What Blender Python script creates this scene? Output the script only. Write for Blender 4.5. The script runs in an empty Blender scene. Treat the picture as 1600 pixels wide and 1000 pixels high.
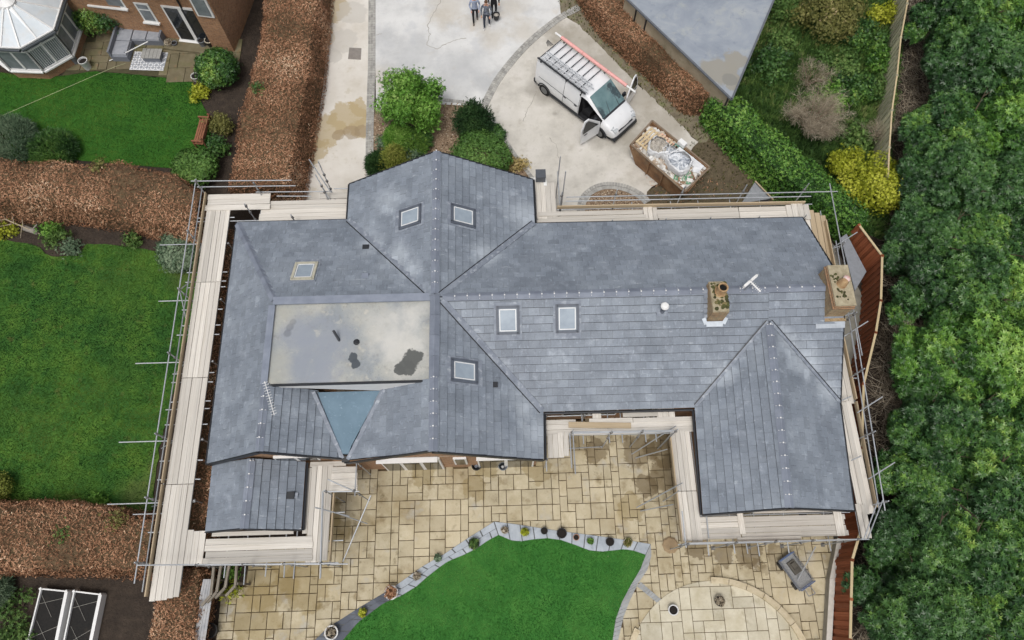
import bpy, math, random
import numpy as np
from mathutils import Vector, Matrix
random.seed(11)
rng = np.random.default_rng(11)
S = bpy.context.scene
COL = S.collection

# ------------------------------------------------------------------ camera, sky, sun, exposure
CAM_H, TILT, FPX = 28.9, math.radians(21.3), 1100.0
cd = bpy.data.cameras.new('camera')
cam = bpy.data.objects.new('camera', cd)
COL.objects.link(cam)
cam.location = (0, 0, CAM_H)
cam.rotation_euler = (TILT, 0, 0)
cd.sensor_width = 36.0
cd.lens = FPX / 1600 * 36.0
cd.clip_end = 2000
S.camera = cam
SUN_EL, SUN_AZ = math.radians(68), math.radians(200)
w = bpy.data.worlds.new('World')
S.world = w
w.use_nodes = True
nt = w.node_tree
nt.nodes.clear()
sky = nt.nodes.new('ShaderNodeTexSky')
sky.sky_type = 'NISHITA'
sky.sun_disc = False
sky.sun_elevation = SUN_EL
sky.sun_rotation = SUN_AZ
sky.air_density = 1.0
sky.dust_density = 6.0
sky.ozone_density = 1.0
hs = nt.nodes.new('ShaderNodeHueSaturation')
hs.inputs['Saturation'].default_value = 0.33
bg = nt.nodes.new('ShaderNodeBackground')
bg.inputs['Strength'].default_value = 0.142
wo = nt.nodes.new('ShaderNodeOutputWorld')
nt.links.new(sky.outputs[0], hs.inputs['Color'])
nt.links.new(hs.outputs[0], bg.inputs['Color'])
nt.links.new(bg.outputs[0], wo.inputs['Surface'])
sl = bpy.data.lights.new('sun', 'SUN')
sl.energy = 1.1
sl.angle = math.radians(16)
sl.color = (1.0, 0.97, 0.93)
so = bpy.data.objects.new('sun', sl)
COL.objects.link(so)
sd = Vector((math.sin(SUN_AZ) * math.cos(SUN_EL), math.cos(SUN_AZ) * math.cos(SUN_EL), math.sin(SUN_EL)))
so.rotation_euler = (-sd).to_track_quat('-Z', 'Y').to_euler()
so.location = sd * 60
S.view_settings.view_transform = 'Standard'
S.view_settings.look = 'None'
S.view_settings.gamma = 1.0
S.view_settings.use_curve_mapping = False
S.view_settings.exposure = -0.15

# ------------------------------------------------------------------ coordinates
def P(px, py, h=0.0):
    """ground-plan point at height h seen at survey pixel (px, py)"""
    xc = (px - 800) / FPX
    yc = -(py - 500) / FPX
    y = yc * math.cos(TILT) + math.sin(TILT)
    z = yc * math.sin(TILT) - math.cos(TILT)
    t = (CAM_H - h) / -z
    return Vector((xc * t, y * t, h))

YAW = math.radians(1.65)
CY, SY = math.cos(YAW), math.sin(YAW)
def R(x, y, z=0.0):
    return Vector((x * CY - y * SY, x * SY + y * CY, z))
def RI(v):
    return (v[0] * CY + v[1] * SY, -v[0] * SY + v[1] * CY)
MYAW = Matrix.Rotation(YAW, 4, 'Z')

# ------------------------------------------------------------------ materials
def c8(r, g, b, k=1.0):
    f = lambda v: ((v / 255 + 0.055) / 1.055) ** 2.4 if v > 10 else v / 255 / 12.92
    return (f(r) * k, f(g) * k, f(b) * k)

class NT:
    def __init__(s, name):
        s.m = bpy.data.materials.new(name)
        s.m.use_nodes = True
        s.t = s.m.node_tree
        s.n = s.t.nodes
        s.bsdf = s.n['Principled BSDF']
    def new(s, ty, **kw):
        n = s.n.new(ty)
        for k, v in kw.items():
            setattr(n, k, v)
        return n
    def link(s, a, b):
        s.t.links.new(a, b)
    def noise(s, vec, scale, detail=6, rough=.6, dist=0.0):
        n = s.new('ShaderNodeTexNoise')
        n.inputs['Scale'].default_value = scale
        n.inputs['Detail'].default_value = detail
        n.inputs['Roughness'].default_value = rough
        n.inputs['Distortion'].default_value = dist
        if vec is not None:
            s.link(vec, n.inputs['Vector'])
        return n.outputs['Fac']
    def ramp(s, fac, stops, const=False):
        r = s.new('ShaderNodeValToRGB')
        e = r.color_ramp.elements
        while len(e) < len(stops):
            e.new(0.5)
        for i, (p, c) in enumerate(stops):
            e[i].position = p
            e[i].color = (*c, 1)
        if const:
            r.color_ramp.interpolation = 'CONSTANT'
        s.link(fac, r.inputs['Fac'])
        return r.outputs['Color']
    def mrange(s, fac, a, b, lo=0.0, hi=1.0):
        m = s.new('ShaderNodeMapRange')
        m.inputs['From Min'].default_value = a
        m.inputs['From Max'].default_value = b
        m.inputs['To Min'].default_value = lo
        m.inputs['To Max'].default_value = hi
        s.link(fac, m.inputs['Value'])
        return m.outputs['Result']
    def math(s, op, a, b):
        m = s.new('ShaderNodeMath', operation=op)
        for i, v in enumerate((a, b)):
            if isinstance(v, (int, float)):
                m.inputs[i].default_value = v
            else:
                s.link(v, m.inputs[i])
        return m.outputs[0]
    def mix(s, fac, a, b, blend='MIX'):
        m = s.new('ShaderNodeMix', data_type='RGBA', blend_type=blend)
        if isinstance(fac, (int, float)):
            m.inputs[0].default_value = fac
        else:
            s.link(fac, m.inputs[0])
        for i, v in ((6, a), (7, b)):
            if isinstance(v, tuple):
                m.inputs[i].default_value = (*v[:3], 1)
            else:
                s.link(v, m.inputs[i])
        return m.outputs[2]
    def pos(s):
        return s.new('ShaderNodeNewGeometry').outputs['Position']
    def obj(s, sc=(1, 1, 1), jitter=True):
        tc = s.new('ShaderNodeTexCoord').outputs['Object']
        mp = s.new('ShaderNodeMapping')
        mp.inputs['Scale'].default_value = sc
        s.link(tc, mp.inputs['Vector'])
        if not jitter:
            return mp.outputs[0]
        oi = s.new('ShaderNodeObjectInfo').outputs['Random']
        m = s.math('MULTIPLY', oi, 37.0)
        add = s.new('ShaderNodeVectorMath', operation='ADD')
        s.link(mp.outputs[0], add.inputs[0])
        s.link(m, add.inputs[1])
        return add.outputs[0]

def mat(name, stops, scale=3.0, detail=6, rough=.8, bump=0.0, bscale=None, bdist=.02, coord='pos', stretch=(1, 1, 1),
        vary=None, layers=(), spots=(), spec=.3, metal=0.0, dist=0.0, nrough=.6, coat=0.0):
    """stops: colour ramp over a noise; vary: ('attr'|'obj', amount); layers: (scale, lo, hi, colour, strength[, stretch]);
    spots: (colour, strength, [(x, y, r), ...] in plan, edge wobble)"""
    t = NT(name)
    vec = t.pos() if coord == 'pos' else t.obj(stretch)
    if coord == 'pos' and stretch != (1, 1, 1):
        mp = t.new('ShaderNodeMapping')
        mp.inputs['Scale'].default_value = stretch
        t.link(vec, mp.inputs['Vector'])
        svec = mp.outputs[0]
    else:
        svec = vec
    if len(stops) == 1:
        stops = [(0.0, stops[0][1]), (1.0, stops[0][1])]
    col = t.ramp(t.noise(svec, scale, detail, nrough, dist), stops)
    for L in layers:
        lv = vec
        if len(L) > 5:
            mp = t.new('ShaderNodeMapping')
            mp.inputs['Scale'].default_value = L[5]
            t.link(vec, mp.inputs['Vector'])
            lv = mp.outputs[0]
        f = t.mrange(t.noise(lv, L[0], 5, .6), L[1], L[2], 0, L[4])
        col = t.mix(f, col, L[3])
    for colr, stren, pts, wob, *soft in spots:
        sf = soft[0] if soft else .06
        fl = t.new('ShaderNodeVectorMath', operation='MULTIPLY')
        t.link(vec, fl.inputs[0])
        fl.inputs[1].default_value = (1, 1, 0)
        nz = t.noise(vec, 1.3, 5, .65)
        nz = t.math('MULTIPLY', t.math('SUBTRACT', nz, 0.5), wob)
        for (x, y, r) in pts:
            d = t.new('ShaderNodeVectorMath', operation='DISTANCE')
            t.link(fl.outputs[0], d.inputs[0])
            d.inputs[1].default_value = (x, y, 0)
            dd = t.math('ADD', d.outputs['Value'], nz)
            f = t.mrange(dd, r * (1 + sf), r * (1 - sf), 0, stren)
            col = t.mix(f, col, colr)
    if vary:
        kind, amt = vary
        if kind == 'attr':
            a = t.new('ShaderNodeAttribute', attribute_name='rnd').outputs['Fac']
        else:
            a = t.new('ShaderNodeObjectInfo').outputs['Random']
        v = t.mrange(a, 0, 1, 1 - amt, 1 + amt)
        cb = t.new('ShaderNodeCombineColor')
        for i in range(3):
            t.link(v, cb.inputs[i])
        col = t.mix(1.0, col, cb.outputs[0], 'MULTIPLY')
    t.link(col, t.bsdf.inputs['Base Color'])
    t.bsdf.inputs['Roughness'].default_value = rough
    t.bsdf.inputs['Specular IOR Level'].default_value = spec
    t.bsdf.inputs['Metallic'].default_value = metal
    t.bsdf.inputs['Coat Weight'].default_value = coat
    if bump:
        b = t.new('ShaderNodeBump')
        b.inputs['Strength'].default_value = bump
        b.inputs['Distance'].default_value = bdist
        t.link(t.noise(svec, bscale or scale * 4, 5, .6), b.inputs['Height'])
        t.link(b.outputs[0], t.bsdf.inputs['Normal'])
    return t.m

def leaf_mat(name, stops, rough=.5, spec=.3, trans=.0):
    t = NT(name)
    a = t.new('ShaderNodeAttribute', attribute_name='rnd').outputs['Fac']
    col = t.ramp(a, stops)
    t.link(col, t.bsdf.inputs['Base Color'])
    t.bsdf.inputs['Roughness'].default_value = rough
    t.bsdf.inputs['Specular IOR Level'].default_value = spec
    return t.m

def brick_mat(name, c1, c2, mortar, scale=4.4, vert=True):
    """brick courses on upright walls, plan position along the wall taken from x + y"""
    t = NT(name)
    sp = t.new('ShaderNodeSeparateXYZ')
    t.link(t.pos(), sp.inputs[0])
    cb = t.new('ShaderNodeCombineXYZ')
    t.link(t.math('ADD', sp.outputs['X'], sp.outputs['Y']), cb.inputs['X'])
    t.link(sp.outputs['Z'], cb.inputs['Y'])
    b = t.new('ShaderNodeTexBrick')
    b.inputs['Scale'].default_value = scale
    b.inputs['Color1'].default_value = (*c1, 1)
    b.inputs['Color2'].default_value = (*c2, 1)
    b.inputs['Mortar'].default_value = (*mortar, 1)
    b.inputs['Mortar Size'].default_value = .03
    b.inputs['Brick Width'].default_value = 1.0
    b.inputs['Row Height'].default_value = .33
    t.link(cb.outputs[0], b.inputs['Vector'])
    n = t.noise(t.pos(), 3.5, 5)
    n2 = t.noise(t.pos(), 9, 4, .7)
    col = t.mix(t.mrange(n, .4, .7, 0, .5), b.outputs['Color'], c8(128, 98, 72))
    col = t.mix(t.mrange(n2, .5, .7, 0, .6), col, c8(190, 140, 98))
    col = t.mix(t.mrange(n2, .48, .3, 0, .6), col, c8(112, 84, 64))
    t.link(col, t.bsdf.inputs['Base Color'])
    t.bsdf.inputs['Roughness'].default_value = .9
    bp = t.new('ShaderNodeBump')
    bp.inputs['Strength'].default_value = .5
    bp.inputs['Distance'].default_value = .01
    t.link(b.outputs['Fac'], bp.inputs['Height'])
    bp.invert = True
    t.link(bp.outputs[0], t.bsdf.inputs['Normal'])
    return t.m

def plain(name, c, rough=.6, metal=0.0, spec=.4, n=.12, scale=6, coord='pos'):
    lo = tuple(v * (1 - n) for v in c)
    hi = tuple(v * (1 + n) for v in c)
    return mat(name, [(0.3, lo), (0.7, hi)], scale=scale, rough=rough, metal=metal, spec=spec, coord=coord)

M = {}
M['slate'] = mat('slate', [(.25, c8(108, 116, 126)), (.5, c8(125, 133, 143)), (.78, c8(142, 150, 159))], scale=.9, detail=9, rough=.5, spec=.3,
                 bump=.3, bscale=22, bdist=.006, vary=('attr', .1), dist=.4,
                 layers=[(.4, .5, .7, c8(112, 119, 130), .4), (1.6, .58, .78, c8(180, 188, 198), .5), (9, .58, .74, c8(176, 186, 198), .4, (1, .4, 1)),
                         (6, .62, .74, c8(204, 210, 216), .35, (.3, 1.2, 1)), (14, .55, .74, c8(98, 105, 114), .45), (38, .58, .72, c8(176, 184, 190), .35), (3, .6, .74, c8(104, 110, 118), .5)],
                 spots=[(c8(198, 206, 214), .42, [(R(x, y)[0], R(x, y)[1], r) for x, y, r in ((-4.3, 12.6, .5), (-3.6, 11.8, .4), (-5.3, 13.4, .45), (.9, 14.9, .6), (-.6, 12.7, .45), (1.2, 5.6, .5), (.6, 6.6, .4), (8.3, 7.6, .4), (11.3, 7.9, .5), (12.2, 6.9, .4), (10.6, 8.6, .4), (-4.7, 15.3, .5))], 1.3, .7)])
M['slate_edge_shade'] = plain('slate_edge_shade', c8(58, 62, 70), .8)  # cut slate edges, darkened to paint the shadow line under each course
M['slate_ridge'] = mat('slate_ridge', [(.3, c8(112, 119, 132)), (.7, c8(132, 139, 151))], scale=2, rough=.55, vary=('obj', .1))
M['lead'] = mat('lead', [(.3, c8(112, 119, 131)), (.7, c8(144, 151, 161))], scale=3, rough=.55, layers=[(6, .55, .7, c8(190, 196, 202), .5)])
M['dark_trim'] = plain('dark_trim', c8(38, 40, 44), .45)
M['white'] = plain('white', c8(226, 226, 224), .4, n=.04)
M['deck_dark'] = plain('deck_dark', c8(44, 46, 50), .9)
M['brick_house'] = brick_mat('brick_house', c8(168, 128, 92), c8(150, 114, 84), c8(170, 160, 145))
M['glass_sky'] = mat('glass_sky', [(.3, c8(136, 148, 160)), (.7, c8(158, 170, 180))], scale=2, rough=.08, spec=.6)
M['glass_dark'] = mat('glass_dark', [(.3, c8(28, 32, 36)), (.7, c8(46, 50, 54))], scale=2, rough=.06, spec=.6)
M['blue_deck'] = mat('blue_deck', [(.3, c8(92, 116, 132)), (.7, c8(106, 130, 146))], scale=1.5, rough=.6, layers=[(8, .6, .75, c8(150, 170, 186), .5), (2.5, .62, .75, c8(132, 156, 176), .5)])
_w1, _w2, _w3 = R(-6.0, 8.55), R(-3.65, 7.95), R(-7.9, 9.3)
_sp = lambda L: [(R(x, y)[0], R(x, y)[1], r) for x, y, r in L]
M['flat_roof'] = mat('flat_roof', [(.3, c8(128, 135, 142)), (.45, c8(148, 153, 155)), (.58, c8(166, 167, 162)), (.75, c8(188, 186, 178))], scale=.55, detail=9, rough=.7, dist=.8,
                     layers=[(1.7, .55, .75, c8(150, 142, 124), .4), (14, .56, .72, c8(116, 116, 108), .4), (4, .56, .72, c8(128, 129, 126), .6), (30, .6, .7, c8(90, 90, 86), .4), (2.6, .6, .72, c8(204, 198, 184), .5)],
                     spots=[(c8(204, 202, 195), .5, _sp([(-4.3, 9.2, .9), (-3.6, 8.8, .7), (-4.0, 8.5, .6), (-3.2, 9.9, .5)]), 1.8, .6), (c8(140, 146, 156), .7, _sp([(-7.2, 8.3, .9), (-6.4, 8.9, .8), (-7.6, 9.3, .6), (-6.7, 7.7, .6)]), 1.8, .6),
                            (c8(74, 80, 86), .97, _sp([(-5.55, 8.17, .17), (-5.45, 7.98, .15)]), .45, .1), (c8(88, 90, 88), .97, _sp([(-3.42, 8.05, .32), (-3.6, 7.8, .3), (-3.85, 7.65, .2)]), .9, .1),
                            (c8(112, 116, 124), .7, _sp([(-7.95, 9.45, .12), (-8.02, 9.2, .12), (-7.85, 9.65, .1)]), .25, .3), (c8(170, 169, 158), .6, _sp([(-8.3, 8.2, .4), (-8.2, 10.0, .35), (-8.3, 7.5, .4)]), 1.0, .6)])
M['board'] = mat('board', [(.25, c8(182, 176, 166)), (.55, c8(208, 203, 194)), (.8, c8(224, 221, 214))], scale=2.2, detail=8, rough=.85, coord='obj', stretch=(5, .9, 5), vary=('obj', .17),
                 layers=[(1.4, .56, .76, c8(170, 156, 132), .6), (.8, .58, .7, c8(178, 176, 172), .6), (9, .6, .7, c8(120, 108, 92), .5, (1, 1, 1))])
M['board_tan'] = mat('board_tan', [(.25, c8(166, 148, 120)), (.6, c8(188, 170, 142)), (.8, c8(200, 186, 160))], scale=2.2, detail=8, rough=.85, coord='obj', stretch=(5, .9, 5), vary=('obj', .1),
                     layers=[(1.4, .6, .78, c8(140, 122, 96), .5)])
M['tube'] = mat('tube', [(.3, c8(156, 160, 164)), (.7, c8(190, 193, 196))], scale=2.0, rough=.42, metal=.35, coord='obj', stretch=(1, 1, 6), vary=('obj', .14), spec=.5)
M['coupler'] = plain('coupler', c8(110, 108, 106), .6, .4)

# ------------------------------------------------------------------ mesh helpers
RM = {}
class MB:
    def __init__(s):
        s.v, s.f, s.mi, s.rnd, s.cm, s.cr = [], [], [], [], 0, 0.5
    def add(s, vs, fs):
        b = len(s.v)
        s.v += [tuple(v) for v in vs]
        s.f += [tuple(i + b for i in f) for f in fs]
        s.mi += [s.cm] * len(fs)
        s.rnd += [s.cr] * len(vs)
        return s
    def box(s, c, sz, rot=None, taper=1.0):
        x, y, z = sz[0] / 2, sz[1] / 2, sz[2] / 2
        vs = []
        for k, q in ((-1, 1.0), (1, taper)):
            for (a, b) in ((-1, -1), (1, -1), (1, 1), (-1, 1)):
                v = Vector((a * x * q, b * y * q, k * z))
                if rot is not None:
                    v = rot @ v
                vs.append(v + Vector(c))
        return s.add(vs, [(3, 2, 1, 0), (4, 5, 6, 7), (0, 1, 5, 4), (1, 2, 6, 5), (2, 3, 7, 6), (3, 0, 4, 7)])
    def bar(s, p0, p1, w_, h_, up=(0, 0, 1)):
        p0, p1 = Vector(p0), Vector(p1)
        d = (p1 - p0).normalized()
        u = Vector(up)
        if abs(d.dot(u)) > .98:
            u = Vector((1, 0, 0))
        r = d.cross(u).normalized() * w_ / 2
        n = r.cross(d).normalized() * h_ / 2
        vs = [p0 - r - n, p0 + r - n, p0 + r + n, p0 - r + n, p1 - r - n, p1 + r - n, p1 + r + n, p1 - r + n]
        return s.add(vs, [(0, 1, 2, 3), (7, 6, 5, 4), (4, 5, 1, 0), (5, 6, 2, 1), (6, 7, 3, 2), (7, 4, 0, 3)])
    def tube(s, p0, p1, r0, n=8, r1=None, cap=True):
        p0, p1 = Vector(p0), Vector(p1)
        r1 = r0 if r1 is None else r1
        d = (p1 - p0).normalized()
        u = Vector((0, 0, 1)) if abs(d.z) < .9 else Vector((1, 0, 0))
        a = d.cross(u).normalized()
        b = d.cross(a)
        vs = []
        for p, r in ((p0, r0), (p1, r1)):
            for i in range(n):
                t = 2 * math.pi * i / n
                vs.append(p + a * (r * math.cos(t)) + b * (r * math.sin(t)))
        fs = [(i, i + n, (i + 1) % n + n, (i + 1) % n) for i in range(n)]
        if cap:
            fs += [tuple(range(n)), tuple(range(2 * n - 1, n - 1, -1))]
        return s.add(vs, fs)
    def path(s, pts, r, n=6):
        for a, b in zip(pts[:-1], pts[1:]):
            s.tube(a, b, r, n)
        return s
    def lathe(s, prof, c=(0, 0, 0), n=16, cap=True):
        """prof: (radius, z) from bottom up"""
        vs, fs = [], []
        for (r, z) in prof:
            for i in range(n):
                t = 2 * math.pi * i / n
                vs.append((c[0] + r * math.cos(t), c[1] + r * math.sin(t), c[2] + z))
        for k in range(len(prof) - 1):
            for i in range(n):
                j = (i + 1) % n
                fs.append((k * n + i, k * n + j, (k + 1) * n + j, (k + 1) * n + i))
        if cap:
            fs.append(tuple(range(n - 1, -1, -1)))
            fs.append(tuple(range((len(prof) - 1) * n, len(prof) * n)))
        return s.add(vs, fs)
    def prism(s, pts, z0, z1):
        """upright prism over plan polygon, z0/z1 numbers or per-vertex lists"""
        n = len(pts)
        a = z0 if isinstance(z0, (list, tuple)) else [z0] * n
        b = z1 if isinstance(z1, (list, tuple)) else [z1] * n
        ar = sum(pts[i][0] * pts[(i + 1) % n][1] - pts[(i + 1) % n][0] * pts[i][1] for i in range(n))
        if ar < 0:
            pts, a, b = list(pts)[::-1], list(a)[::-1], list(b)[::-1]
        vs = [(p[0], p[1], a[i]) for i, p in enumerate(pts)] + [(p[0], p[1], b[i]) for i, p in enumerate(pts)]
        fs = [tuple(range(n - 1, -1, -1)), tuple(range(n, 2 * n))]
        fs += [(i, (i + 1) % n, (i + 1) % n + n, i + n) for i in range(n)]
        return s.add(vs, fs)
    def slab3(s, pts, off):
        """closed slab between 3-D polygon and its copy moved by off"""
        n = len(pts)
        pts = [Vector(p) for p in pts]
        o = Vector(off)
        vs = pts + [p + o for p in pts]
        fs = [tuple(range(n - 1, -1, -1)), tuple(range(n, 2 * n))]
        fs += [(i, (i + 1) % n, (i + 1) % n + n, i + n) for i in range(n)]
        return s.add(vs, fs)
    def ball(s, c, r, n=10, m=6, sq=(1, 1, 1), z0=-1.0):
        prof = []
        vs, fs = [], []
        for k in range(m + 1):
            t = -math.pi / 2 + math.pi * k / m
            for i in range(n):
                a = 2 * math.pi * i / n
                vs.append((c[0] + sq[0] * r * math.cos(t) * math.cos(a), c[1] + sq[1] * r * math.cos(t) * math.sin(a), c[2] + sq[2] * r * math.sin(t)))
        for k in range(m):
            for i in range(n):
                j = (i + 1) % n
                fs.append((k * n + i, k * n + j, (k + 1) * n + j, (k + 1) * n + i))
        return s.add(vs, fs)
    def mesh(s, name, mats):
        me = bpy.data.meshes.new(name)
        me.from_pydata(s.v, [], s.f)
        if not isinstance(mats, (list, tuple)):
            mats = [mats]
        for m in mats:
            me.materials.append(m)
        me.polygons.foreach_set('material_index', s.mi)
        at = me.attributes.new('rnd', 'FLOAT', 'POINT')
        at.data.foreach_set('value', s.rnd)
        return me
    def build(s, name, mats, parent=None, local=False, smooth=False, kind=None):
        if parent is not None and not local:
            inv = RM[parent].inverted()
            s.v = [tuple(inv @ Vector(v)) for v in s.v]
        me = s.mesh(name, mats)
        if smooth:
            me.polygons.foreach_set('use_smooth', [True] * len(me.polygons))
            me.set_sharp_from_angle(angle=math.radians(40))
        o = bpy.data.objects.new(name, me)
        COL.objects.link(o)
        if parent is not None:
            o.parent = parent
            RM[o] = RM[parent]
        else:
            RM[o] = Matrix.Identity(4)
        if kind:
            o['kind'] = kind
        return o

def tag(o, label, cat, group=None):
    o['label'] = label
    o['category'] = cat
    if group:
        o['group'] = group
    return o
def root(name, label, cat, loc, rotz=0.0, group=None):
    o = bpy.data.objects.new(name, None)
    o.empty_display_size = .2
    COL.objects.link(o)
    o.location = loc
    o.rotation_euler = (0, 0, rotz)
    RM[o] = Matrix.Translation(Vector(loc)) @ Matrix.Rotation(rotz, 4, 'Z')
    return tag(o, label, cat, group)
def group_root(name, loc, kind=None):
    o = bpy.data.objects.new(name, None)
    COL.objects.link(o)
    o.location = loc
    RM[o] = Matrix.Translation(Vector(loc))
    if kind:
        o['kind'] = kind
    return o
UNIT = {}
def unit(shape, m):
    k = (shape, m.name)
    if k not in UNIT:
        b = MB()
        if shape == 'box':
            b.box((0, 0, 0), (1, 1, 1))
        else:
            b.tube((0, 0, -.5), (0, 0, .5), 1.0, 8)
        me = b.mesh(shape + '_' + m.name, m)
        if shape == 'tube':
            me.polygons.foreach_set('use_smooth', [True] * len(me.polygons))
            me.set_sharp_from_angle(angle=math.radians(50))
        UNIT[k] = me
    return UNIT[k]
def piece(me, name, parent, mw):
    o = bpy.data.objects.new(name, me)
    COL.objects.link(o)
    if parent is not None:
        o.parent = parent
        o.matrix_local = RM[parent].inverted() @ mw
    else:
        o.matrix_local = mw
    return o
def tube(parent, name, p0, p1, r=.024, m=None):
    p0, p1 = Vector(p0), Vector(p1)
    d = p1 - p0
    q = d.to_track_quat('Z', 'Y').to_matrix().to_4x4()
    return piece(unit('tube', m or M['tube']), name, parent, Matrix.Translation((p0 + p1) / 2) @ q @ Matrix.Diagonal((r, r, d.length, 1)))
def beam(parent, name, p0, p1, wd, th, m):
    """plank from p0 to p1, wd wide (flat), th thick; top face at given z + th/2"""
    p0, p1 = Vector(p0), Vector(p1)
    d = p1 - p0
    y = d.normalized()
    u = Vector((0, 0, 1)) if abs(y.z) < .95 else Vector((0, 1, 0))
    x = y.cross(u).normalized()
    z = x.cross(y)
    rm = Matrix((x, y, z)).transposed().to_4x4()
    return piece(unit('box', m), name, parent, Matrix.Translation((p0 + p1) / 2) @ rm @ Matrix.Diagonal((wd, d.length, th, 1)))

def sheet(name, pts, z, m, kind='structure', thick=.02):
    b = MB()
    b.prism([(p[0], p[1]) for p in pts], z - thick, z)
    return b.build(name, m, kind=kind)
def jag(pts, amp=.06, step=.35, seed=1):
    rr = random.Random(seed)
    out = []
    n = len(pts)
    for i in range(n):
        a, c = Vector((pts[i][0], pts[i][1])), Vector((pts[(i + 1) % n][0], pts[(i + 1) % n][1]))
        m = max(1, int((c - a).length / step))
        for k in range(m):
            q = a.lerp(c, k / m)
            out.append((q.x + rr.uniform(-amp, amp), q.y + rr.uniform(-amp, amp)))
    return out
def px(pts, h=0.0):
    return [P(a, b, h) for a, b in pts]

def clip(poly, a, b, c):
    """keep a*x + b*y <= c"""
    out = []
    n = len(poly)
    for i in range(n):
        p, q = poly[i], poly[(i + 1) % n]
        dp, dq = a * p[0] + b * p[1] - c, a * q[0] + b * q[1] - c
        if dp <= 0:
            out.append(p)
        if (dp < 0 < dq) or (dq < 0 < dp):
            t = dp / (dp - dq)
            out.append((p[0] + t * (q[0] - p[0]), p[1] + t * (q[1] - p[1])))
    return out
def clip_convex(poly, hull):
    n = len(hull)
    ar = sum(hull[i][0] * hull[(i + 1) % n][1] - hull[(i + 1) % n][0] * hull[i][1] for i in range(n))
    if ar < 0:
        hull = hull[::-1]
    for i in range(n):
        p, q = hull[i], hull[(i + 1) % n]
        a, b = q[1] - p[1], -(q[0] - p[0])
        poly = clip(poly, a, b, a * p[0] + b * p[1])
        if len(poly) < 3:
            return []
    return poly
def inside(pt, poly):
    x, y = pt[0], pt[1]
    r = False
    n = len(poly)
    for i in range(n):
        x1, y1 = poly[i][0], poly[i][1]
        x2, y2 = poly[(i + 1) % n][0], poly[(i + 1) % n][1]
        if (y1 > y) != (y2 > y) and x < (x2 - x1) * (y - y1) / (y2 - y1) + x1:
            r = not r
    return r

# ------------------------------------------------------------------ ground sheets
M['soil'] = mat('soil', [(.25, c8(42, 36, 32)), (.6, c8(66, 57, 49)), (.85, c8(92, 80, 66))], scale=2.5, detail=9, rough=.95, bump=.8, bscale=9, bdist=.08, nrough=.7)
M['lawn'] = mat('lawn', [(.3, c8(34, 72, 26)), (.45, c8(52, 94, 34)), (.56, c8(72, 110, 38)), (.75, c8(96, 124, 46))], scale=.7, detail=10, rough=.9, bump=.7, bscale=40, bdist=.03, nrough=.72,
                layers=[(.25, .5, .7, c8(84, 114, 44), .4), (18, .5, .75, c8(40, 78, 26), .55), (1.8, .6, .74, c8(104, 100, 54), .6), (.5, .55, .7, c8(44, 86, 30), .5)],
                spots=[(c8(100, 100, 56), .4, [(P(a, b_).x, P(a, b_).y, q * .9) for a, b_, q in ((255, 735, .7), (288, 425, .8), (215, 772, .8))], 1.2, .5)])
M['lawn_nw'] = mat('lawn_nw', [(.2, c8(34, 78, 20)), (.5, c8(48, 96, 26)), (.8, c8(70, 112, 34))], scale=1.0, detail=10, rough=.9, bump=.7, bscale=40, bdist=.03, nrough=.7,
                   layers=[(.4, .52, .7, c8(60, 106, 32), .5), (18, .5, .75, c8(38, 76, 22), .5), (2.6, .68, .76, c8(104, 118, 60), .4)])
M['turf_art'] = mat('turf_art', [(.3, c8(38, 92, 32)), (.5, c8(52, 110, 40)), (.72, c8(76, 130, 54))], scale=1.2, detail=10, rough=.85, bump=.6, bscale=60, bdist=.02, nrough=.8,
                    layers=[(24, .5, .72, c8(38, 88, 30), .6), (.5, .55, .7, c8(76, 128, 52), .35), (5, .6, .75, c8(72, 122, 50), .35)])
lane_spots = lambda L: [(P(a, b)[0], P(a, b)[1], r) for a, b, r in L]
M['concrete_warm'] = mat('concrete_warm', [(.25, c8(172, 168, 160)), (.5, c8(198, 194, 185)), (.8, c8(214, 210, 204))], scale=.7, detail=9, rough=.85, bump=.2, bscale=14, bdist=.01, nrough=.65,
                         layers=[(3.5, .58, .76, c8(152, 146, 134), .45), (1.0, .58, .7, c8(176, 170, 158), .55), (25, .56, .75, c8(150, 145, 135), .3)],
                         spots=[(c8(140, 132, 116), .5, [(P(a, b_)[0], P(a, b_)[1], r) for a, b_, r in ((900, 60, 1.1), (950, 100, 1.0), (1000, 150, 1.1), (1040, 190, 1.0), (870, 50, .7), (985, 215, .8), (1020, 240, .5))], 1.6, .5), (c8(120, 114, 104), .4, [(P(a, b_)[0], P(a, b_)[1], r) for a, b_, r in ((850, 150, .5), (830, 140, .4), (930, 222, .35), (868, 178, .12))], .8, .5)])
M['concrete_cool'] = mat('concrete_cool', [(.25, c8(182, 182, 181)), (.5, c8(206, 206, 204)), (.8, c8(220, 220, 218))], scale=.8, detail=9, rough=.85, bump=.2, bscale=14, bdist=.01, nrough=.65,
                         layers=[(1.1, .6, .74, c8(196, 186, 172), .5), (5, .6, .76, c8(176, 177, 177), .4), (25, .56, .75, c8(160, 160, 158), .3), (.7, .56, .66, c8(186, 188, 190), .5), (60, .6, .72, c8(150, 150, 148), .3)],
                         spots=[(c8(178, 168, 150), .45, lane_spots([(700, 10, .9), (800, 10, .8), (745, 35, .6), (690, 30, .6), (640, 150, .8), (600, 120, .7), (820, 50, .7), (770, 60, .6)]), 1.6, .6), (c8(168, 170, 172), .5, lane_spots([(640, 90, 1.2), (720, 110, 1.2), (600, 60, .7), (760, 130, .7)]), 1.8, .6)])
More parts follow.
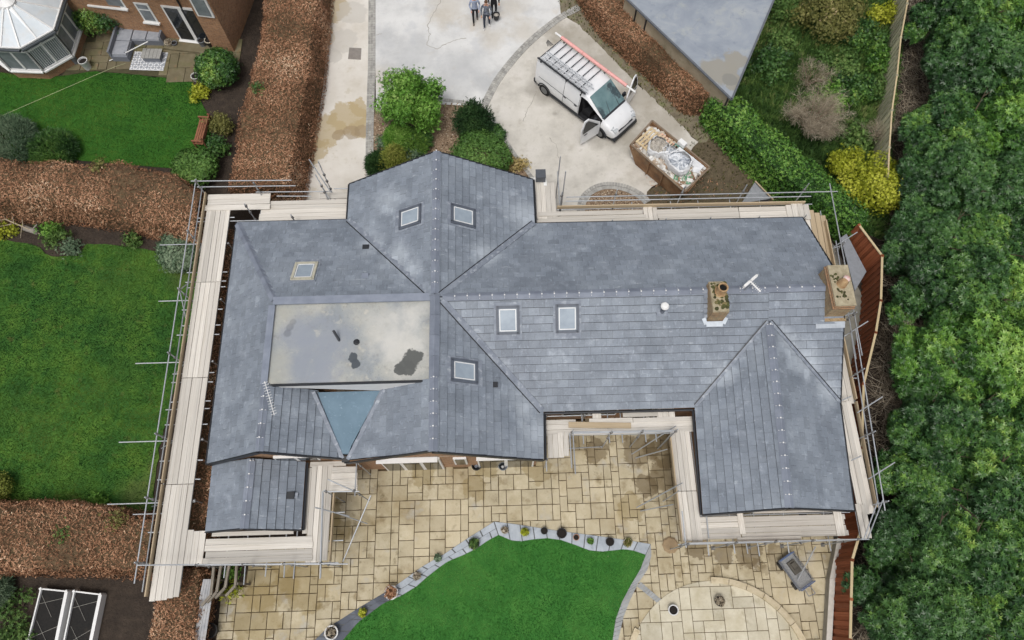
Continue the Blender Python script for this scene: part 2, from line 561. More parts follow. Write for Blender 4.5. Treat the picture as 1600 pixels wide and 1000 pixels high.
M['concrete_lane'] = mat('concrete_lane', [(.25, c8(192, 185, 172)), (.5, c8(208, 203, 194)), (.8, c8(222, 219, 212))], scale=.6, detail=9, rough=.85, bump=.2, bscale=14, bdist=.01, nrough=.65,
                         layers=[(1.3, .6, .72, c8(176, 166, 140), .6), (6, .62, .78, c8(150, 142, 128), .35)],
                         spots=[(c8(172, 154, 116), .72, lane_spots([(505, 205, 1.0), (545, 185, .95), (560, 170, .55), (485, 235, .8), (520, 15, .9), (508, 60, .55), (565, 200, .6)]), 1.5),
                                (c8(146, 128, 102), .6, lane_spots([(550, 208, .4), (565, 205, .35), (530, 212, .3)]), .6),
                                (c8(186, 182, 174), .6, lane_spots([(535, 65, .8), (550, 20, .8), (520, 88, .45)]), 1.1)])
M['gravel_ground'] = mat('gravel_ground', [(.2, c8(94, 78, 62)), (.5, c8(136, 116, 96)), (.75, c8(164, 146, 124))], scale=16, detail=5, rough=.95, bump=.8, bscale=24, bdist=.03,
                         layers=[(.9, .55, .7, c8(112, 88, 66), .6)])
M['dirt'] = mat('dirt', [(.25, c8(70, 62, 50)), (.55, c8(96, 86, 68)), (.8, c8(118, 106, 84))], scale=4, detail=9, rough=.95, bump=.7, bscale=12, bdist=.05, nrough=.7,
                layers=[(1.5, .55, .7, c8(88, 92, 58), .5)])
M['moss'] = mat('moss', [(.25, c8(96, 88, 74)), (.5, c8(124, 116, 98)), (.65, c8(116, 118, 86)), (.85, c8(112, 124, 78))], scale=3, detail=8, rough=.95, bump=.5, bscale=14, bdist=.04)
M['rough_grass'] = mat('rough_grass', [(.2, c8(34, 52, 26)), (.5, c8(52, 78, 38)), (.8, c8(78, 100, 54))], scale=1.4, detail=9, rough=.95, bump=.8, bscale=12, bdist=.06, nrough=.7,
                       layers=[(1.0, .58, .7, c8(72, 62, 46), .6)])
M['joint'] = mat('joint', [(.3, c8(70, 58, 42)), (.7, c8(104, 88, 64))], scale=3, rough=.95)

g = MB()
g.box((0, 12, -.25), (240, 240, .5))
g.build('ground', M['soil'], kind='structure')
sheet('lawn', jag(px([(-160, 105), (0, 113), (60, 122), (110, 118), (150, 112), (240, 120), (300, 128), (310, 150), (328, 185), (330, 230), (300, 262), (240, 262), (120, 250), (-160, 255)]), .05), .03, M['lawn_nw'])
LAWNW = px([(-160, 372), (0, 374), (55, 382), (78, 402), (120, 400), (135, 382), (190, 384), (250, 394), (315, 402), (312, 440), (285, 560), (250, 700), (238, 800), (-160, 796)])
sheet('lawn', jag(LAWNW), .03, M['lawn'])
sheet('driveway', px([(508, -70), (585, -70), (580, 335), (430, 335), (462, 250), (480, 170), (497, 60)]), .03, M['concrete_lane'])
sheet('verge_strip', jag(px([(500, -70), (510, -70), (499, 60), (482, 170), (464, 250), (432, 335), (415, 335), (470, 120)]), .1), .024, M['moss'])
sheet('driveway', px([(583, -70), (868, -70), (876, 22), (810, 80), (770, 135), (757, 165), (720, 165), (660, 162), (588, 175)]), .03, M['concrete_cool'])
DRV = px([(876, 22), (905, 40), (1000, 135), (1090, 222), (1060, 262), (1010, 300), (1002, 345), (828, 345), (832, 280), (800, 240), (757, 165), (770, 135), (810, 80)])
sheet('driveway', jag(DRV, .05), .026, M['concrete_warm'])
sheet('verge_strip', jag(px([(868, -70), (925, -70), (950, 22), (1040, 115), (1130, 205), (1090, 225), (1000, 137), (905, 41), (876, 22)]), .1), .022, M['moss'])
sheet('dirt_ground', jag(px([(1088, 205), (1130, 225), (1215, 310), (1260, 345), (1000, 345), (1010, 298), (1058, 262)]), .1), .02, M['dirt'])
sheet('gravel_bed', jag(px([(588, 172), (660, 160), (755, 163), (800, 238), (834, 285), (836, 330), (560, 330)]), .05), .024, M['gravel_ground'])
sheet('gravel_bed', jag(px([(915, 320), (925, 302), (950, 294), (985, 300), (1005, 315), (1005, 345), (905, 345)]), .05), .034, M['gravel_ground'])
sheet('rough_grass', jag(px([(1150, 130), (1215, -70), (1425, -70), (1395, 200), (1385, 380), (1345, 360), (1110, 165)]), .05), .02, M['rough_grass'])

def pebbles(name, poly, n, m, r0, r1, z, parent=None):
    xs = [p[0] for p in poly]
    ys = [p[1] for p in poly]
    b = MB()
    while n > 0:
        x, y = random.uniform(min(xs), max(xs)), random.uniform(min(ys), max(ys))
        if not inside((x, y), poly):
            continue
        n -= 1
        r = random.uniform(r0, r1)
        b.cr = random.random()
        t = random.random() * 3
        c_, s_ = math.cos(t), math.sin(t)
        pts = [(r, 0), (.2 * r, .8 * r), (-.8 * r, .3 * r), (-.5 * r, -.7 * r), (.6 * r, -.6 * r)]
        b.add([(x + p * c_ - q * s_, y + p * s_ + q * c_, z) for p, q in pts] + [(x, y, z + r * .8)], [(0, 1, 5), (1, 2, 5), (2, 3, 5), (3, 4, 5), (4, 0, 5)])
    return b.build(name, m, kind='stuff')
M['pebble'] = leaf_mat('pebble', [(0, c8(84, 68, 54)), (.35, c8(134, 114, 92)), (.7, c8(168, 148, 122)), (1, c8(190, 178, 160))], rough=.9)
pebbles('gravel', px([(588, 172), (660, 160), (755, 163), (800, 238), (834, 285), (836, 330), (560, 330)]), 5200, M['pebble'], .02, .06, .024)
pebbles('gravel', px([(920, 318), (928, 304), (950, 297), (985, 303), (1000, 317), (1000, 340), (915, 340)]), 900, M['pebble'], .02, .05, .034)

# setts and kerbs
M['sett'] = mat('sett', [(.3, c8(148, 147, 143)), (.7, c8(176, 174, 168))], scale=3, rough=.9, vary=('attr', .16))
M['sett_pale'] = mat('sett_pale', [(.3, c8(150, 150, 146)), (.7, c8(176, 175, 170))], scale=3, rough=.9, vary=('attr', .16))
def resample(pts, step):
    pts = [Vector((p[0], p[1])) for p in pts]
    out = [pts[0]]
    acc = 0.0
    for a, b in zip(pts[:-1], pts[1:]):
        d = (b - a).length
        t = step - acc
        while t <= d:
            out.append(a + (b - a) * (t / d))
            t += step
        acc = d - (t - step)
    return out
def spline(pts, k=8):
    pts = [Vector((p[0], p[1])) for p in pts]
    out = []
    n = len(pts)
    for i in range(n - 1):
        p0, p1, p2, p3 = pts[max(i - 1, 0)], pts[i], pts[i + 1], pts[min(i + 2, n - 1)]
        for j in range(k):
            t = j / k
            out.append(.5 * ((2 * p1) + (p2 - p0) * t + (2 * p0 - 5 * p1 + 4 * p2 - p3) * t * t + (3 * p1 - p0 - 3 * p2 + p3) * t ** 3))
    out.append(pts[-1])
    return out
def setts(name, path, rows, width, step, z, m):
    b = MB()
    ps = resample(path, step)
    for i in range(len(ps) - 1):
        d = (ps[i + 1] - ps[i]).normalized()
        nrm = Vector((-d.y, d.x))
        for r in range(rows):
            o = (r - (rows - 1) / 2) * width
            c = (ps[i] + ps[i + 1]) / 2 + nrm * o
            b.cr = random.random()
            ang = math.atan2(d.y, d.x)
            b.box((c.x, c.y, z), (step * .9, width * .9, .05), Matrix.Rotation(ang, 3, 'Z'))
    return b.build(name, m, kind='stuff')
setts('block_edging', px([(582, -70), (581, 100), (578, 200), (577, 330)]), 3, .13, .16, .03, M['sett'])
setts('block_edging', spline(px([(905, 12), (870, 32), (822, 72), (780, 122), (757, 165)])), 2, .2, .13, .03, M['sett'])
setts('block_edging', spline(px([(590, 172), (640, 160), (690, 157), (735, 162), (757, 166)])), 1, .2, .12, .03, M['sett'])
setts('block_edging', spline(px([(757, 166), (775, 195), (800, 236), (834, 282)])), 1, .2, .12, .03, M['sett'])
setts('block_edging', spline(px([(907, 335), (910, 315), (922, 300), (945, 291), (975, 294), (1000, 306), (1012, 318)])), 2, .2, .13, .04, M['sett'])

# drain cover in the lane, cracks in the concrete
b = MB()
q = px([(546, 75), (565, 76), (564, 94), (544, 93)])
b.prism([(p.x, p.y) for p in q], .02, .038)
tag(b.build('drain_cover', plain('cover_metal', c8(134, 128, 122), .8)), 'small square grey drain cover set in the stained concrete lane', 'drain cover')
b = MB()
M['crack'] = plain('crack', c8(158, 153, 145), .95)
def crack(pts, wd):
    ps = px(pts)
    sub = []
    for a, c in zip(ps[:-1], ps[1:]):
        for k in range(5):
            sub.append(a.lerp(c, k / 5) + Vector((random.uniform(-.05, .05), random.uniform(-.05, .05), 0)))
    for a, c in zip(sub[:-1], sub[1:]):
        b.bar(a + Vector((0, 0, .031)), c + Vector((0, 0, .031)), wd * random.uniform(.5, 1.1), .004)
crack([(690, 0), (678, 22), (668, 40), (672, 55), (667, 70), (680, 78), (700, 68), (718, 61), (732, 60)], .04)
crack([(838, 145), (822, 175), (818, 195)], .03)
crack([(858, 215), (870, 230), (872, 250)], .03)
crack([(588, 55), (600, 52)], .04)
b.build('concrete_cracks', M['crack'], kind='stuff')

# ------------------------------------------------------------------ patio of riven slabs
M['slab_o'] = mat('slab_o', [(.2, c8(158, 147, 121)), (.5, c8(182, 171, 144)), (.8, c8(199, 190, 167))], scale=2.0, detail=9, rough=.85, bump=.35, bscale=7, bdist=.015, nrough=.7, vary=('obj', .09),
                  layers=[(.55, .5, .66, c8(152, 136, 102), .75), (1.6, .56, .68, c8(130, 114, 82), .65), (2.8, .6, .7, c8(104, 92, 66), .55), (1.1, .58, .68, c8(176, 174, 166), .6), (9, .62, .75, c8(122, 106, 76), .4)],
                  spots=[(c8(98, 82, 54), .62, lane_spots([(1035, 700, .8), (1040, 740, .7), (1000, 705, .7), (930, 702, .5), (1010, 760, .4), (1090, 860, .4), (1130, 870, .5), (1170, 862, .6), (1215, 872, .5), (1190, 885, .4)]), 1.4),
                         (c8(136, 118, 74), .5, lane_spots([(420, 905, 1.2), (480, 915, 1.0), (400, 960, 1.0), (520, 800, .5), (530, 830, .5), (660, 740, .5), (740, 760, .5), (840, 735, .6), (760, 730, .5), (985, 790, .5)]), 1.6),
                         (c8(196, 184, 156), .35, lane_spots([(700, 850, 1.6), (1240, 930, 1.6), (900, 800, 1.5)]), 1.6)])
def variant(mt, name, kind):
    m2 = mt.copy()
    m2.name = name
    for n in m2.node_tree.nodes:
        if n.type == 'OBJECT_INFO' and kind == 'attr':
            a = m2.node_tree.nodes.new('ShaderNodeAttribute')
            a.attribute_name = 'rnd'
            for l in list(n.outputs['Random'].links):
                m2.node_tree.links.new(a.outputs['Fac'], l.to_socket)
    return m2
M['slab_a'] = variant(M['slab_o'], 'slab_a', 'attr')
def slab_mesh(wd, ht, m, name, seed):
    rr = random.Random(seed)
    b = MB()
    g_ = .012
    x0, x1, y0, y1 = -wd / 2 + g_, wd / 2 - g_, -ht / 2 + g_, ht / 2 - g_
    pts = []
    for a, c in (((x0, y0), (x1, y0)), ((x1, y0), (x1, y1)), ((x1, y1), (x0, y1)), ((x0, y1), (x0, y0))):
        for k in range(2):
            t = k / 2
            pts.append((a[0] + (c[0] - a[0]) * t + rr.uniform(-.006, .006), a[1] + (c[1] - a[1]) * t + rr.uniform(-.006, .006)))
    n = len(pts)
    top = [(p[0] * .975, p[1] * .975, .04) for p in pts]
    mid = [(p[0], p[1], .03) for p in pts]
    bot = [(p[0], p[1], .0) for p in pts]
    vs = bot + mid + top
    fs = [tuple(range(2 * n, 3 * n))]
    for k in (0, 1):
        fs += [(k * n + i, k * n + (i + 1) % n, (k + 1) * n + (i + 1) % n, (k + 1) * n + i) for i in range(n)]
    b.add(vs, fs)
    return b, b.mesh(name, m)
def tiling(x0, y0, nx, ny, cell, keep, seed, probs=(.62, .27)):
    rr = random.Random(seed)
    used = set()
    out = []
    for j in range(ny):
        for i in range(nx):
            if (i, j) in used:
                continue
            t = rr.random()
            opts = [(2, 2)] if t < probs[0] else ([(2, 1), (1, 2)] if t < probs[0] + probs[1] else [(1, 1)])
            rr.shuffle(opts)
            for (a, c) in opts + [(2, 1), (1, 2), (1, 1)]:
                cells = [(i + u, j + v) for u in range(a) for v in range(c)]
                if all(q not in used and q[0] < nx and q[1] < ny for q in cells):
                    used.update(cells)
                    cx, cy = x0 + (i + a / 2) * cell, y0 + (j + c / 2) * cell
                    if keep((cx, cy)):
                        out.append((cx, cy, a, c))
                    break
    return out
def lay_slabs(parent, slabs, cell, mo, ma, z, limit=300, name='paving_slab', rot=True):
    meshes = {}
    for (a, c) in ((2, 2), (2, 1), (1, 2), (1, 1)):
        meshes[(a, c)] = [slab_mesh(a * cell, c * cell, mo, name, 10 * a + c + 100 * k) for k in range(4)]
    mb = MB()
    T = Matrix.Identity(4)
    for idx, (x, y, a, c) in enumerate(slabs):
        p = R(x, y, z + random.uniform(-.005, .005))
        mw = Matrix.Translation(p) @ (MYAW if rot else T) @ Matrix.Rotation(random.uniform(-.006, .006), 4, 'Z') @ Matrix.Rotation(random.uniform(-.01, .01), 4, 'X')
        tb, me = random.choice(meshes[(a, c)])
        if idx < limit:
            piece(me, name, parent, mw)
        else:
            mb.cr = random.random()
            mb.add([mw @ Vector(v) for v in tb.v], tb.f)
    if mb.v:
        mb.build('paving', ma, parent, kind='stuff')
PATIO = [(-11.0, -3.2), (12.35, -3.2), (12.75, 1.6), (12.6, 2.6), (7.1, 2.7), (7.2, 6.7), (1.2, 6.7), (1.2, 4.9), (-7.7, 4.9), (-7.7, 2.4), (-10.0, 2.2), (-10.3, .6), (-11.0, .2)]
b = MB()
b.prism([(R(x, y).x, R(x, y).y) for x, y in PATIO], -.02, .012)
patio = b.build('patio', M['joint'], kind='structure')
TURF = px([(520, 1060), (536, 1000), (560, 972), (580, 957), (600, 942), (625, 932), (650, 917), (667, 902), (682, 890), (700, 877), (725, 867), (745, 857), (762, 845), (779, 836), (800, 845), (815, 846), (832, 843), (855, 841),
           (877, 844), (900, 852), (920, 860), (940, 862), (960, 860), (975, 858), (992, 861), (1009, 867), (1000, 890), (985, 915), (972, 940), (962, 967), (957, 1000), (954, 1060)], .06)
turf_l = [RI(p) for p in TURF]
circ_c = RI(P(1126, 1062))
def shown(s):
    x, y = s[0], s[1]
    under = (y > 5.3 or (x < -7 and y > 1.2 and y < 2.4) or (x > 6 and y > 1.7) or (1.3 < x < 2.3 and y > 4.8))
    return (under, -y if False else (x + 1) ** 2 * .2 + (y - 2) ** 2)
sl_ = tiling(-11.1, -3.4, 79, 34, .305, lambda c: inside(c, PATIO) and not inside(c, turf_l) and (c[0] - circ_c[0]) ** 2 + (c[1] - circ_c[1]) ** 2 > 3.0 ** 2, 5)
sl_.sort(key=lambda s: (shown(s)[0], -s[2] * s[3], shown(s)[1]))
lay_slabs(patio, sl_, .305, M['slab_o'], M['slab_a'], .012)
# round terrace inside the patio
M['slab_pale_o'] = mat('slab_pale_o', [(.2, c8(174, 166, 144)), (.5, c8(194, 187, 166)), (.8, c8(210, 204, 186))], scale=2.0, detail=9, rough=.85, bump=.35, bscale=7, bdist=.015, nrough=.7, vary=('obj', .11),
                       layers=[(.8, .5, .66, c8(172, 162, 134), .7), (2.2, .58, .7, c8(150, 140, 114), .5), (9, .6, .75, c8(146, 136, 112), .4)])
M['slab_pale_a'] = variant(M['slab_pale_o'], 'slab_pale_a', 'attr')
cw = R(*circ_c)
b = MB()
CIRC = [(3.4 * math.cos(t * math.pi / 24), 3.4 * math.sin(t * math.pi / 24)) for t in range(48)]
b.prism([(cw.x + x, cw.y + y) for x, y in CIRC], -.01, .066)
terr = b.build('round_terrace', M['joint'], kind='structure')
for (x, y, a, c) in tiling(-3.6, -3.6, 18, 18, .4, lambda c: True, 9, (.2, .55)):
    w_, h_ = a * .2 - .011, c * .2 - .011
    q = clip_convex([(x - w_, y - h_), (x + w_, y - h_), (x + w_, y + h_), (x - w_, y + h_)], CIRC)
    if len(q) < 3:
        continue
    b = MB()
    b.prism([(cw.x + p[0] * CY - p[1] * SY, cw.y + p[0] * SY + p[1] * CY) for p in q], .05, .08 + random.uniform(-.003, .003))
    b.build('terrace_slab', M['slab_pale_o'], terr)
# low curved stone kerbs around it
M['kerb_stone'] = mat('kerb_stone', [(.3, c8(178, 164, 134)), (.7, c8(202, 190, 164))], scale=4, rough=.9, bump=.3, vary=('obj', .08), layers=[(3, .6, .72, c8(140, 126, 98), .5)])
kerb = group_root('stone_kerb', (cw.x, cw.y, 0))
tag(kerb, 'low curved sandstone kerb round the pale circular terrace', 'kerb')
for a0, a1 in ((math.radians(150), math.radians(192)), (math.radians(22), math.radians(91))):
    n = int((a1 - a0) * 3.4 / .62)
    for k in range(n):
        t0, t1 = a0 + (a1 - a0) * k / n + .003, a0 + (a1 - a0) * (k + 1) / n - .003
        b = MB()
        pts = []
        for t in (t0, (t0 + t1) / 2, t1):
            pts.append((cw.x + 3.32 * math.cos(t), cw.y + 3.32 * math.sin(t)))
        for t in (t1, (t0 + t1) / 2, t0):
            pts.append((cw.x + 3.54 * math.cos(t), cw.y + 3.54 * math.sin(t)))
        b.prism(pts, 0, .2 + random.uniform(0, .01))
        b.build('kerb_stone', M['kerb_stone'], kerb)

# artificial lawn and its edging
turf = sheet('artificial_lawn', TURF, .062, M['turf_art'], thick=.05)
M['edge_o'] = mat('edge_o', [(.25, c8(148, 156, 164)), (.6, c8(172, 179, 186)), (.85, c8(190, 196, 200))], scale=2.5, detail=8, rough=.8, bump=.3, vary=('obj', .08), layers=[(3, .58, .7, c8(124, 132, 144), .5)],
                  spots=[(c8(84, 88, 98), .85, lane_spots([(500, 985, 1.2), (540, 965, .9), (580, 940, .6), (600, 925, .45)]), .8)])
M['mortar_grey'] = plain('mortar_grey', c8(96, 98, 98), .95)
M['edge_sett'] = mat('edge_sett', [(.25, c8(134, 138, 140)), (.6, c8(156, 158, 158)), (.85, c8(172, 172, 170))], scale=2.5, rough=.85, bump=.3, vary=('obj', .1))
edging = group_root('slab_edging', P(800, 830))
tag(edging, 'blue grey slab edging curving along the top of the artificial lawn', 'edging')
inn = px([(520, 1015), (536, 1000), (560, 972), (580, 957), (600, 942), (625, 932), (650, 917), (667, 902), (682, 890), (700, 877), (725, 867), (745, 857), (762, 845), (779, 836)], .06)
outr = px([(476, 1015), (492, 1000), (512, 980), (537, 965), (560, 950), (602, 925), (625, 910), (660, 885), (695, 865), (732, 840), (772, 815)], .06)
inn2 = px([(779, 836), (800, 845), (815, 846), (832, 843), (855, 841), (877, 844), (900, 852), (920, 860), (940, 862), (960, 860), (975, 858), (992, 861), (1009, 867)], .06)
outr2 = px([(772, 815), (800, 818), (870, 829), (940, 838), (980, 844), (1017, 850)], .06)
def at_frac(path, f):
    ds = [0.0]
    for a, c in zip(path[:-1], path[1:]):
        ds.append(ds[-1] + (c - a).length)
    t = f * ds[-1]
    for i in range(len(path) - 1):
        if t <= ds[i + 1] + 1e-9:
            return path[i].lerp(path[i + 1], (t - ds[i]) / max(1e-9, ds[i + 1] - ds[i]))
    return path[-1]
def ribbon(parent, name, A, B, n, m, z0, z1, rows=1):
    for k in range(n):
        for r in range(rows):
            split = rows == 2
            f0, f1 = (k + (.5 if r and split else 0)) / n, min(1.0, (k + 1 + (.5 if r and split else 0)) / n)
            if f0 >= 1:
                continue
            gap = .02 / n * 2
            t0, t1 = r / rows + .015, (r + 1) / rows - .015
            pts = []
            for f, t in ((f0 + gap, t0), ((f0 + f1) / 2, t0), (f1 - gap, t0), (f1 - gap, t1), ((f0 + f1) / 2, t1), (f0 + gap, t1)):
                q = at_frac(A, f).lerp(at_frac(B, f), t)
                pts.append((q.x, q.y))
            b = MB()
            b.prism(pts, z0, z1 + random.uniform(-.004, .004))
            b.build(name, m, parent)
for A_, B_ in ((outr, inn), (outr2, inn2)):
    b = MB()
    b.prism([(p.x, p.y) for p in A_] + [(p.x, p.y) for p in B_[::-1]], 0, .058)
    b.build('mortar_bed', M['mortar_grey'], edging)
ribbon(edging, 'edging_slab', outr, inn, 13, M['edge_o'], 0, .075, 2)
ribbon(edging, 'edging_slab', outr2, inn2, 12, M['edge_o'], 0, .075, 1)
edg2 = group_root('sett_edging', P(980, 930))
tag(edg2, 'narrow grey sett edging down the right side of the artificial lawn', 'edging')
ribbon(edg2, 'edging_sett', px([(1017, 850), (1018, 868), (1012, 890), (997, 912), (985, 937), (975, 962), (966, 1000), (962, 1030)], .06),
       px([(1009, 867), (1000, 890), (985, 915), (972, 940), (962, 967), (957, 1000), (954, 1030)], .06), 26, M['edge_sett'], 0, .07)
ribbon(edg2, 'edging_sett', px([(995, 916), (1030, 945)], .05), px([(1001, 909), (1037, 940)], .05), 9, M['edge_sett'], 0, .066)

# ------------------------------------------------------------------ the slate-roofed bungalow
house = root('slate_house', 'sprawling bungalow with blue grey slate roofs, flat centre roof and two brick chimneys', 'house', R(0, 10, 0), YAW)
def W3(p):
    return R(p[0], p[1], p[2])
def plane3(a, b_, c):
    a, b_, c = Vector(a), Vector(b_), Vector(c)
    n = (b_ - a).cross(c - a)
    if n.z < 0:
        n = -n
    n.normalize()
    return a, n
def hz(pl, x, y):
    a, n = pl
    return a.z - (n.x * (x - a.x) + n.y * (y - a.y)) / n.z
slate_mb = MB()
slate_objs = []
deck_mb = MB()
def slope(pl, poly, gauge=.31, wd=.42, single=False, seed=0, up=None):
    rr = random.Random(seed)
    a, n = pl
    u2 = Vector((-n.x, -n.y)).normalized() if up is None else Vector(up).normalized()
    a2 = Vector((u2.y, -u2.x))
    tan = -(n.x * u2.x + n.y * u2.y) / n.z
    cosn = 1 / math.sqrt(1 + tan * tan)
    cen = (sum(p[0] for p in poly) / len(poly), sum(p[1] for p in poly) / len(poly))
    # roof deck, slightly below
    deck_mb.slab3([Vector((p[0], p[1], hz(pl, p[0], p[1]))) - n * .028 for p in poly], n * -.1)
    loc = [((p[0] - a.x) * a2.x + (p[1] - a.y) * a2.y, (p[0] - a.x) * u2.x + (p[1] - a.y) * u2.y) for p in poly]
    A0, A1 = min(p[0] for p in loc), max(p[0] for p in loc)
    B0, B1 = min(p[1] for p in loc), max(p[1] for p in loc)
    g2 = gauge * cosn
    nrow = int(math.ceil((B1 - B0) / g2))
    for k in range(nrow):
        b0, b1 = B0 + k * g2, B0 + (k + 1) * g2
        sh = (k % 2) * wd / 2 + rr.uniform(-.02, .02)
        na = int((A1 - A0) / wd) + 3
        for i in range(na):
            x0 = A0 - wd + sh + i * wd
            q = clip_convex([(x0 + .002, b0), (x0 + wd - .002, b0), (x0 + wd - .002, b1 - .017), (x0 + .002, b1 - .017)], loc)
            if len(q) < 3:
                continue
            ar = abs(sum(q[j][0] * q[(j + 1) % len(q)][1] - q[(j + 1) % len(q)][0] * q[j][1] for j in range(len(q)))) / 2
            if ar < .002:
                continue
            lift = rr.uniform(0, .004)
            dr = rr.uniform(-.003, .003)
            top, bot = [], []
            for (aa, bb) in q:
                x, y = a.x + aa * a2.x + bb * u2.x, a.y + aa * a2.y + bb * u2.y
                z = hz(pl, x, y)
                off = .052 - .044 * (bb - b0) / g2 + lift + dr * (aa - x0) / wd
                base = Vector((x, y, z))
                top.append(base + n * off)
                bot.append(base + n * (off - .03))
            m = len(q)
            fs = [tuple(range(m))] + [(j, j + m, (j + 1) % m + m, (j + 1) % m) for j in range(m)]
            t3 = (top[1] - top[0]).cross(top[2] - top[1])
            if t3.z < 0:
                fs = [f[::-1] for f in fs]
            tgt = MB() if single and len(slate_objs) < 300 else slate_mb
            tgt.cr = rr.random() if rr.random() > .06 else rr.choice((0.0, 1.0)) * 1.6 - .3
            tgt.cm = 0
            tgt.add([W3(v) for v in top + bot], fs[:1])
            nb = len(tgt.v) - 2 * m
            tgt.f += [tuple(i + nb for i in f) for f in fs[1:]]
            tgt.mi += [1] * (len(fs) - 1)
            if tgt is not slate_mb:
                slate_objs.append(tgt.build('slate', [M['slate'], M['slate_edge_shade']], house))

EV, RH = 2.5, 4.75
RX = -2.58
p_nsL = plane3((-6.55, 16.8, EV), (-6.55, 5, EV), (RX, 10, RH))
p_nsR = plane3((1.36, 16.8, EV), (1.36, 5, EV), (RX, 10, RH))
p_wN = plane3((-11.25, 15.05, EV), (-6.5, 15.05, EV), (-6, 10.5, 4.62))
p_wW = plane3((-11.22, 15.05, EV), (-11.22, 4.87, EV), (-8.6, 9, 4.6))
p_wR = plane3((-8.62, 10, 4.6), (-8.62, 4.87, 4.6), (-6.0, 6, 2.8))
p_eN = plane3((1.36, 14.62, EV), (12.8, 14.58, EV), (6, 10.42, 4.7))
p_eS = plane3((1.36, 6.52, EV), (7.2, 6.5, EV), (6, 10.42, 4.7))
p_seL = plane3((7.22, 6.5, EV), (7.03, 2.55, EV), (9.5, 2.5, 4.15))
p_seR = plane3((12.76, 6.54, EV), (12.48, 2.5, EV), (9.5, 2.5, 4.15))
p_xL = plane3((-11.1, 4.9, 2.25), (-11.05, 2.45, 2.25), (-9.35, 3, 3.2))
p_xR = plane3((-7.65, 4.9, 2.25), (-7.62, 2.45, 2.25), (-9.35, 3, 3.2))
seT = (9.95, 9.3)
# big south slope first: its slates are the single ones
slope(p_eS, [(1.36, 6.5), (7.2, 6.5), seT, (9.95, 10.42), (-2.45, 10.42)], single=True, seed=1)
slope(p_eS, [(12.8, 6.5), (12.8, 10.42), (9.95, 10.42), seT], single=True, seed=2)
slope(p_eN, [(1.36, 14.62), (12.8, 14.58), (12.8, 10.42), (-2.4, 10.42)], seed=3)
slope(p_nsL, [(-6.55, 16.82), (RX, 16.82), (RX, 10.5), (-2.75, 10.45), (-6.55, 15.05)], seed=4)
slope(p_nsR, [(1.36, 16.82), (RX, 16.82), (RX, 10.45), (-2.4, 10.45), (1.36, 14.62)], seed=5)
slope(p_nsR, [(RX, 10.5), (RX, 4.66), (1.3, 4.66), (1.36, 6.5), (-2.45, 10.42)], seed=6)
slope(p_wN, [(-11.25, 15.05), (-6.55, 15.05), (-2.75, 10.5), (-8.55, 10.5)], seed=7)
slope(p_wW, [(-11.25, 15.05), (-8.6, 10.5), (-8.62, 4.85), (-11.2, 4.87)], seed=8)
slope(p_wR, [(-8.62, 7.28), (-8.62, 4.87), (-6.05, 4.85), (-7.02, 7.28)], seed=9)
slope(p_nsL, [(RX, 7.28), (RX, 4.66), (-5.98, 4.8), (-4.65, 7.28)], seed=10)
slope(p_seL, [(7.22, 6.5), (7.03, 2.52), (9.56, 2.5), seT], seed=11)
slope(p_seR, [(12.76, 6.54), (12.48, 2.5), (9.56, 2.5), seT], seed=12)
slope(p_xL, [(-11.1, 4.88), (-11.05, 2.45), (-9.35, 2.45), (-9.35, 4.88)], seed=13)
slope(p_xR, [(-7.65, 4.88), (-7.62, 2.42), (-9.35, 2.42), (-9.35, 4.88)], seed=14)
slate_mb.build('slate_covering', [M['slate'], M['slate_edge_shade']], house, kind='stuff')
deck_mb.v = [tuple(W3(v)) for v in deck_mb.v]
deck_mb.build('roof_deck', M['deck_dark'], house)

# ridge and hip tiles
def ridge(p0, p1, sa, sb, wa=.17, clips=True, step=.46, lift=.055, m=None):
    """tiles from p0 to p1; sa / sb fall (rise over run) to the left and right of the run"""
    p0, p1 = Vector(p0), Vector(p1)
    d = p1 - p0
    n = max(1, round(d.length / step))
    y = d.normalized()
    x = y.cross(Vector((0, 0, 1))).normalized()
    z = x.cross(y)
    st = d.length / n
    b = MB()
    L = st * .985
    th = .018
    for sgn, s_ in ((1, sb), (-1, sa)):
        c = 1 / math.sqrt(1 + s_ * s_)
        e = Vector((sgn * wa * c, 0, -wa * c * s_))
        nn = Vector((sgn * s_ * c, 0, c)) * th
        b.slab3([Vector((0, -L / 2, 0)), e + Vector((0, -L / 2, 0)), e + Vector((0, L / 2, 0)), Vector((0, L / 2, 0))] if sgn > 0 else
                [Vector((0, -L / 2, 0)), Vector((0, L / 2, 0)), e + Vector((0, L / 2, 0)), e + Vector((0, -L / 2, 0))], nn)
    b.box((0, 0, .012), (.035, L, .02))
    me = b.mesh('ridge_tile', m or M['slate_ridge'])
    cb = MB()
    cb.box((0, 0, .03), (.05, .042, .022))
    cb.bar((-.11, 0, -.04), (.11, 0, -.04), .02, .012)
    cme = cb.mesh('ridge_clip', M['white'])
    rw = Matrix((x, y, z)).transposed().to_4x4()
    for k in range(n):
        c = p0 + y * (st * (k + .5)) + Vector((0, 0, lift))
        mw = MYAW @ Matrix.Translation(c) @ rw
        o = piece(me, 'ridge_tile', house, mw @ Matrix.Rotation(random.uniform(-.006, .006), 4, 'X'))
        RM[o] = mw
        if clips:
            piece(cme, 'ridge_clip', o, mw @ Matrix.Translation((0, st / 2, 0)))
sl_ns = 2.25 / 3.95
ridge((RX, 10.55, RH), (RX, 16.84, RH), sl_ns, sl_ns)
ridge((RX, 4.64, RH), (RX, 7.3, RH), sl_ns, sl_ns)
ridge((RX, 7.3, RH), (RX, 10.5, RH), sl_ns, sl_ns, clips=False, step=.8, wa=.2)
ridge((-2.3, 10.42, 4.7), (12.1, 10.42, 4.7), .53, .56)
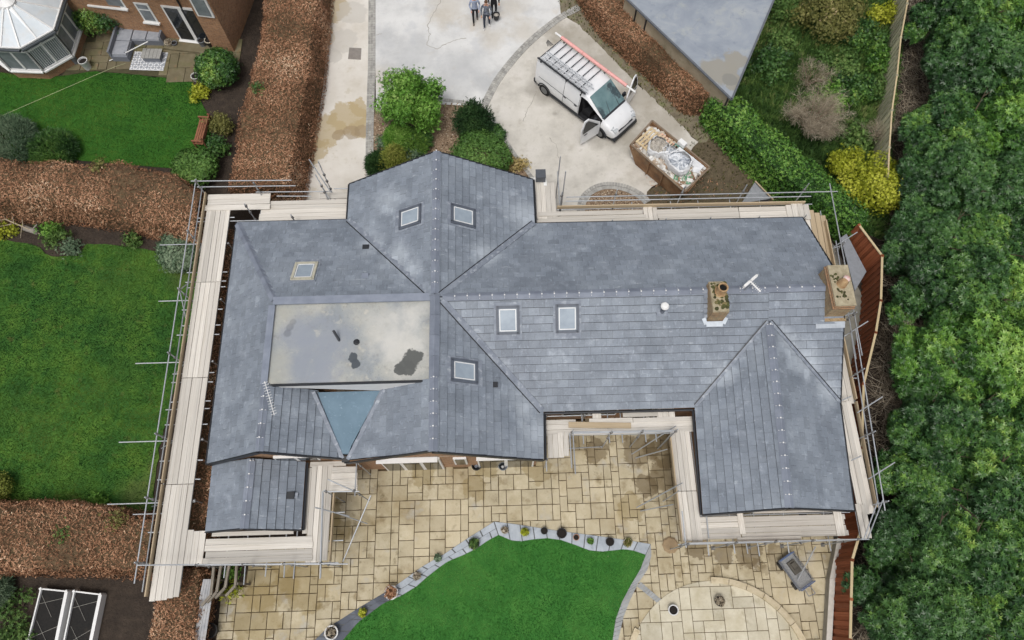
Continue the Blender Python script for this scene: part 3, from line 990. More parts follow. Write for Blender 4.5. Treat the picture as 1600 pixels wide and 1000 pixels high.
ridge((9.56, 2.48, 4.17), (9.94, 9.15, 4.17 + .05), .65, .57)
ridge((-8.62, 4.85, 4.58), (-8.62, 7.3, 4.58), .75, .69)
ridge((-9.35, 2.42, 3.19), (-9.35, 4.8, 3.19), .53, .53)
ridge((-11.2, 14.98, 2.56), (-8.6, 10.55, 4.6), .55, .4, clips=False, step=.5, wa=.16, lift=.05)
# flat roof with raised slate-clad kerb
b = MB()
b.prism([(-8.56, 7.28), (-2.74, 7.28), (-2.74, 10.38), (-8.56, 10.38)], 4.2, 4.55)
b.v = [tuple(W3(v)) for v in b.v]
b.build('flat_roof', M['flat_roof'], house)
b = MB()
b.slab3([(-8.62, 10.32, 4.62), (-2.6, 10.32, 4.62), (-2.6, 10.62, 4.64), (-8.62, 10.62, 4.64)], (0, 0, .05))
b.slab3([(-8.8, 7.26, 4.56), (-8.54, 7.26, 4.6), (-8.54, 10.31, 4.6), (-8.8, 10.31, 4.56)], (0, 0, .05))
b.slab3([(-2.76, 7.26, 4.66), (-2.62, 7.26, 4.72), (-2.62, 10.31, 4.72), (-2.76, 10.31, 4.66)], (0, 0, .05))
b.v = [tuple(W3(v)) for v in b.v]
b.build('roof_kerb', M['slate_ridge'], house)
b = MB()
b.box((-5.6, 7.23, 4.52), (5.9, .07, .1))
b.v = [tuple(W3(v)) for v in b.v]
b.build('flat_roof_gutter', M['dark_trim'], house)
b = MB()
b.prism([(-8.2, 7.27), (-3.2, 7.27), (-3.2, 7.21), (-8.2, 7.21)], [4.3, 3.2, 3.2, 4.3], [4.46] * 4)
b.v = [tuple(W3(v)) for v in b.v]
b.build('white_fascia', M['white'], house)
b = MB()
b.prism([(-7.2, 7.2), (-7.02, 7.2), (-6.25, 5.3), (-6.15, 5.0), (-5.88, 5.0), (-5.76, 5.3), (-4.68, 7.2), (-4.5, 7.2)], [3.3, 3.3, 2.8, 2.75, 2.75, 2.8, 3.3, 3.3], [3.56, 3.56, 3.05, 2.98, 2.98, 3.05, 3.56, 3.56])
b.v = [tuple(W3(v)) for v in b.v]
b.build('valley_deck', M['blue_deck'], house)
b = MB()
for p, q in (((-7.15, 7.2, 3.66), (-6.1, 4.84, 2.93)), ((-4.52, 7.2, 3.7), (-5.9, 4.8, 2.93))):
    b.bar(p, q, .14, .05)
b.v = [tuple(W3(v)) for v in b.v]
b.build('valley_flashing', M['lead'], house)
b = MB()
b.box((-5.99, 4.82, 2.86), (.26, .22, .16))
b.v = [tuple(W3(v)) for v in b.v]
b.build('hopper', plain('hopper_dark', c8(58, 58, 58), .6), house)
# valleys
vb, vd = MB(), MB()
def valley(p, q, w_=.13, lift=.115, side=1):
    p, q = Vector(p) + Vector((0, 0, lift)), Vector(q) + Vector((0, 0, lift))
    d = (q - p).normalized()
    n = Vector((-d.y, d.x, 0)).normalized()
    vb = MB()
    vb.bar(W3(p), W3(q), w_ * 1.7, .022)
    vb.build('valley_lining', M['lead'], house)
    vd = MB()
    vd.bar(W3(p + n * side * w_), W3(q + n * side * w_), .035, .035)
    vd.build('valley_edge', M['dark_trim'], house)
valley((-6.5, 15.02, EV), (-2.78, 10.6, 4.55), side=-1)
valley((1.36, 14.64, EV), (-2.35, 10.5, 4.62), side=-1)
valley((1.34, 6.5, EV), (-2.3, 10.3, 4.6), side=1)
valley((7.22, 6.52, EV), (9.9, 9.28, 4.1), w_=.07, side=1)
valley((12.74, 6.56, EV), (10.0, 9.28, 4.1), w_=.07, side=-1)

# gutters and verges
def gutter(p, q, name='gutter', r=.055, m=None):
    b = MB()
    b.tube(W3(p), W3(q), r, 8)
    b.build(name, m or M['dark_trim'], house, smooth=True)
gutter((-11.3, 15.1, 2.44), (-6.6, 15.1, 2.44))
gutter((1.45, 14.68, 2.44), (12.85, 14.64, 2.44))
gutter((1.42, 6.43, 2.44), (7.14, 6.41, 2.44))
gutter((-6.62, 15.1, 2.44), (-6.62, 16.85, 2.44))
gutter((1.43, 14.68, 2.44), (1.43, 16.85, 2.44))
gutter((1.39, 4.66, 2.44), (1.43, 6.43, 2.44))
gutter((7.14, 6.41, 2.44), (6.96, 2.5, 2.44))
gutter((12.84, 6.5, 2.44), (12.55, 2.46, 2.44))
gutter((-7.58, 4.85, 2.2), (-7.55, 2.4, 2.2))
gutter((-11.3, 4.87, 2.44), (-11.32, 15.1, 2.44), r=.04)
def verge(p, q):
    b = MB()
    b.bar(W3(Vector(p) + Vector((0, 0, -.08))), W3(Vector(q) + Vector((0, 0, -.08))), .04, .24)
    b.build('bargeboard', M['dark_trim'], house)
for xa, za, xb, zb, y in ((-6.55, EV, RX, RH, 16.85), (1.36, EV, RX, RH, 16.85), (1.3, EV, RX, RH, 4.63), (-5.98, 2.85, RX, RH, 4.68), (-11.2, EV, -8.62, 4.6, 4.83), (-6.05, 2.85, -8.62, 4.6, 4.83)):
    verge((xa, y, za), (xb, y, zb))
verge((7.03, 2.48, EV), (9.56, 2.47, 4.15))
verge((12.48, 2.47, EV), (9.56, 2.47, 4.15))
verge((12.83, 14.58, EV), (12.83, 10.42, 4.7))
verge((12.83, 6.5, EV), (12.83, 10.42, 4.7))
verge((-11.05, 2.42, 2.25), (-9.35, 2.42, 3.2))
verge((-7.62, 2.4, 2.25), (-9.35, 2.4, 3.2))
# walls
b = MB()
def wall(pts, z0, z1):
    b.prism([(R(*p).x, R(*p).y) for p in pts], z0, z1)
wall([(-11.0, 4.98), (-6.6, 4.98), (-6.6, 14.8), (-11.0, 14.8)], 0, 2.42)
wall([(-6.6, 4.9), (1.1, 4.9), (1.1, 16.6), (-6.6, 16.6)], 0, 2.4)
wall([(1.1, 6.75), (12.5, 6.75), (12.5, 14.35), (1.1, 14.35)], 0, 2.41)
wall([(7.35, 2.75), (12.25, 2.75), (12.45, 6.74), (7.5, 6.74)], 0, 2.4)
wall([(-10.85, 2.65), (-7.8, 2.65), (-7.8, 4.97), (-10.85, 4.97)], 0, 2.15)
for pts, z in (([(-6.4, EV), (1.2, EV), (RX, RH - .12)], (16.45, 16.6)), ([(-6.2, EV), (1.2, EV), (RX, RH - .12)], (4.9, 5.05)), ([(-11, EV), (-6.3, 2.7), (-8.62, 4.4)], (4.98, 5.1)), ([(7.3, EV), (12.3, EV), (9.56, 4.0)], (2.75, 2.9))):
    b.slab3([W3((x, z[0], h)) for x, h in pts], W3((0, z[1] - z[0], 0)))
for x in (12.38, ):
    b.slab3([W3((x, 6.8, EV)), W3((x, 14.3, EV)), W3((x, 10.42, 4.55))], W3((.12, 0, 0)))
b.build('wall', M['brick_house'], house)
# white joinery under the south gable and elsewhere
def win(x0, x1, z0, z1, y, name='window', nrm=-1, panes=2):
    f = MB()
    f.box(R((x0 + x1) / 2, y + nrm * .03, (z0 + z1) / 2), (x1 - x0, .1, z1 - z0), MYAW.to_3x3())
    o = f.build(name, M['white'], house)
    for k in range(panes):
        wd = (x1 - x0) / panes
        g_ = MB()
        g_.box(R(x0 + wd * (k + .5), y + nrm * .085, (z0 + z1) / 2), (wd - .14, .02, z1 - z0 - .16), MYAW.to_3x3())
        g_.build('pane', M['glass_dark'], o)
win(-4.9, -2.6, .05, 2.3, 4.9, 'patio_door', panes=3)
win(-1.2, 1.0, .05, 2.3, 4.9, 'patio_door', panes=2)
win(-2.1, -1.6, 1.0, 2.2, 4.9, panes=1)
win(2.2, 4.4, .9, 2.2, 6.75)
win(5.0, 6.6, .05, 2.15, 6.75, 'patio_door')
win(8.4, 11.3, .05, 2.15, 2.75, 'patio_door', panes=3)
win(-8.6, -7.0, 2.5, 3.1, 4.96, panes=2)
win(4, 6, .9, 2.2, 14.37, nrm=1)
win(-4, -1.4, .9, 2.2, 16.62, nrm=1)
win(-9.9, -8.9, .9, 2.0, 2.65, panes=1)
# white soffit boards seen below the south gable
for x0, x1, z in ((-4.95, -2.66, 2.42), (-1.2, 1.05, 2.44)):
    b = MB()
    b.box(R((x0 + x1) / 2, 4.79, z), (x1 - x0, .2, .06), MYAW.to_3x3())
    b.build('soffit', M['white'], house)
# roof windows
def rooflight(pl, x, y, wd=.78, ln=.98, m='glass_sky', fr=None, up=None):
    a, n = pl
    n = Vector(n)
    u = Vector((-n.x, -n.y, 0)).normalized()
    z = hz(pl, x, y)
    yv = (u - n * u.dot(n)).normalized()
    xv = yv.cross(n)
    rm = Matrix((xv, yv, n)).transposed().to_4x4()
    mw = MYAW @ Matrix.Translation((x, y, z)) @ rm
    T = lambda q: mw @ Vector(q)
    rr3 = mw.to_3x3()
    f = MB()
    for c, s_ in (((0, ln / 2, .06), (wd, .1, .12)), ((0, -ln / 2, .06), (wd, .1, .12)), ((wd / 2, 0, .06), (.1, ln + .1, .12)), ((-wd / 2, 0, .06), (.1, ln + .1, .12))):
        f.box(T(c), s_, rr3)
    o = f.build('roof_window', fr or M['lead_dark'], house)
    f = MB()
    f.box(T((0, -ln / 2 - .16, .045)), (wd + .24, .22, .016), rr3)
    f.box(T((0, ln / 2 + .12, .05)), (wd + .24, .14, .03), rr3)
    for s_ in (-1, 1):
        f.box(T((s_ * (wd / 2 + .09), 0, .046)), (.09, ln + .1, .02), rr3)
    f.build('flashing', M['lead'], o)
    f = MB()
    f.box(T((0, 0, .085)), (wd - .1, ln - .1, .02), rr3)
    f.build('pane', M[m], o)
    f = MB()
    for c, s_ in (((0, ln / 2 - .09, .1), (wd - .16, .03, .02)), ((0, -ln / 2 + .09, .1), (wd - .16, .03, .02)), ((wd / 2 - .09, 0, .1), (.03, ln - .16, .02)), ((-wd / 2 + .09, 0, .1), (.03, ln - .16, .02))):
        f.box(T(c), s_, rr3)
    f.build('sash', M['white'], o)
    return o
M['lead_dark'] = plain('lead_dark', c8(88, 94, 104), .45)
M['frame_cream'] = plain('frame_cream', c8(186, 182, 164), .5)
rooflight(p_nsL, -3.62, 14.15)
rooflight(p_nsR, -1.58, 14.12)
rooflight(p_wN, -7.75, 11.95, fr=M['frame_cream'], wd=.8, ln=.95)
rooflight(p_eS, .12, 9.62)
rooflight(p_eS, 2.35, 9.62)
rooflight(p_nsR, -1.56, 7.66)
# slate vents
for pl, x, y in ((p_wN, -5.55, 13.3), (p_nsR, -.45, 7.3), (p_wN, -5.35, 11.65)):
    b = MB()
    b.box(R(x, y, hz(pl, x, y) + .06), (.26, .2, .05), MYAW.to_3x3())
    b.build('slate_vent', M['dark_trim'] if x != -5.35 else M['slate_ridge'], house)
# pipes: flat roof stub, bent vent, flue with white cowl, extension vent
b = MB()
b.tube(R(-6.08, 8.85, 4.5), R(-6.22, 9.1, 4.95), .05, 10)
b.build('vent_pipe', plain('pipe_dark', c8(70, 72, 76), .5), house, smooth=True)
b = MB()
b.lathe([(.12, 4.55), (.12, 4.57), (.05, 4.58), (.05, 4.62)], R(-5.45, 8.78, 0), 10)
b.build('vent_stub', M['dark_trim'], house)
b = MB()
b.box(R(5.93, 9.72, hz(p_eS, 5.93, 9.72) + .05), (.42, .3, .03), Matrix.Rotation(.5, 3, 'X'))
b.build('flue_base', M['lead'], house)
b = MB()
z = hz(p_eS, 5.93, 9.75)
b.lathe([(.09, 0), (.09, .1), (.06, .12), (.06, .5)], R(5.93, 9.75, z), 12)
fl = b.build('flue', M['lead_dark'], house, smooth=True)
b = MB()
b.lathe([(.07, .46), (.15, .5), (.16, .56), (.12, .62), (.0, .64)], R(5.93, 9.75, z), 14)
b.build('flue_cowl', M['white'], fl, smooth=True)
b = MB()
b.box(R(-8.05, 3.62, 2.52), (.34, .26, .07), MYAW.to_3x3())
b.box(R(-7.93, 3.62, 2.54), (.1, .22, .1), MYAW.to_3x3())
b.build('slate_vent', M['dark_trim'], house)
b = MB()
b.box(R(-7.84, 3.62, 2.46), (.13, .2, .02), Matrix.Rotation(.3, 3, 'Y'))
b.build('vent_flashing', M['lead'], house)
# chimneys
M['brick_chim'] = brick_mat('brick_chim', c8(170, 152, 118), c8(148, 128, 96), c8(182, 170, 144))
M['brick_red'] = brick_mat('brick_red', c8(152, 124, 96), c8(140, 114, 88), c8(158, 146, 124))
M['mortar_cap'] = mat('mortar_cap', [(.25, c8(138, 128, 104)), (.55, c8(164, 154, 130)), (.8, c8(182, 173, 148))], scale=6, detail=8, rough=.95, bump=.6, bscale=14, bdist=.03, layers=[(7, .62, .72, c8(88, 82, 60), .6)])
M['terracotta'] = mat('terracotta', [(.3, c8(150, 116, 84)), (.7, c8(184, 158, 120))], scale=6, rough=.9, layers=[(4, .6, .7, c8(110, 98, 76), .5)])
M['moss_green'] = leaf_mat('moss_green', [(0, c8(58, 58, 38)), (.6, c8(88, 90, 54)), (1, c8(128, 116, 82))], rough=.95)
MR3 = MYAW.to_3x3()
b = MB()
b.box(R(12.44, 10.26, 3.72), (.74, 1.66, 2.4), MR3)
b.box(R(12.48, 10.2, 2.1), (.8, 1.9, 4.1), MR3)
ch = b.build('chimney', M['brick_chim'], house)
b = MB()
b.box(R(12.45, 10.27, 4.95), (.8, 1.74, .06), MR3)
b.box(R(12.47, 10.28, 5.02), (.75, 1.68, .08), MR3)
b.build('corbel', M['brick_red'], ch)
b = MB()
b.box(R(12.5, 10.3, 5.09), (.76, 1.64, .07), MR3)
b.build('flaunching', M['mortar_cap'], ch)
b = MB()
c = R(12.5, 10.35, 5.12)
b.lathe([(.2, 0), (.17, .06), (.16, .22), (.1, .3), (.0, .32)], c, 14)
b.build('chimney_pot', M['terracotta'], ch, smooth=True)
b = MB()
c = R(12.6, 10.45, 5.3)
b.lathe([(.13, 0), (.13, .08), (.06, .14), (.0, .15)], c, 12)
b.build('pot_cowl', mat('cowl', [(.4, c8(214, 206, 200)), (.6, c8(206, 150, 146))], scale=9, rough=.6), ch, smooth=True)
b = MB()
b.box(R(12.3, 9.17, 3.99 + .06), (1.1, .3, .03), Matrix.Rotation(.45, 3, 'X') @ MR3)
b.build('lead_apron', plain('apron_pale', c8(166, 173, 181), .5), ch)
b = MB()
b.box(R(7.92, 10.0, 4.3), (.6, 1.22, 1.45), MR3)
ch2 = b.build('chimney', M['brick_chim'], house)
b = MB()
b.box(R(7.92, 10.0, 5.05), (.58, 1.2, .06), MR3)
b.build('flaunching', M['mortar_cap'], ch2)
b = MB()
c = R(7.98, 10.18, 5.08)
prof = [(.24, 0), (.2, .05), (.17, .1), (.16, .34), (.19, .36), (.19, .42), (.14, .42), (.13, .1)]
b.lathe(prof, c, 16)
b.build('chimney_pot', M['terracotta'], ch2, smooth=True)
b = MB()
b.lathe([(.128, .36), (.0, .365)], c, 12)
b.build('pot_opening', plain('opening_black', c8(16, 15, 14), .95), ch2)  # near-black disc closing the mouth of the pot
b = MB()
z = hz(p_eS, 7.9, 9.3)
b.box(R(7.9, 9.27, z + .07), (.62, .2, .03), Matrix.Rotation(.5, 3, 'X') @ MR3)
b.box(R(7.53, 9.37, z + .12), (.14, .26, .03), Matrix.Rotation(.5, 3, 'X') @ Matrix.Rotation(.4, 3, 'Z'))
b.box(R(8.29, 9.37, z + .12), (.14, .26, .03), Matrix.Rotation(.5, 3, 'X') @ Matrix.Rotation(-.4, 3, 'Z'))
b.build('lead_apron', plain('apron_white', c8(192, 200, 208), .5), ch2)
b = MB()
for k in range(6):
    b.box(R(7.55, 9.55 + k * .16, hz(p_eS, 7.5, 9.55 + k * .16) + .08), (.14, .14, .03), Matrix.Rotation(.5, 3, 'X') @ MR3)
b.build('step_flashing', M['lead'], ch2)
b = MB()
for k in range(90):
    x, y = random.uniform(7.7, 8.2), random.uniform(9.5, 10.55)
    if (x - 7.98) ** 2 + (y - 10.18) ** 2 < .04:
        continue
    b.cr = random.random()
    r = random.uniform(.03, .09)
    b.ball(R(x, y, 5.08), r, 6, 4, (1, 1, .5))
b.build('moss', M['moss_green'], ch2, kind='stuff')
b = MB()
for k in range(30):
    b.cr = random.random() * .5
    x, y = random.choice(((12.3, 10.62), (12.35, 10.02), (12.5, 9.9)))
    b.ball(R(x + random.gauss(0, .08), y + random.gauss(0, .08), 5.12), random.uniform(.03, .06), 6, 4, (1, 1, .7))
b.build('moss', M['moss_green'], ch, kind='stuff')

# aerials
def aerial(label, base, top, d, n, ln, el, m, boom=.012):
    r = root('tv_aerial', label, 'aerial', base)
    base, top = Vector(base), Vector(top)
    b = MB()
    b.tube(base, top, .02, 8)
    b.build('mast', M['tube'], r)
    d = Vector(d).normalized()
    p0, p1 = top - d * .1, top + d * ln
    b = MB()
    b.tube(p0, p1, boom, 6)
    b.build('boom', m, r)
    s_ = d.cross(Vector((0, 0, 1))).normalized()
    for k in range(n):
        c = p0.lerp(p1, (k + .5) / n)
        b = MB()
        b.tube(c - s_ * el, c + s_ * el, .007, 5)
        b.build('element', m, r)
    return r, p0, s_, d
aerial('long thin television aerial with many short rods over the left gable', R(-8.35, 7.16, 4.6), R(-8.3, 7.0, 5.5), R(.52, -1.5, -.15), 13, 1.15, .1, M['white'])
r, p0, s_, d = aerial('stubby white television aerial on the ridge beside the mossy chimney', R(9.0, 10.35, 4.75), R(9.05, 10.3, 5.5), R(.5, -.62, -.05), 7, .42, .09, M['white'], .03)
b = MB()
for t in (-.09, 0, .09):
    b.tube(p0 - s_ * .38 + Vector((0, 0, t)), p0 + s_ * .38 + Vector((0, 0, t)), .012, 6)
b.bar(p0 - s_ * .34, p0 - s_ * .02, .09, .16)
b.bar(p0 + s_ * .34, p0 + s_ * .02, .09, .16)
b.build('reflector', M['white'], r)

# ------------------------------------------------------------------ scaffolding
DK = 2.1
def X(x, y, z):
    return R(x, y, z)
COUP = []
class Scaf:
    def __init__(s, label, x, y):
        s.r = root('scaffold', label, 'scaffolding', R(x, y, 0), YAW, 'tube and board scaffolds round the bungalow')
        s.c = MB()
    def boards_y(s, x0, x1, y0, y1, n, z=DK, cuts=(), m=None, jit=.06):
        """boards running north-south"""
        w_ = (x1 - x0) / n
        ys = [y0] + sorted(cuts) + [y1]
        for i in range(n):
            x = x0 + w_ * (i + .5)
            for a, b_ in zip(ys[:-1], ys[1:]):
                j0, j1 = random.uniform(-jit, jit), random.uniform(-jit, jit)
                dz = random.uniform(-.008, .008)
                if a != y0: j0 = .012
                if b_ != y1: j1 = -.012
                beam(s.r, 'board', X(x, a + j0, z + dz), X(x + random.uniform(-.008, .008), b_ + j1, z + dz), w_ - .012, .04, m or M['board'])
    def boards_x(s, x0, x1, y0, y1, n, z=DK, cuts=(), m=None, jit=.06):
        w_ = (y1 - y0) / n
        xs = [x0] + sorted(cuts) + [x1]
        for i in range(n):
            y = y0 + w_ * (i + .5)
            for a, b_ in zip(xs[:-1], xs[1:]):
                j0, j1 = random.uniform(-jit, jit), random.uniform(-jit, jit)
                dz = random.uniform(-.008, .008)
                if a != x0: j0 = .012
                if b_ != x1: j1 = -.012
                beam(s.r, 'board', X(a + j0, y, z + dz), X(b_ + j1, y + random.uniform(-.008, .008), z + dz), w_ - .012, .04, m or M['board'])
    def toe(s, p, q, m=None):
        beam(s.r, 'toe_board', X(*p), X(*q), .045, .22, m or M['board_tan'])
    def t(s, name, p, q):
        return tube(s.r, name, X(*p), X(*q))
    def clip(s, p):
        s.c.box(X(*p), (.09, .09, .09), Matrix.Rotation(random.random(), 3, 'Z'))
    def post(s, x, y, z1=3.3, lean=(0, 0)):
        s.t('standard', (x, y, 0), (x + lean[0], y + lean[1], z1))
        for z in (DK - .12, DK + .5, DK + 1.0):
            if z < z1:
                s.clip((x, y, z))
        b_ = MB()
        b_.box(X(x, y, .04), (.15, .15, .012))
        b_.build('base_plate', M['coupler'], s.r)
    def done(s):
        if s.c.v:
            s.c.build('couplers', M['coupler'], s.r, kind='stuff')

# long west run over the beech hedge
s = Scaf('long west scaffold walkway of pale boards over the beech hedge', -12.4, 8)
s.boards_y(-12.83, -11.8, .2, 16.7, 5, cuts=(4.2, 8.35, 12.5))
s.toe((-12.92, 4.25, DK + .1), (-12.92, 16.75, DK + .1))
s.toe((-12.92, .3, DK + .08), (-12.92, 4.2, DK + .08))
s.t('guard_rail', (-12.95, .72, DK + 1.0), (-13.0, 16.9, DK + 1.0))
s.t('guard_rail', (-12.88, .45, DK + .5), (-12.93, 16.85, DK + .5))
s.t('ledger', (-12.98, .4, DK - .12), (-12.98, 16.8, DK - .12))
s.t('ledger', (-11.85, .4, DK - .12), (-11.85, 15.4, DK - .12))
for y in (1.4, 3.6, 5.9, 9.05, 11.75, 14.35, 16.75):
    s.post(-12.98, y, 3.25)
    s.post(-11.74, y, DK - .06) if y < 15 else None
for y in (2.5, 4.4, 5.1, 6.5, 7.1, 7.4, 8.2, 8.55, 10.2, 10.6, 11.3, 12.3, 12.55, 13.0, 15.6):
    s.t('transom', (-13.22 + random.uniform(-.12, .1), y, DK - .06), (-11.6, y + random.uniform(-.02, .02), DK - .06))
for (xe, y) in ((-14.66, 14.36), (-14.31, 11.74), (-14.82, 9.05), (-14.93, 5.88), (-14.96, 3.56)):
    s.t('outrigger', (xe, y, DK - .1), (-11.7, y, DK - .1))
    s.t('raker', (xe + .7, y + .12, .05), (-12.9, y - .05, DK - .15))
s.t('raker', (-13.9, 6.6, .1), (-12.98, 5.8, 2.2))
s.t('raker', (-14.1, 3.2, 1.7), (-12.6, 3.2, 1.72))
s.t('brace', (-12.99, 9.0, .3), (-12.99, 11.7, 3.0))
s.t('brace', (-12.99, 14.3, .3), (-12.99, 11.8, 3.0))
s.done()

# north-west corner
s = Scaf('north west scaffold of boards beside the left side of the front gable', -9, 16)
s.boards_x(-10.5, -6.65, 15.3, 16.35, 5, z=DK - .05)
s.boards_x(-12.85, -10.12, 15.9, 16.7, 3, z=DK + .045)
s.boards_x(-8.0, -6.7, 16.4, 16.7, 1, z=DK - .04)
s.t('guard_rail', (-13.2, 16.8, DK + 1.0), (-8.92, 16.72, DK + 1.0))
s.t('guard_rail', (-13.15, 16.82, DK + .5), (-8.9, 16.76, DK + .5))
s.t('guard_rail', (-10.7, 16.68, DK + .2), (-7.5, 16.62, DK + .2))
s.t('guard_rail', (-9.8, 16.5, DK + .12), (-8.3, 16.45, DK + .12))
s.t('ledger', (-13.2, 15.45, DK - .1), (-8.7, 15.42, DK - .1))
s.t('ledger', (-10.6, 15.2, DK - .1), (-6.7, 15.2, DK - .1))
s.post(-10.5, 16.6, 3.2)
s.post(-7.55, 16.95, 4.1)
s.post(-7.62, 16.4, 3.2)
s.post(-10.72, 15.5, 3.3)
s.post(-8.9, 15.2, 2.85)
s.t('transom', (-10.5, 16.85, DK - .1), (-10.5, 15.15, DK - .1))
s.t('transom', (-7.5, 16.85, DK - .1), (-7.5, 15.15, DK - .1))
s.t('brace', (-8.0, 17.2, 3.9), (-7.35, 16.4, 2.6))
s.t('brace', (-7.9, 16.9, 3.2), (-7.5, 16.3, 2.2))
s.t('transom', (-7.3, 16.75, DK + .2), (-6.6, 16.75, DK + .2))
s.done()

# north-east run
s = Scaf('north east scaffold walkway of boards along the front eaves above the dirt', 6, 15.3)
s.boards_y(1.52, 2.38, 15.1, 16.85, 4)
s.boards_x(1.5, 6.3, 14.85, 15.2, 2)
s.boards_x(1.6, 6.1, 15.2, 15.42, 1, z=DK + .03)
s.boards_y(6.15, 6.75, 14.85, 15.55, 3)
s.boards_x(6.75, 13.3, 14.75, 15.42, 3, cuts=(10.3,))
s.boards_y(12.35, 13.35, 14.7, 15.5, 4, z=DK + .05)
s.toe((2.4, 15.6, DK + .1), (13.2, 15.52, DK + .1))
s.t('guard_rail', (2.75, 15.55, DK + 1.0), (14.25, 15.5, DK + 1.0))
s.t('guard_rail', (2.75, 15.62, DK + .55), (13.3, 15.56, DK + .55))
s.t('ledger', (2.4, 15.6, DK - .1), (13.6, 15.55, DK - .1))
s.t('ledger', (1.5, 14.8, DK - .1), (13.4, 14.72, DK - .1))
for x, z in ((2.55, 3.4), (4.85, 3.5), (7.65, 3.55), (10.25, 3.6), (12.85, 3.6)):
    s.t('standard', (x - .05, 15.62, 0), (x, 15.62, z))
    s.clip((x, 15.62, DK + 1)); s.clip((x, 15.62, DK - .1))
for x in (4.7, 7.0, 8.9, 11.0, 13.0):
    s.t('standard', (x, 14.72, 0), (x, 14.72, 2.55))
s.t('standard', (2.5, 16.9, 0), (2.5, 16.9, 4.1))
s.t('standard', (2.7, 16.3, 0), (2.7, 16.3, 3.9))
s.t('guard_rail', (2.45, 16.9, DK + .9), (2.45, 15.3, DK + .9))
for x in (5.7, 6.25, 7.4, 8.6, 10.0, 11.3):
    s.t('transom', (x, 15.85, DK - .06), (x, 14.7, DK - .06))
s.done()

# east run past the brick chimney
s = Scaf('east scaffold walkway squeezed between the gable wall and red boarded fence', 13.4, 8)
for k in range(4):
    x = 12.95 + k * .23
    beam(s.r, 'board', X(x + .28, 15.35 - k * .14, DK - .03), X(x + .15, 11.1 - k * .05, DK - .03), .215, .04, M['board_tan'] if k else M['board'])
s.toe((13.92, 14.6, DK + .1), (13.86, 11.2, DK + .1))
s.boards_y(12.92, 13.56, 6.6, 10.4, 3, z=DK)
s.boards_y(12.85, 13.45, 2.4, 6.6, 3, z=DK + .02, m=M['board'])
s.boards_y(12.78, 13.15, 1.55, 2.7, 2, z=DK + .04)
s.toe((13.6, 6.7, DK + .1), (13.62, 10.4, DK + .1))
s.toe((13.5, 2.6, DK + .1), (13.58, 6.6, DK + .1))
s.t('guard_rail', (13.98, 15.9, DK + 1.0), (13.75, 8.2, DK + 1.0))
s.t('guard_rail', (13.95, 13.4, DK + .55), (13.72, 8.2, DK + .55))
s.t('guard_rail', (13.72, 9.3, DK + 1.0), (13.35, 2.4, DK + 1.0))
s.t('guard_rail', (13.74, 9.3, DK + .55), (13.38, 2.5, DK + .55))
s.t('guard_rail', (13.34, 2.75, DK + 1.0), (12.55, 1.5, DK + 1.0))
s.t('guard_rail', (13.4, 2.8, DK + .55), (12.62, 1.5, DK + .55))
s.t('ledger', (13.9, 15.2, DK - .1), (13.5, 1.6, DK - .1))
s.t('ledger', (12.95, 14.0, DK - .1), (12.8, 1.6, DK - .1))
for x, y in ((13.95, 13.0), (13.78, 9.9), (13.6, 7.6), (13.5, 5.2), (13.42, 2.7)):
    s.t('standard', (x, y, 0), (x, y, 3.35))
    s.clip((x, y, DK + 1)); s.clip((x, y, DK + .5))
    s.t('transom', (12.9, y, DK - .06), (x + .6, y + .5, DK - .06)) if y > 9 else s.t('transom', (12.8, y, DK - .06), (x + .3, y, DK - .06))
for x, y in ((13.8, 13.2), (13.4, 9.2), (13.3, 6.1), (13.2, 3.6)):
    s.t('raker', (x + 1.1, y + .55, DK + .6), (x + .1, y, DK + .4))
for x, y in ((12.9, 6.6), (12.8, 4.3)):
    s.t('transom', (x, y, 2.5), (x + .4, y + .15, 2.5))
s.done()

# courtyard run
s = Scaf('courtyard scaffold of pale boards across the back wall between the two rear wings', 4.3, 5.9)
s.boards_x(1.4, 7.2, 5.62, 5.85, 1, z=DK)
s.boards_x(1.4, 4.2, 5.85, 6.05, 1)
s.boards_x(4.2, 7.2, 5.85, 6.05, 1, z=DK + .02)
s.boards_x(1.35, 2.6, 6.05, 6.25, 1)
s.boards_x(3.1, 4.9, 6.05, 6.25, 1, z=DK + .04)
s.boards_x(4.9, 7.3, 6.04, 6.22, 1, z=DK + .05)
s.boards_x(4.45, 5.8, 6.26, 6.44, 1, z=DK + .03)
s.boards_y(5.8, 6.5, 6.2, 6.75, 3, z=DK + .03)
s.boards_y(3.3, 3.65, 6.1, 6.7, 1, z=DK - .02)
s.boards_y(1.5, 2.32, 4.78, 5.7, 4, z=DK + .05)
s.t('guard_rail', (2.4, 5.55, DK + .95), (6.2, 5.5, DK + .95))
s.t('guard_rail', (2.4, 5.6, DK + .5), (6.2, 5.55, DK + .5))
s.t('ledger', (2.3, 5.66, DK - .1), (6.4, 5.62, DK - .1))
s.t('ledger', (1.5, 6.42, DK - .1), (4.2, 6.42, DK - .1))
s.t('guard_rail', (2.42, 5.55, DK + .95), (2.42, 4.0, DK + .95))
s.t('guard_rail', (2.34, 5.6, DK + .5), (2.34, 4.3, DK + .5))
s.t('guard_rail', (1.44, 5.0, DK - .1), (1.44, 4.3, DK - .1))
for x, y in ((2.4, 5.55), (3.85, 5.5), (5.0, 5.5), (6.25, 5.48), (1.46, 4.75), (1.5, 6.4), (3.0, 6.4)):
    s.t('standard', (x, y, 0), (x, y, 3.35 if y < 6 and x > 2 else 2.2))
    s.clip((x, y, DK - .1)); s.clip((x, y, DK + .9)) if x > 2 and y < 6 else None
for x in (2.9, 3.9, 4.4, 5.3, 5.7):
    s.t('transom', (x, 6.5, DK - .06), (x, 5.3, DK - .06))
s.t('brace', (3.85, 5.5, .3), (2.4, 5.3, 1.2))
s.done()

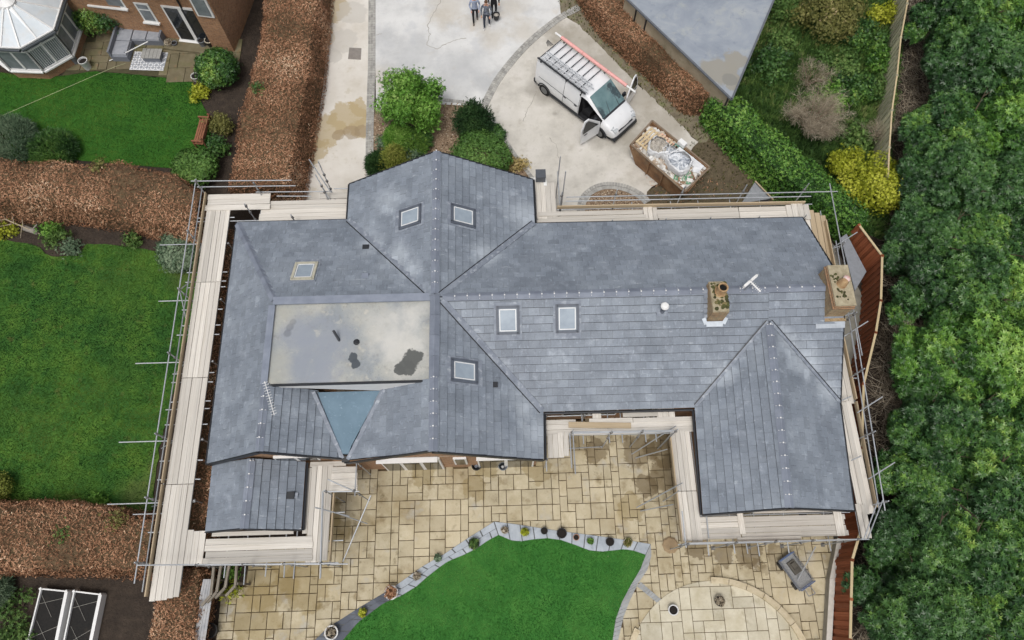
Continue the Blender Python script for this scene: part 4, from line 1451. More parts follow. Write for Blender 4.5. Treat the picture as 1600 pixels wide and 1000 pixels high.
# south-east wing
s = Scaf('south east scaffold of pale boards wrapping two sides of the rear right wing', 9.5, 2)
s.boards_y(6.22, 6.98, 1.6, 5.7, 4, z=DK + .04, cuts=(3.4,))
s.toe((6.2, 1.6, DK + .12), (6.2, 5.4, DK + .12))
s.t('ledger', (7.06, 1.7, DK - .1), (7.06, 6.1, DK - .1))
s.t('ledger', (7.2, 1.7, DK + .1), (7.3, 6.1, DK + .1))
s.t('guard_rail', (6.15, 1.35, DK + .9), (6.15, 2.6, DK + .9))
s.boards_x(6.35, 8.45, 1.65, 2.45, 4)
s.boards_x(8.5, 12.3, 1.65, 2.42, 4)
s.boards_y(8.36, 8.58, 1.75, 2.55, 1, z=DK + .05)
s.boards_y(11.9, 12.2, 1.6, 2.5, 1, z=DK + .05)
s.boards_x(8.3, 10.6, 1.5, 1.7, 1, z=DK + .06, m=M['board'])
s.boards_x(9.0, 12.0, 2.52, 2.6, 1, z=DK - .06)
s.toe((6.2, 1.56, DK + .1), (12.6, 1.5, DK + .1))
s.t('guard_rail', (6.1, 1.5, DK + .95), (12.6, 1.45, DK + .95))
s.t('guard_rail', (6.15, 1.5, DK + .5), (12.6, 1.48, DK + .5))
s.t('ledger', (6.1, 1.52, DK - .1), (12.7, 1.5, DK - .1))
s.t('ledger', (6.9, 2.5, DK - .1), (12.6, 2.48, DK - .1))
for x in (6.2, 7.9, 9.3, 10.6, 12.2):
    s.t('standard', (x, 1.46, 0), (x + .02, 1.46, 3.35))
    s.clip((x, 1.46, DK + .95)); s.clip((x, 1.46, DK - .1))
    b = MB(); b.box(X(x, 1.46, .05), (.15, .15, .012)); b.build('base_plate', M['coupler'], s.r)
for y in (3.3, 5.4):
    s.t('standard', (6.14, y, 0), (6.1, y, 3.2))
    s.t('raker', (5.0, y - .25, .4), (6.3, y + .3, 2.9))
    s.t('raker', (5.2, y - .35, .05), (6.2, y - .3, 1.5))
for x in (7.2, 8.1, 8.55, 9.0, 10.1, 11.6):
    s.t('transom', (x, 2.6, DK - .06), (x + random.uniform(-.04, .04), 1.15 - random.random() * .15, DK - .06))
s.t('brace', (11.1, 1.3, 2.0), (10.9, .2, .3))
s.done()

# south-west, round the low extension
s = Scaf('south west scaffold of pale boards round the low slate extension', -8, 2)
s.boards_y(-7.42, -6.62, 1.3, 4.75, 4, cuts=())
s.boards_y(-7.62, -7.44, 2.3, 4.7, 1, z=DK - .05)
s.boards_x(-11.05, -7.2, 1.32, 2.2, 4, z=DK + .05)
s.boards_x(-10.9, -7.9, 2.28, 2.44, 1, z=DK - .06, m=M['board'])
s.boards_x(-6.66, -5.7, 3.75, 4.68, 4, z=DK + .02)
s.boards_x(-7.45, -6.1, 4.7, 4.9, 1, z=DK - .02)
s.boards_y(-11.78, -11.1, 1.25, 2.5, 3, z=DK + .03)
s.toe((-6.5, 1.3, DK + .1), (-6.5, 3.7, DK + .1))
s.t('guard_rail', (-12.95, 1.32, DK + 1.0), (-6.1, 1.18, DK + 1.0))
s.t('guard_rail', (-10.8, 1.28, DK + .5), (-6.1, 1.22, DK + .5))
s.t('guard_rail', (-6.72, 3.65, DK + .95), (-6.6, .7, DK + .95))
s.t('guard_rail', (-6.8, 3.65, DK + .5), (-6.7, .75, DK + .5))
s.t('guard_rail', (-6.7, 3.65, DK + .9), (-5.4, 3.62, DK + .9))
s.t('guard_rail', (-5.62, 4.7, DK + .6), (-5.62, 3.5, DK + .6))
s.t('ledger', (-11.0, 1.3, DK - .1), (-5.9, 1.2, DK - .1))
s.t('ledger', (-6.55, 1.2, DK - .1), (-6.55, 4.8, DK - .1))
for x, y, z in ((-10.9, 1.26, 3.3), (-9.3, 1.24, 3.3), (-7.9, 1.22, 3.3), (-6.6, 1.2, 3.35), (-6.6, 3.65, 3.3), (-5.6, 3.65, 3.3), (-5.6, 4.7, 2.5), (-7.6, 2.45, 2.4)):
    s.t('standard', (x, y, 0), (x, y, z))
    s.clip((x, y, DK - .1)); s.clip((x, y, DK + .9)) if z > 3 else None
for x, l in ((-10.3, .35), (-9.6, .6), (-8.8, .35), (-8.2, .4), (-7.8, .45)):
    s.t('transom', (x, 2.4, DK - .06), (x + random.uniform(-.05, .05), 1.2 - l, DK - .06))
for y in (2.0, 3.0):
    s.t('transom', (-7.6, y, DK - .06), (-6.1, y + .02, DK - .06))
s.t('raker', (-6.95, 3.1, 3.0), (-5.9, 2.85, 2.2))
s.t('raker', (-6.4, 3.0, 1.8), (-5.6, 2.75, .3))
s.t('brace', (-6.15, 1.3, 1.7), (-5.1, 3.55, 2.4))
s.t('raker', (-6.6, 4.1, 2.9), (-5.7, 3.7, 2.6))
s.done()
# loose planks and a dropped board
o = beam(None, 'loose_plank', X(2.35, 6.02, DK + .09), X(4.75, 5.92, DK + .09), .22, .04, M['board_tan'])
RM[o] = o.matrix_local.copy()
tag(o, 'loose tan plank lying skewed on the courtyard scaffold boards', 'plank')

# ------------------------------------------------------------------ fences
M['fence_red'] = mat('fence_red', [(.25, c8(124, 70, 46)), (.55, c8(150, 88, 58)), (.8, c8(170, 106, 74))], scale=2, detail=7, rough=.85, coord='obj', stretch=(4, 4, 1), vary=('obj', .22))
M['fence_cap'] = mat('fence_cap', [(.3, c8(176, 158, 122)), (.7, c8(200, 184, 150))], scale=3, rough=.85, coord='obj')
M['fence_green'] = mat('fence_green', [(.25, c8(172, 170, 142)), (.55, c8(194, 190, 162)), (.8, c8(208, 204, 180))], scale=2, detail=7, rough=.9, coord='obj', stretch=(4, 4, 1), vary=('obj', .2), layers=[(2, .55, .72, c8(96, 104, 70), .5)])
def board_fence(name, label, path, h, step, mb_, mc, posts=1.8, cap=.09):
    r = root(name, label, 'fence', (path[0].x, path[0].y, 0))
    P2 = [Vector((p[0], p[1], 0)) for p in path]
    for a, c in zip(P2[:-1], P2[1:]):
        d = c - a
        n = max(1, round(d.length / step))
        u = d.normalized()
        nr = Vector((-u.y, u.x, 0))
        ang = math.atan2(u.y, u.x)
        for k in range(n):
            q = a + u * (d.length * (k + .5) / n) + nr * (.022 if k % 2 else -.022)
            mw = Matrix.Translation((q.x, q.y, h / 2)) @ Matrix.Rotation(ang + .05, 4, 'Z') @ Matrix.Diagonal((d.length / n * 1.02, .02, h - .02 + random.uniform(-.012, .012), 1))
            piece(unit('box', mb_), 'fence_board', r, mw)
        m = max(1, round(d.length / posts))
        for k in range(m + 1):
            q = a + d * (k / m)
            piece(unit('box', mb_), 'post', r, Matrix.Translation((q.x, q.y, h / 2 + .02)) @ Matrix.Rotation(ang, 4, 'Z') @ Matrix.Diagonal((.1, .12, h + .06, 1)))
        beam(r, 'cap_rail', a + Vector((0, 0, h + .02)) - u * .02, c + Vector((0, 0, h + .02)) + u * .02, cap, .04, mc)
        for z in (.4, 1.2):
            beam(r, 'rail', a + Vector((0, 0, z)) + nr * .05, c + Vector((0, 0, z)) + nr * .05, .05, .09, mb_)
    return r
RF = [P(a, b_, 1.8) for a, b_ in ((1342, 352), (1378, 400), (1376, 470), (1368, 520), (1349, 600), (1346, 700), (1344, 830), (1331, 875), (1328, 1000), (1326, 1060))]
board_fence('boarded_fence', 'red brown boarded fence with pale capping beyond the east scaffold', RF, 1.8, .15, M['fence_red'], M['fence_cap'])
NF = [P(a, b_, 1.8) for a, b_ in ((1424, -60), (1418, 5), (1408, 58), (1402, 117), (1394, 172), (1390, 230), (1388, 275))]
board_fence('weathered_fence', 'weathered green grey boarded fence between the wild garden and the dark trees', NF, 1.75, .17, M['fence_green'], M['fence_cap'], cap=.07)
# pale low wall beside the patio
b = MB()
M['render_pale'] = mat('render_pale', [(.3, c8(190, 186, 176)), (.7, c8(214, 210, 202))], scale=3, rough=.85, layers=[(3, .6, .72, c8(160, 154, 138), .5)])
lw = px([(1312, 842), (1307, 870), (1300, 905), (1297, 960), (1292, 1050)], .45)
for a, c in zip(lw[:-1], lw[1:]):
    b.bar(a - Vector((0, 0, .22)), c - Vector((0, 0, .22)), .14, .44)
lwo = b.build('low_wall', plain('wall_grey', c8(150, 146, 136), .9), kind=None)
tag(lwo, 'low rendered garden wall with white coping beside the red boarded fence', 'wall')
b = MB()
for a, c in zip(lw[:-1], lw[1:]):
    b.bar(a + Vector((0, 0, .03)), c + Vector((0, 0, .03)), .2, .05)
RM[lwo] = Matrix.Identity(4)
b.build('coping', M['render_pale'], lwo)
# gravelly strip and paving behind the chimney
sheet('side_path', px([(1296, 372), (1330, 430), (1352, 470), (1330, 640), (1318, 860), (1300, 860), (1300, 380)]), .012, mat('side_path', [(.3, c8(116, 114, 106)), (.7, c8(148, 146, 136))], scale=2, rough=.9, layers=[(2, .6, .7, c8(90, 86, 72), .5)]))
b = MB()
for q in ([(1315, 405), (1348, 440), (1352, 432), (1322, 398)], [(1320, 440), (1345, 425), (1352, 434), (1338, 470)]):
    pass
b.slab3([P(1313, 372, 1.0), P(1322, 366, 1.0), P(1353, 425, .9), P(1335, 455, .9)], (0, 0, .05))
tag(b.build('store_roof', plain('felt_grey', c8(132, 136, 142), .8), None), 'slanting grey felt lean-to roof tucked beside the east chimney', 'lean-to')

# ------------------------------------------------------------------ foliage tools
def np_mesh(name, V, Fq, rnd, m):
    """V (N,3), Fq (M,4) quads, rnd (N,)"""
    me = bpy.data.meshes.new(name)
    me.vertices.add(len(V))
    me.vertices.foreach_set('co', np.ascontiguousarray(V, dtype=np.float32).ravel())
    me.loops.add(Fq.size)
    me.loops.foreach_set('vertex_index', np.ascontiguousarray(Fq, dtype=np.int32).ravel())
    me.polygons.add(len(Fq))
    me.polygons.foreach_set('loop_start', np.arange(0, Fq.size, 4, dtype=np.int32))
    me.update(calc_edges=True)
    at = me.attributes.new('rnd', 'FLOAT', 'POINT')
    at.data.foreach_set('value', np.ascontiguousarray(rnd, dtype=np.float32))
    me.materials.append(m)
    return me
def leaf_quad(L, W, bend=.15, fold=.12):
    return np.array([(0, 0, 0), (W / 2, L * .45, fold * W), (0, L, -bend * L), (-W / 2, L * .45, fold * W)])
def rosette(n, L, W, tilt, seed=1, up=.1):
    r = np.random.default_rng(seed)
    vs = []
    for k in range(n):
        a = 2 * math.pi * (k + r.uniform(-.2, .2)) / n
        q = leaf_quad(L * r.uniform(.75, 1.1), W * r.uniform(.8, 1.15))
        t = tilt + r.uniform(-.25, .25)
        ct, st = math.cos(t), math.sin(t)
        q = np.stack([q[:, 0], q[:, 1] * ct - q[:, 2] * st, q[:, 1] * st + q[:, 2] * ct], 1)
        ca, sa = math.cos(a), math.sin(a)
        q = np.stack([q[:, 0] * ca - q[:, 1] * sa, q[:, 0] * sa + q[:, 1] * ca, q[:, 2] + up * L * 0], 1)
        vs.append(q)
    return np.concatenate(vs)
def tuft(n, L, W, spread, seed=1):
    r = np.random.default_rng(seed)
    vs = []
    for k in range(n):
        a = r.uniform(0, 2 * math.pi)
        t = math.pi / 2 - abs(r.normal(0, spread))
        l = L * r.uniform(.6, 1.15)
        q = np.array([(-W / 2, 0, 0), (W / 2, 0, 0), (W * .2, l, 0), (-W * .2, l, 0)])
        ct, st = math.cos(t), math.sin(t)
        q = np.stack([q[:, 0], q[:, 1] * ct, q[:, 1] * st], 1)
        ca, sa = math.cos(a), math.sin(a)
        vs.append(np.stack([q[:, 0] * ca - q[:, 1] * sa, q[:, 0] * sa + q[:, 1] * ca, q[:, 2]], 1))
    return np.concatenate(vs)
def scatter_mesh(name, tmpl, pos, nrm, scale, rnd, m, wob=.35):
    """copies of tmpl (4 verts per quad) at pos with z along nrm"""
    N, T = len(pos), len(tmpl)
    nrm = nrm + rng.normal(0, wob, nrm.shape)
    nrm /= np.linalg.norm(nrm, axis=1)[:, None] + 1e-9
    ref = rng.normal(0, 1, nrm.shape)
    x = np.cross(ref, nrm)
    x /= np.linalg.norm(x, axis=1)[:, None] + 1e-9
    y = np.cross(nrm, x)
    t = tmpl[None] * scale[:, None, None]
    V = pos[:, None, :] + t[..., 0:1] * x[:, None] + t[..., 1:2] * y[:, None] + t[..., 2:3] * nrm[:, None]
    V = V.reshape(-1, 3)
    Fq = np.arange(N * T).reshape(-1, 4)
    rr_ = np.repeat(rnd, T) + np.repeat(rng.normal(0, .07, N * T // 4), 4)
    return np_mesh(name, V, Fq, np.clip(rr_, 0, 1), m)
def add_mesh(me, name, parent=None, kind=None):
    o = bpy.data.objects.new(name, me)
    COL.objects.link(o)
    if parent is not None:
        o.parent = parent
        RM[o] = RM[parent]
    if kind:
        o['kind'] = kind
    return o
_G = rng.normal(0, 1, (64, 3))
_PH = rng.uniform(0, 6.28, 64)
def vnoise(p, freq, k=0):
    """smooth pseudo noise in about 0..1"""
    s_ = np.zeros(len(p))
    for i in range(6):
        g_ = _G[(i + 7 * k) % 64]
        s_ += np.sin(p @ (g_ * freq) + _PH[(i + 7 * k) % 64])
    return .5 + s_ / 7.0
def ellipsoid_pts(lobes, n, zmin=-.35, depth=.3):
    """points in the outer shell of a union of ellipsoids (cx,cy,cz,rx,ry,rz)"""
    A = np.array([l[3] * l[4] + l[3] * l[5] for l in lobes])
    cnt = rng.multinomial(int(n * 1.6), A / A.sum())
    P_, N_, Rd = [], [], []
    for l, c in zip(lobes, cnt):
        d = rng.normal(0, 1, (c * 2, 3))
        d /= np.linalg.norm(d, axis=1)[:, None]
        d = d[d[:, 2] > zmin][:c]
        rad = 1 - np.abs(rng.normal(0, depth, len(d)))
        rad = np.clip(rad + rng.normal(0, .05, len(d)), .2, 1.12)
        c0, r0 = np.array(l[:3]), np.array(l[3:6])
        P_.append(c0 + d * r0 * rad[:, None])
        nn = d / r0
        N_.append(nn / np.linalg.norm(nn, axis=1)[:, None])
        Rd.append(np.full(len(d), rng.uniform(.0, 1.0)))
    P_, N_, Rd = np.concatenate(P_), np.concatenate(N_), np.concatenate(Rd)
    keep = np.ones(len(P_), bool)
    for l in lobes:
        q = (P_ - np.array(l[:3])) / np.array(l[3:6])
        keep &= (q ** 2).sum(1) > .38
    idx = rng.permutation(np.nonzero(keep)[0])[:n]
    return P_[idx], N_[idx], Rd[idx]
M['bark'] = mat('bark', [(.3, c8(66, 56, 46)), (.7, c8(104, 92, 76))], scale=4, rough=.95, coord='obj')
M['twig'] = mat('twig', [(.3, c8(96, 80, 64)), (.7, c8(146, 126, 104))], scale=4, rough=.95, coord='obj')
def limbs(base, h, spread, n, r0, m, parent, seed=0):
    """tapered trunk and limbs, local to parent"""
    rr = random.Random(seed)
    b = MB()
    base = Vector(base)
    pts = [base]
    for k in range(1, 5):
        pts.append(base + Vector((rr.uniform(-.12, .12) * k * .3, rr.uniform(-.12, .12) * k * .3, h * k / 4)))
    for k in range(4):
        b.tube(pts[k], pts[k + 1], r0 * (1 - k * .2), 8, r0 * (1 - (k + 1) * .2))
    for k in range(n):
        a = 2 * math.pi * k / n + rr.uniform(-.3, .3)
        s_ = pts[1 + k % 3]
        e = s_ + Vector((math.cos(a) * spread * rr.uniform(.5, .95), math.sin(a) * spread * rr.uniform(.5, .95), h * rr.uniform(.15, .5)))
        mid = s_.lerp(e, .5) + Vector((0, 0, -.08 * h))
        b.tube(s_, mid, r0 * .45, 6, r0 * .3)
        b.tube(mid, e, r0 * .3, 6, r0 * .1)
        for q in range(2):
            e2 = e + Vector((rr.uniform(-.4, .4), rr.uniform(-.4, .4), rr.uniform(.05, .4))) * spread * .4
            b.tube(mid.lerp(e, .5 + .3 * q), e2, r0 * .16, 5, r0 * .05)
    return b.build('trunk', m, parent, local=True)

GREEN = {}
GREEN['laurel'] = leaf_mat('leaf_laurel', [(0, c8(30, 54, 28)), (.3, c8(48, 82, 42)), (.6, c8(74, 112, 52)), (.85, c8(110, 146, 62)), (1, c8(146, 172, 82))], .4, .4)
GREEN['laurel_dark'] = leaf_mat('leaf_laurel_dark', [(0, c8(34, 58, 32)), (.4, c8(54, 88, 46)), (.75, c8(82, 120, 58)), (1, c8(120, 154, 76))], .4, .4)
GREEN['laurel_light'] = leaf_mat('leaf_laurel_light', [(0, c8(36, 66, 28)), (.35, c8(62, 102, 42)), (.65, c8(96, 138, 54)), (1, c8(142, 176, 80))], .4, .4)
GREEN['hedge_laurel'] = leaf_mat('leaf_hedge_laurel', [(0, c8(40, 72, 28)), (.35, c8(64, 106, 40)), (.65, c8(98, 142, 56)), (1, c8(142, 178, 84))], .45, .35)
GREEN['box'] = leaf_mat('leaf_box', [(0, c8(46, 76, 34)), (.5, c8(86, 124, 56)), (.85, c8(122, 156, 78)), (1, c8(160, 182, 108))], .5)
GREEN['bright'] = leaf_mat('leaf_bright', [(0, c8(56, 96, 34)), (.5, c8(98, 146, 54)), (.85, c8(136, 176, 82)), (1, c8(176, 202, 120))], .5)
GREEN['yellow'] = leaf_mat('leaf_yellow', [(0, c8(96, 112, 28)), (.5, c8(158, 166, 44)), (1, c8(208, 208, 84))], .5)
GREEN['conifer'] = leaf_mat('leaf_conifer', [(0, c8(22, 44, 24)), (.5, c8(40, 70, 36)), (1, c8(74, 104, 56))], .6)
GREEN['gold_conifer'] = leaf_mat('leaf_gold_conifer', [(0, c8(80, 96, 34)), (.5, c8(124, 136, 56)), (1, c8(162, 160, 84))], .6)
GREEN['greygreen'] = leaf_mat('leaf_greygreen', [(0, c8(56, 80, 56)), (.5, c8(96, 120, 92)), (1, c8(144, 160, 130))], .6)
GREEN['olive'] = leaf_mat('leaf_olive', [(0, c8(62, 66, 32)), (.5, c8(104, 106, 54)), (.9, c8(140, 136, 78)), (1, c8(196, 170, 140))], .6)
GREEN['copper'] = leaf_mat('leaf_copper', [(0, c8(92, 68, 50)), (.3, c8(140, 102, 76)), (.6, c8(180, 136, 105)), (.85, c8(204, 162, 130)), (.97, c8(222, 192, 162)), (1, c8(230, 206, 174))], .7, .2)
GREEN['wild'] = leaf_mat('leaf_wild', [(0, c8(42, 68, 32)), (.5, c8(78, 110, 52)), (.85, c8(112, 140, 72)), (1, c8(156, 164, 106))], .6)
GREEN['blade'] = leaf_mat('leaf_blade', [(0, c8(28, 62, 24)), (.3, c8(44, 88, 34)), (.55, c8(66, 106, 36)), (.8, c8(92, 126, 44)), (1, c8(122, 142, 66))], .7, .2)
GREEN['blade_art'] = leaf_mat('leaf_blade_art', [(0, c8(30, 78, 26)), (.35, c8(44, 100, 34)), (.6, c8(60, 116, 44)), (1, c8(98, 146, 72))], .7, .2)
GREEN['twig'] = leaf_mat('leaf_twig', [(0, c8(112, 100, 84)), (.5, c8(156, 144, 124)), (1, c8(204, 194, 174))], .8, .2)

def shrub(name, label, cat, loc, lobes, n, tmpl, m, scale=(.8, 1.2), stem=None, group=None, wob=.4, zmin=-.35, freq=1.6, depth=.3, part='crown', fuzz=None):
    r = root(name, label, cat, loc, random.uniform(0, .01), group)
    P_, N_, Rd = ellipsoid_pts(lobes, n, zmin, depth)
    fz = fuzz if fuzz is not None else (.04 if len(lobes) in (6, 7, 8, 9, 10) and lobes[0][0] == 0 else .13)
    P_ = P_ + rng.normal(0, fz, P_.shape)
    P_[:, 2] = np.maximum(P_[:, 2], .02)
    rnd = .30 * Rd + .35 * vnoise(P_, freq, 1) + .12 * vnoise(P_, freq * 3, 2) + .12 * N_[:, 2] + rng.normal(0, .1, len(P_)) + .04  # upturned leaves set lighter, light from above painted into the tone
    sc = rng.uniform(*scale, len(P_))
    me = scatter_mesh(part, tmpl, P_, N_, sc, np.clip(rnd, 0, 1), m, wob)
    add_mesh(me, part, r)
    if stem:
        limbs((0, 0, 0), *stem, M['bark'], r, seed=n)
    elif stem is None:
        b = MB()
        for l in lobes[:6]:
            b.tube((l[0] * .2, l[1] * .2, 0), (l[0] * .8, l[1] * .8, l[2]), .03, 6, .012)
        b.build('stem', M['bark'], r, local=True)
    return r

# dense evergreen belt beyond the fences
LOBE_SETS = []
def crown_lobes(rad, h, n, seed):
    rr = random.Random(seed)
    L = [(0, 0, h * .5, rad * .62, rad * .62, h * .34)]
    for k in range(n):
        a = 2.399963 * k + rr.uniform(-.5, .5)
        d = rad * math.sqrt((k + .5) / n) * rr.uniform(.8, 1.05)
        q = rad * rr.uniform(.15, .3)
        z = h * (.93 - .45 * (d / rad) ** 1.7) + rr.uniform(-.55, .3)
        L.append((d * math.cos(a), d * math.sin(a), z - q * .5, q, q * rr.uniform(.8, 1.2), q * rr.uniform(.75, 1.0)))
    return L
ROS = rosette(8, .155, .05, .4, 3)
ROS_B = rosette(7, .135, .052, .4, 5)
tree_protos = []
for k, (rad, h, nl, mm, tm) in enumerate(((2.6, 4.6, 46, 'laurel', ROS), (2.5, 4.3, 42, 'laurel_dark', ROS), (2.7, 4.8, 48, 'laurel_light', ROS), (2.5, 4.1, 40, 'laurel', ROS_B))):
    lob = crown_lobes(rad, h, nl, 40 + k)
    P_, N_, Rd = ellipsoid_pts(lob, 11000, -.35, .13)
    P_ = P_ + rng.normal(0, .045, P_.shape)
    up = N_ + np.array([0, 0, .45])
    rnd = .40 * Rd + .34 * vnoise(P_, .8, k) + .2 * N_[:, 2] + .10 * (P_[:, 2] / h - .6) + rng.normal(-.085, .11, len(P_))  # upturned and higher leaves set lighter, painting light onto the crown tops
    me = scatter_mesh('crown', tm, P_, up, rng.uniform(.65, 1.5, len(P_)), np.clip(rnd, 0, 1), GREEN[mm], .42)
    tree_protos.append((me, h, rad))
FOREST = [
    # px, py (at crown mid height 3.2), proto, scale, label
    (1490, 10, 0, 1.0, 'glossy evergreen tree at the far top of the dark belt, beside the weathered fence top'),
    (1575, -10, 2, 1.0, 'bright evergreen tree filling the top right corner of the garden belt'),
    (1520, 95, 1, 1.05, 'dark evergreen tree bulging toward the bare twiggy strip beyond the weathered fence'),
    (1600, 90, 0, 1.0, 'evergreen tree on the right edge just below the bright top corner tree'),
    (1490, 190, 3, 1.05, 'dull evergreen tree overhanging the brown twiggy strip opposite the bare bush'),
    (1575, 185, 2, 1.0, 'lime tipped evergreen tree on the right edge level with the bare grey bush'),
    (1478, 275, 1, .95, 'dark evergreen tree opposite the large yellow shrub across the brown strip'),
    (1560, 285, 1, 1.0, 'dark evergreen tree on the right edge level with the yellow shrub'),
    (1455, 365, 1, .85, 'dark low evergreen tree beside the top bend of the red boarded fence'),
    (1530, 375, 3, 1.0, 'mixed evergreen tree just below the dead twig gap in the belt'),
    (1610, 365, 0, .95, 'evergreen tree at the right edge below the dead twig gap'),
    (1486, 450, 0, .95, 'evergreen tree level with the brick chimney beyond the red fence'),
    (1565, 470, 2, 1.0, 'yellow green evergreen tree on the right edge level with the brick chimney'),
    (1482, 560, 2, .95, 'bright lime evergreen tree reaching toward the middle of the red fence'),
    (1535, 565, 2, 1.1, 'brightest yellow green evergreen tree in the middle of the belt'),
    (1620, 560, 0, .9, 'evergreen tree on the right edge behind the brightest tree'),
    (1476, 660, 0, .95, 'evergreen tree beyond the east scaffold rails with dead twigs at its foot'),
    (1550, 670, 3, 1.05, 'dull green evergreen tree right of the scaffold with twiggy gaps'),
    (1462, 760, 3, .95, 'evergreen tree by the angled corner rails of the east scaffold'),
    (1535, 770, 0, 1.05, 'evergreen tree around the bare brown twigs in the lower belt'),
    (1615, 750, 1, .95, 'dark evergreen tree on the right edge above the lower twig gap'),
    (1446, 860, 1, .92, 'dark evergreen tree beside the lower end of the red fence'),
    (1515, 870, 0, 1.0, 'evergreen tree in the lower belt two crowns from the red fence'),
    (1605, 865, 2, .95, 'evergreen tree with pale tips on the right edge of the lower belt'),
    (1442, 965, 1, .95, 'dark evergreen tree overhanging the soil at the bottom of the red fence'),
    (1510, 975, 3, 1.0, 'evergreen tree on the bottom edge right of the red fence'),
    (1600, 980, 0, 1.0, 'evergreen tree filling the bottom right corner of the belt'),
    (1660, 170, 1, 1.0, 'evergreen tree partly out of view right of the lime tipped tree'),
    (1670, 460, 1, 1.0, 'evergreen tree partly out of view right of the chimney level tree'),
    (1665, 660, 0, 1.0, 'evergreen tree partly out of view beside the dull green tree'),
]
for k, (a, c, pi_, sc, lab) in enumerate(FOREST):
    me, h, rad = tree_protos[pi_]
    p = P(a + 34, c, 3.0)
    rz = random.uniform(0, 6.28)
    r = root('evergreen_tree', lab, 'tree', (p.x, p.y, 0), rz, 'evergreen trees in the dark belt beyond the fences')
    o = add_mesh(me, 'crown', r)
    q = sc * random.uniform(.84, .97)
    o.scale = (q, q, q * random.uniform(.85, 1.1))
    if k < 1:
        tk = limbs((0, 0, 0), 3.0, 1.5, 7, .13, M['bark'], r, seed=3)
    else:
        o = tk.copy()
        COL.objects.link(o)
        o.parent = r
# dead twigs on the ground and in the gaps
def twigs(name, poly, n, l0, l1, zmax, m, r=.008):
    xs = [p[0] for p in poly]
    ys = [p[1] for p in poly]
    pos = []
    while len(pos) < n:
        x, y = random.uniform(min(xs), max(xs)), random.uniform(min(ys), max(ys))
        if inside((x, y), poly):
            pos.append((x, y, random.random() ** 2 * zmax + .04))
    pos = np.array(pos)
    d = rng.normal(0, 1, (n, 3))
    d[:, 2] *= .35
    d /= np.linalg.norm(d, axis=1)[:, None]
    t = np.array([(-r, 0, 0), (r, 0, 0), (r * .4, 1, .0), (-r * .4, 1, .0), (-r * .5, .45, 0), (r * .5, .45, 0), (.28, .9, .06), (.27, .9, .06)])
    ln = rng.uniform(l0, l1, n)
    up = np.tile(np.array([[0, 0, 1.0]]), (n, 1))
    x = np.cross(d, up)
    x /= np.linalg.norm(x, axis=1)[:, None]
    z = np.cross(x, d)
    T = t[None].repeat(n, 0)
    T[..., 1] *= ln[:, None]
    T[:, 6:, 0] *= ln[:, None]
    V = pos[:, None] + T[..., 0:1] * x[:, None] + T[..., 1:2] * d[:, None] + T[..., 2:3] * z[:, None]
    me = np_mesh(name, V.reshape(-1, 3), np.arange(n * 8).reshape(-1, 4), np.repeat(np.clip(rng.normal(.45, .25, n), 0, 1), 8), m)
    return add_mesh(me, name, None, 'stuff')
twigs('dead_twigs', px([(1425, -40), (1500, -40), (1475, 200), (1440, 400), (1390, 420), (1395, 300), (1405, 150)]), 2600, .3, 1.1, .5, GREEN['twig'])
twigs('dead_twigs', px([(1385, 420), (1450, 420), (1420, 620), (1400, 760), (1360, 760), (1370, 560)]), 1800, .3, 1.1, 1.2, GREEN['twig'])
twigs('dead_twigs', px([(1345, 860), (1420, 860), (1400, 1010), (1338, 1010)]), 700, .3, .9, .4, GREEN['twig'])
b = MB()
def twig_bush(label, loc, h, rad, n, col, r0=.02, name='bare_shrub', fine=900, group=None):
    r = root(name, label, 'shrub', loc, 0, group)
    rr = random.Random(n)
    b = MB()
    ends = []
    for k in range(n):
        a = rr.uniform(0, 6.28)
        e = Vector((math.cos(a) * rad * rr.uniform(.2, .9), math.sin(a) * rad * rr.uniform(.2, .9), h * rr.uniform(.55, .95)))
        s_ = Vector((rr.uniform(-.15, .15), rr.uniform(-.15, .15), 0))
        mid = s_.lerp(e, .5) + Vector((0, 0, .15 * h))
        b.tube(s_, mid, r0, 5, r0 * .6)
        b.tube(mid, e, r0 * .6, 5, r0 * .25)
        ends += [(mid, e)] * 2
    b.build('branches', col, r, local=True)
    pos, d = [], []
    for k in range(fine):
        m_, e = rr.choice(ends)
        pos.append(m_.lerp(e, rr.uniform(0, 1)))
        v = (e - m_).normalized() * .5 + Vector((rr.gauss(0, .6), rr.gauss(0, .6), rr.gauss(.2, .4)))
        d.append(v.normalized())
    pos, d = np.array(pos), np.array(d)
    t = np.array([(-.006, 0, 0), (.006, 0, 0), (.002, 1, 0), (-.002, 1, 0), (0, .4, 0), (.012, .4, 0), (.32, .85, .1), (.31, .86, .1), (0, .55, 0), (-.012, .55, 0), (-.28, .95, -.08), (-.27, .97, -.08)])
    ln = rng.uniform(.25, .55, fine)
    x = np.cross(d, rng.normal(0, 1, d.shape))
    x /= np.linalg.norm(x, axis=1)[:, None]
    z = np.cross(x, d)
    T = t[None] * ln[:, None, None]
    V = pos[:, None] + T[..., 0:1] * x[:, None] + T[..., 1:2] * d[:, None] + T[..., 2:3] * z[:, None]
    me = np_mesh('twigs', V.reshape(-1, 3), np.arange(fine * 12).reshape(-1, 4), np.repeat(np.clip(rng.normal(.55, .22, fine), 0, 1), 12), GREEN['twig'])
    add_mesh(me, 'twigs', r)
    return r
twig_bush('large bare grey twiggy bush in the rough grass beside the laurel hedge', P(1262, 205), 1.9, 1.75, 70, M['twig'], fine=3300)
twig_bush('small bare bush with crossing pale branches below the garage corner', P(1258, 135), 1.3, 1.2, 22, M['twig'], fine=500)
twig_bush('bare leafless bush against the weathered fence panels', P(1358, 222), 1.3, .8, 24, M['twig'], fine=500)
twig_bush('brown dead bush in the upper gap of the evergreen belt', P(1510, 318), 2.6, 1.3, 26, M['twig'], fine=900)
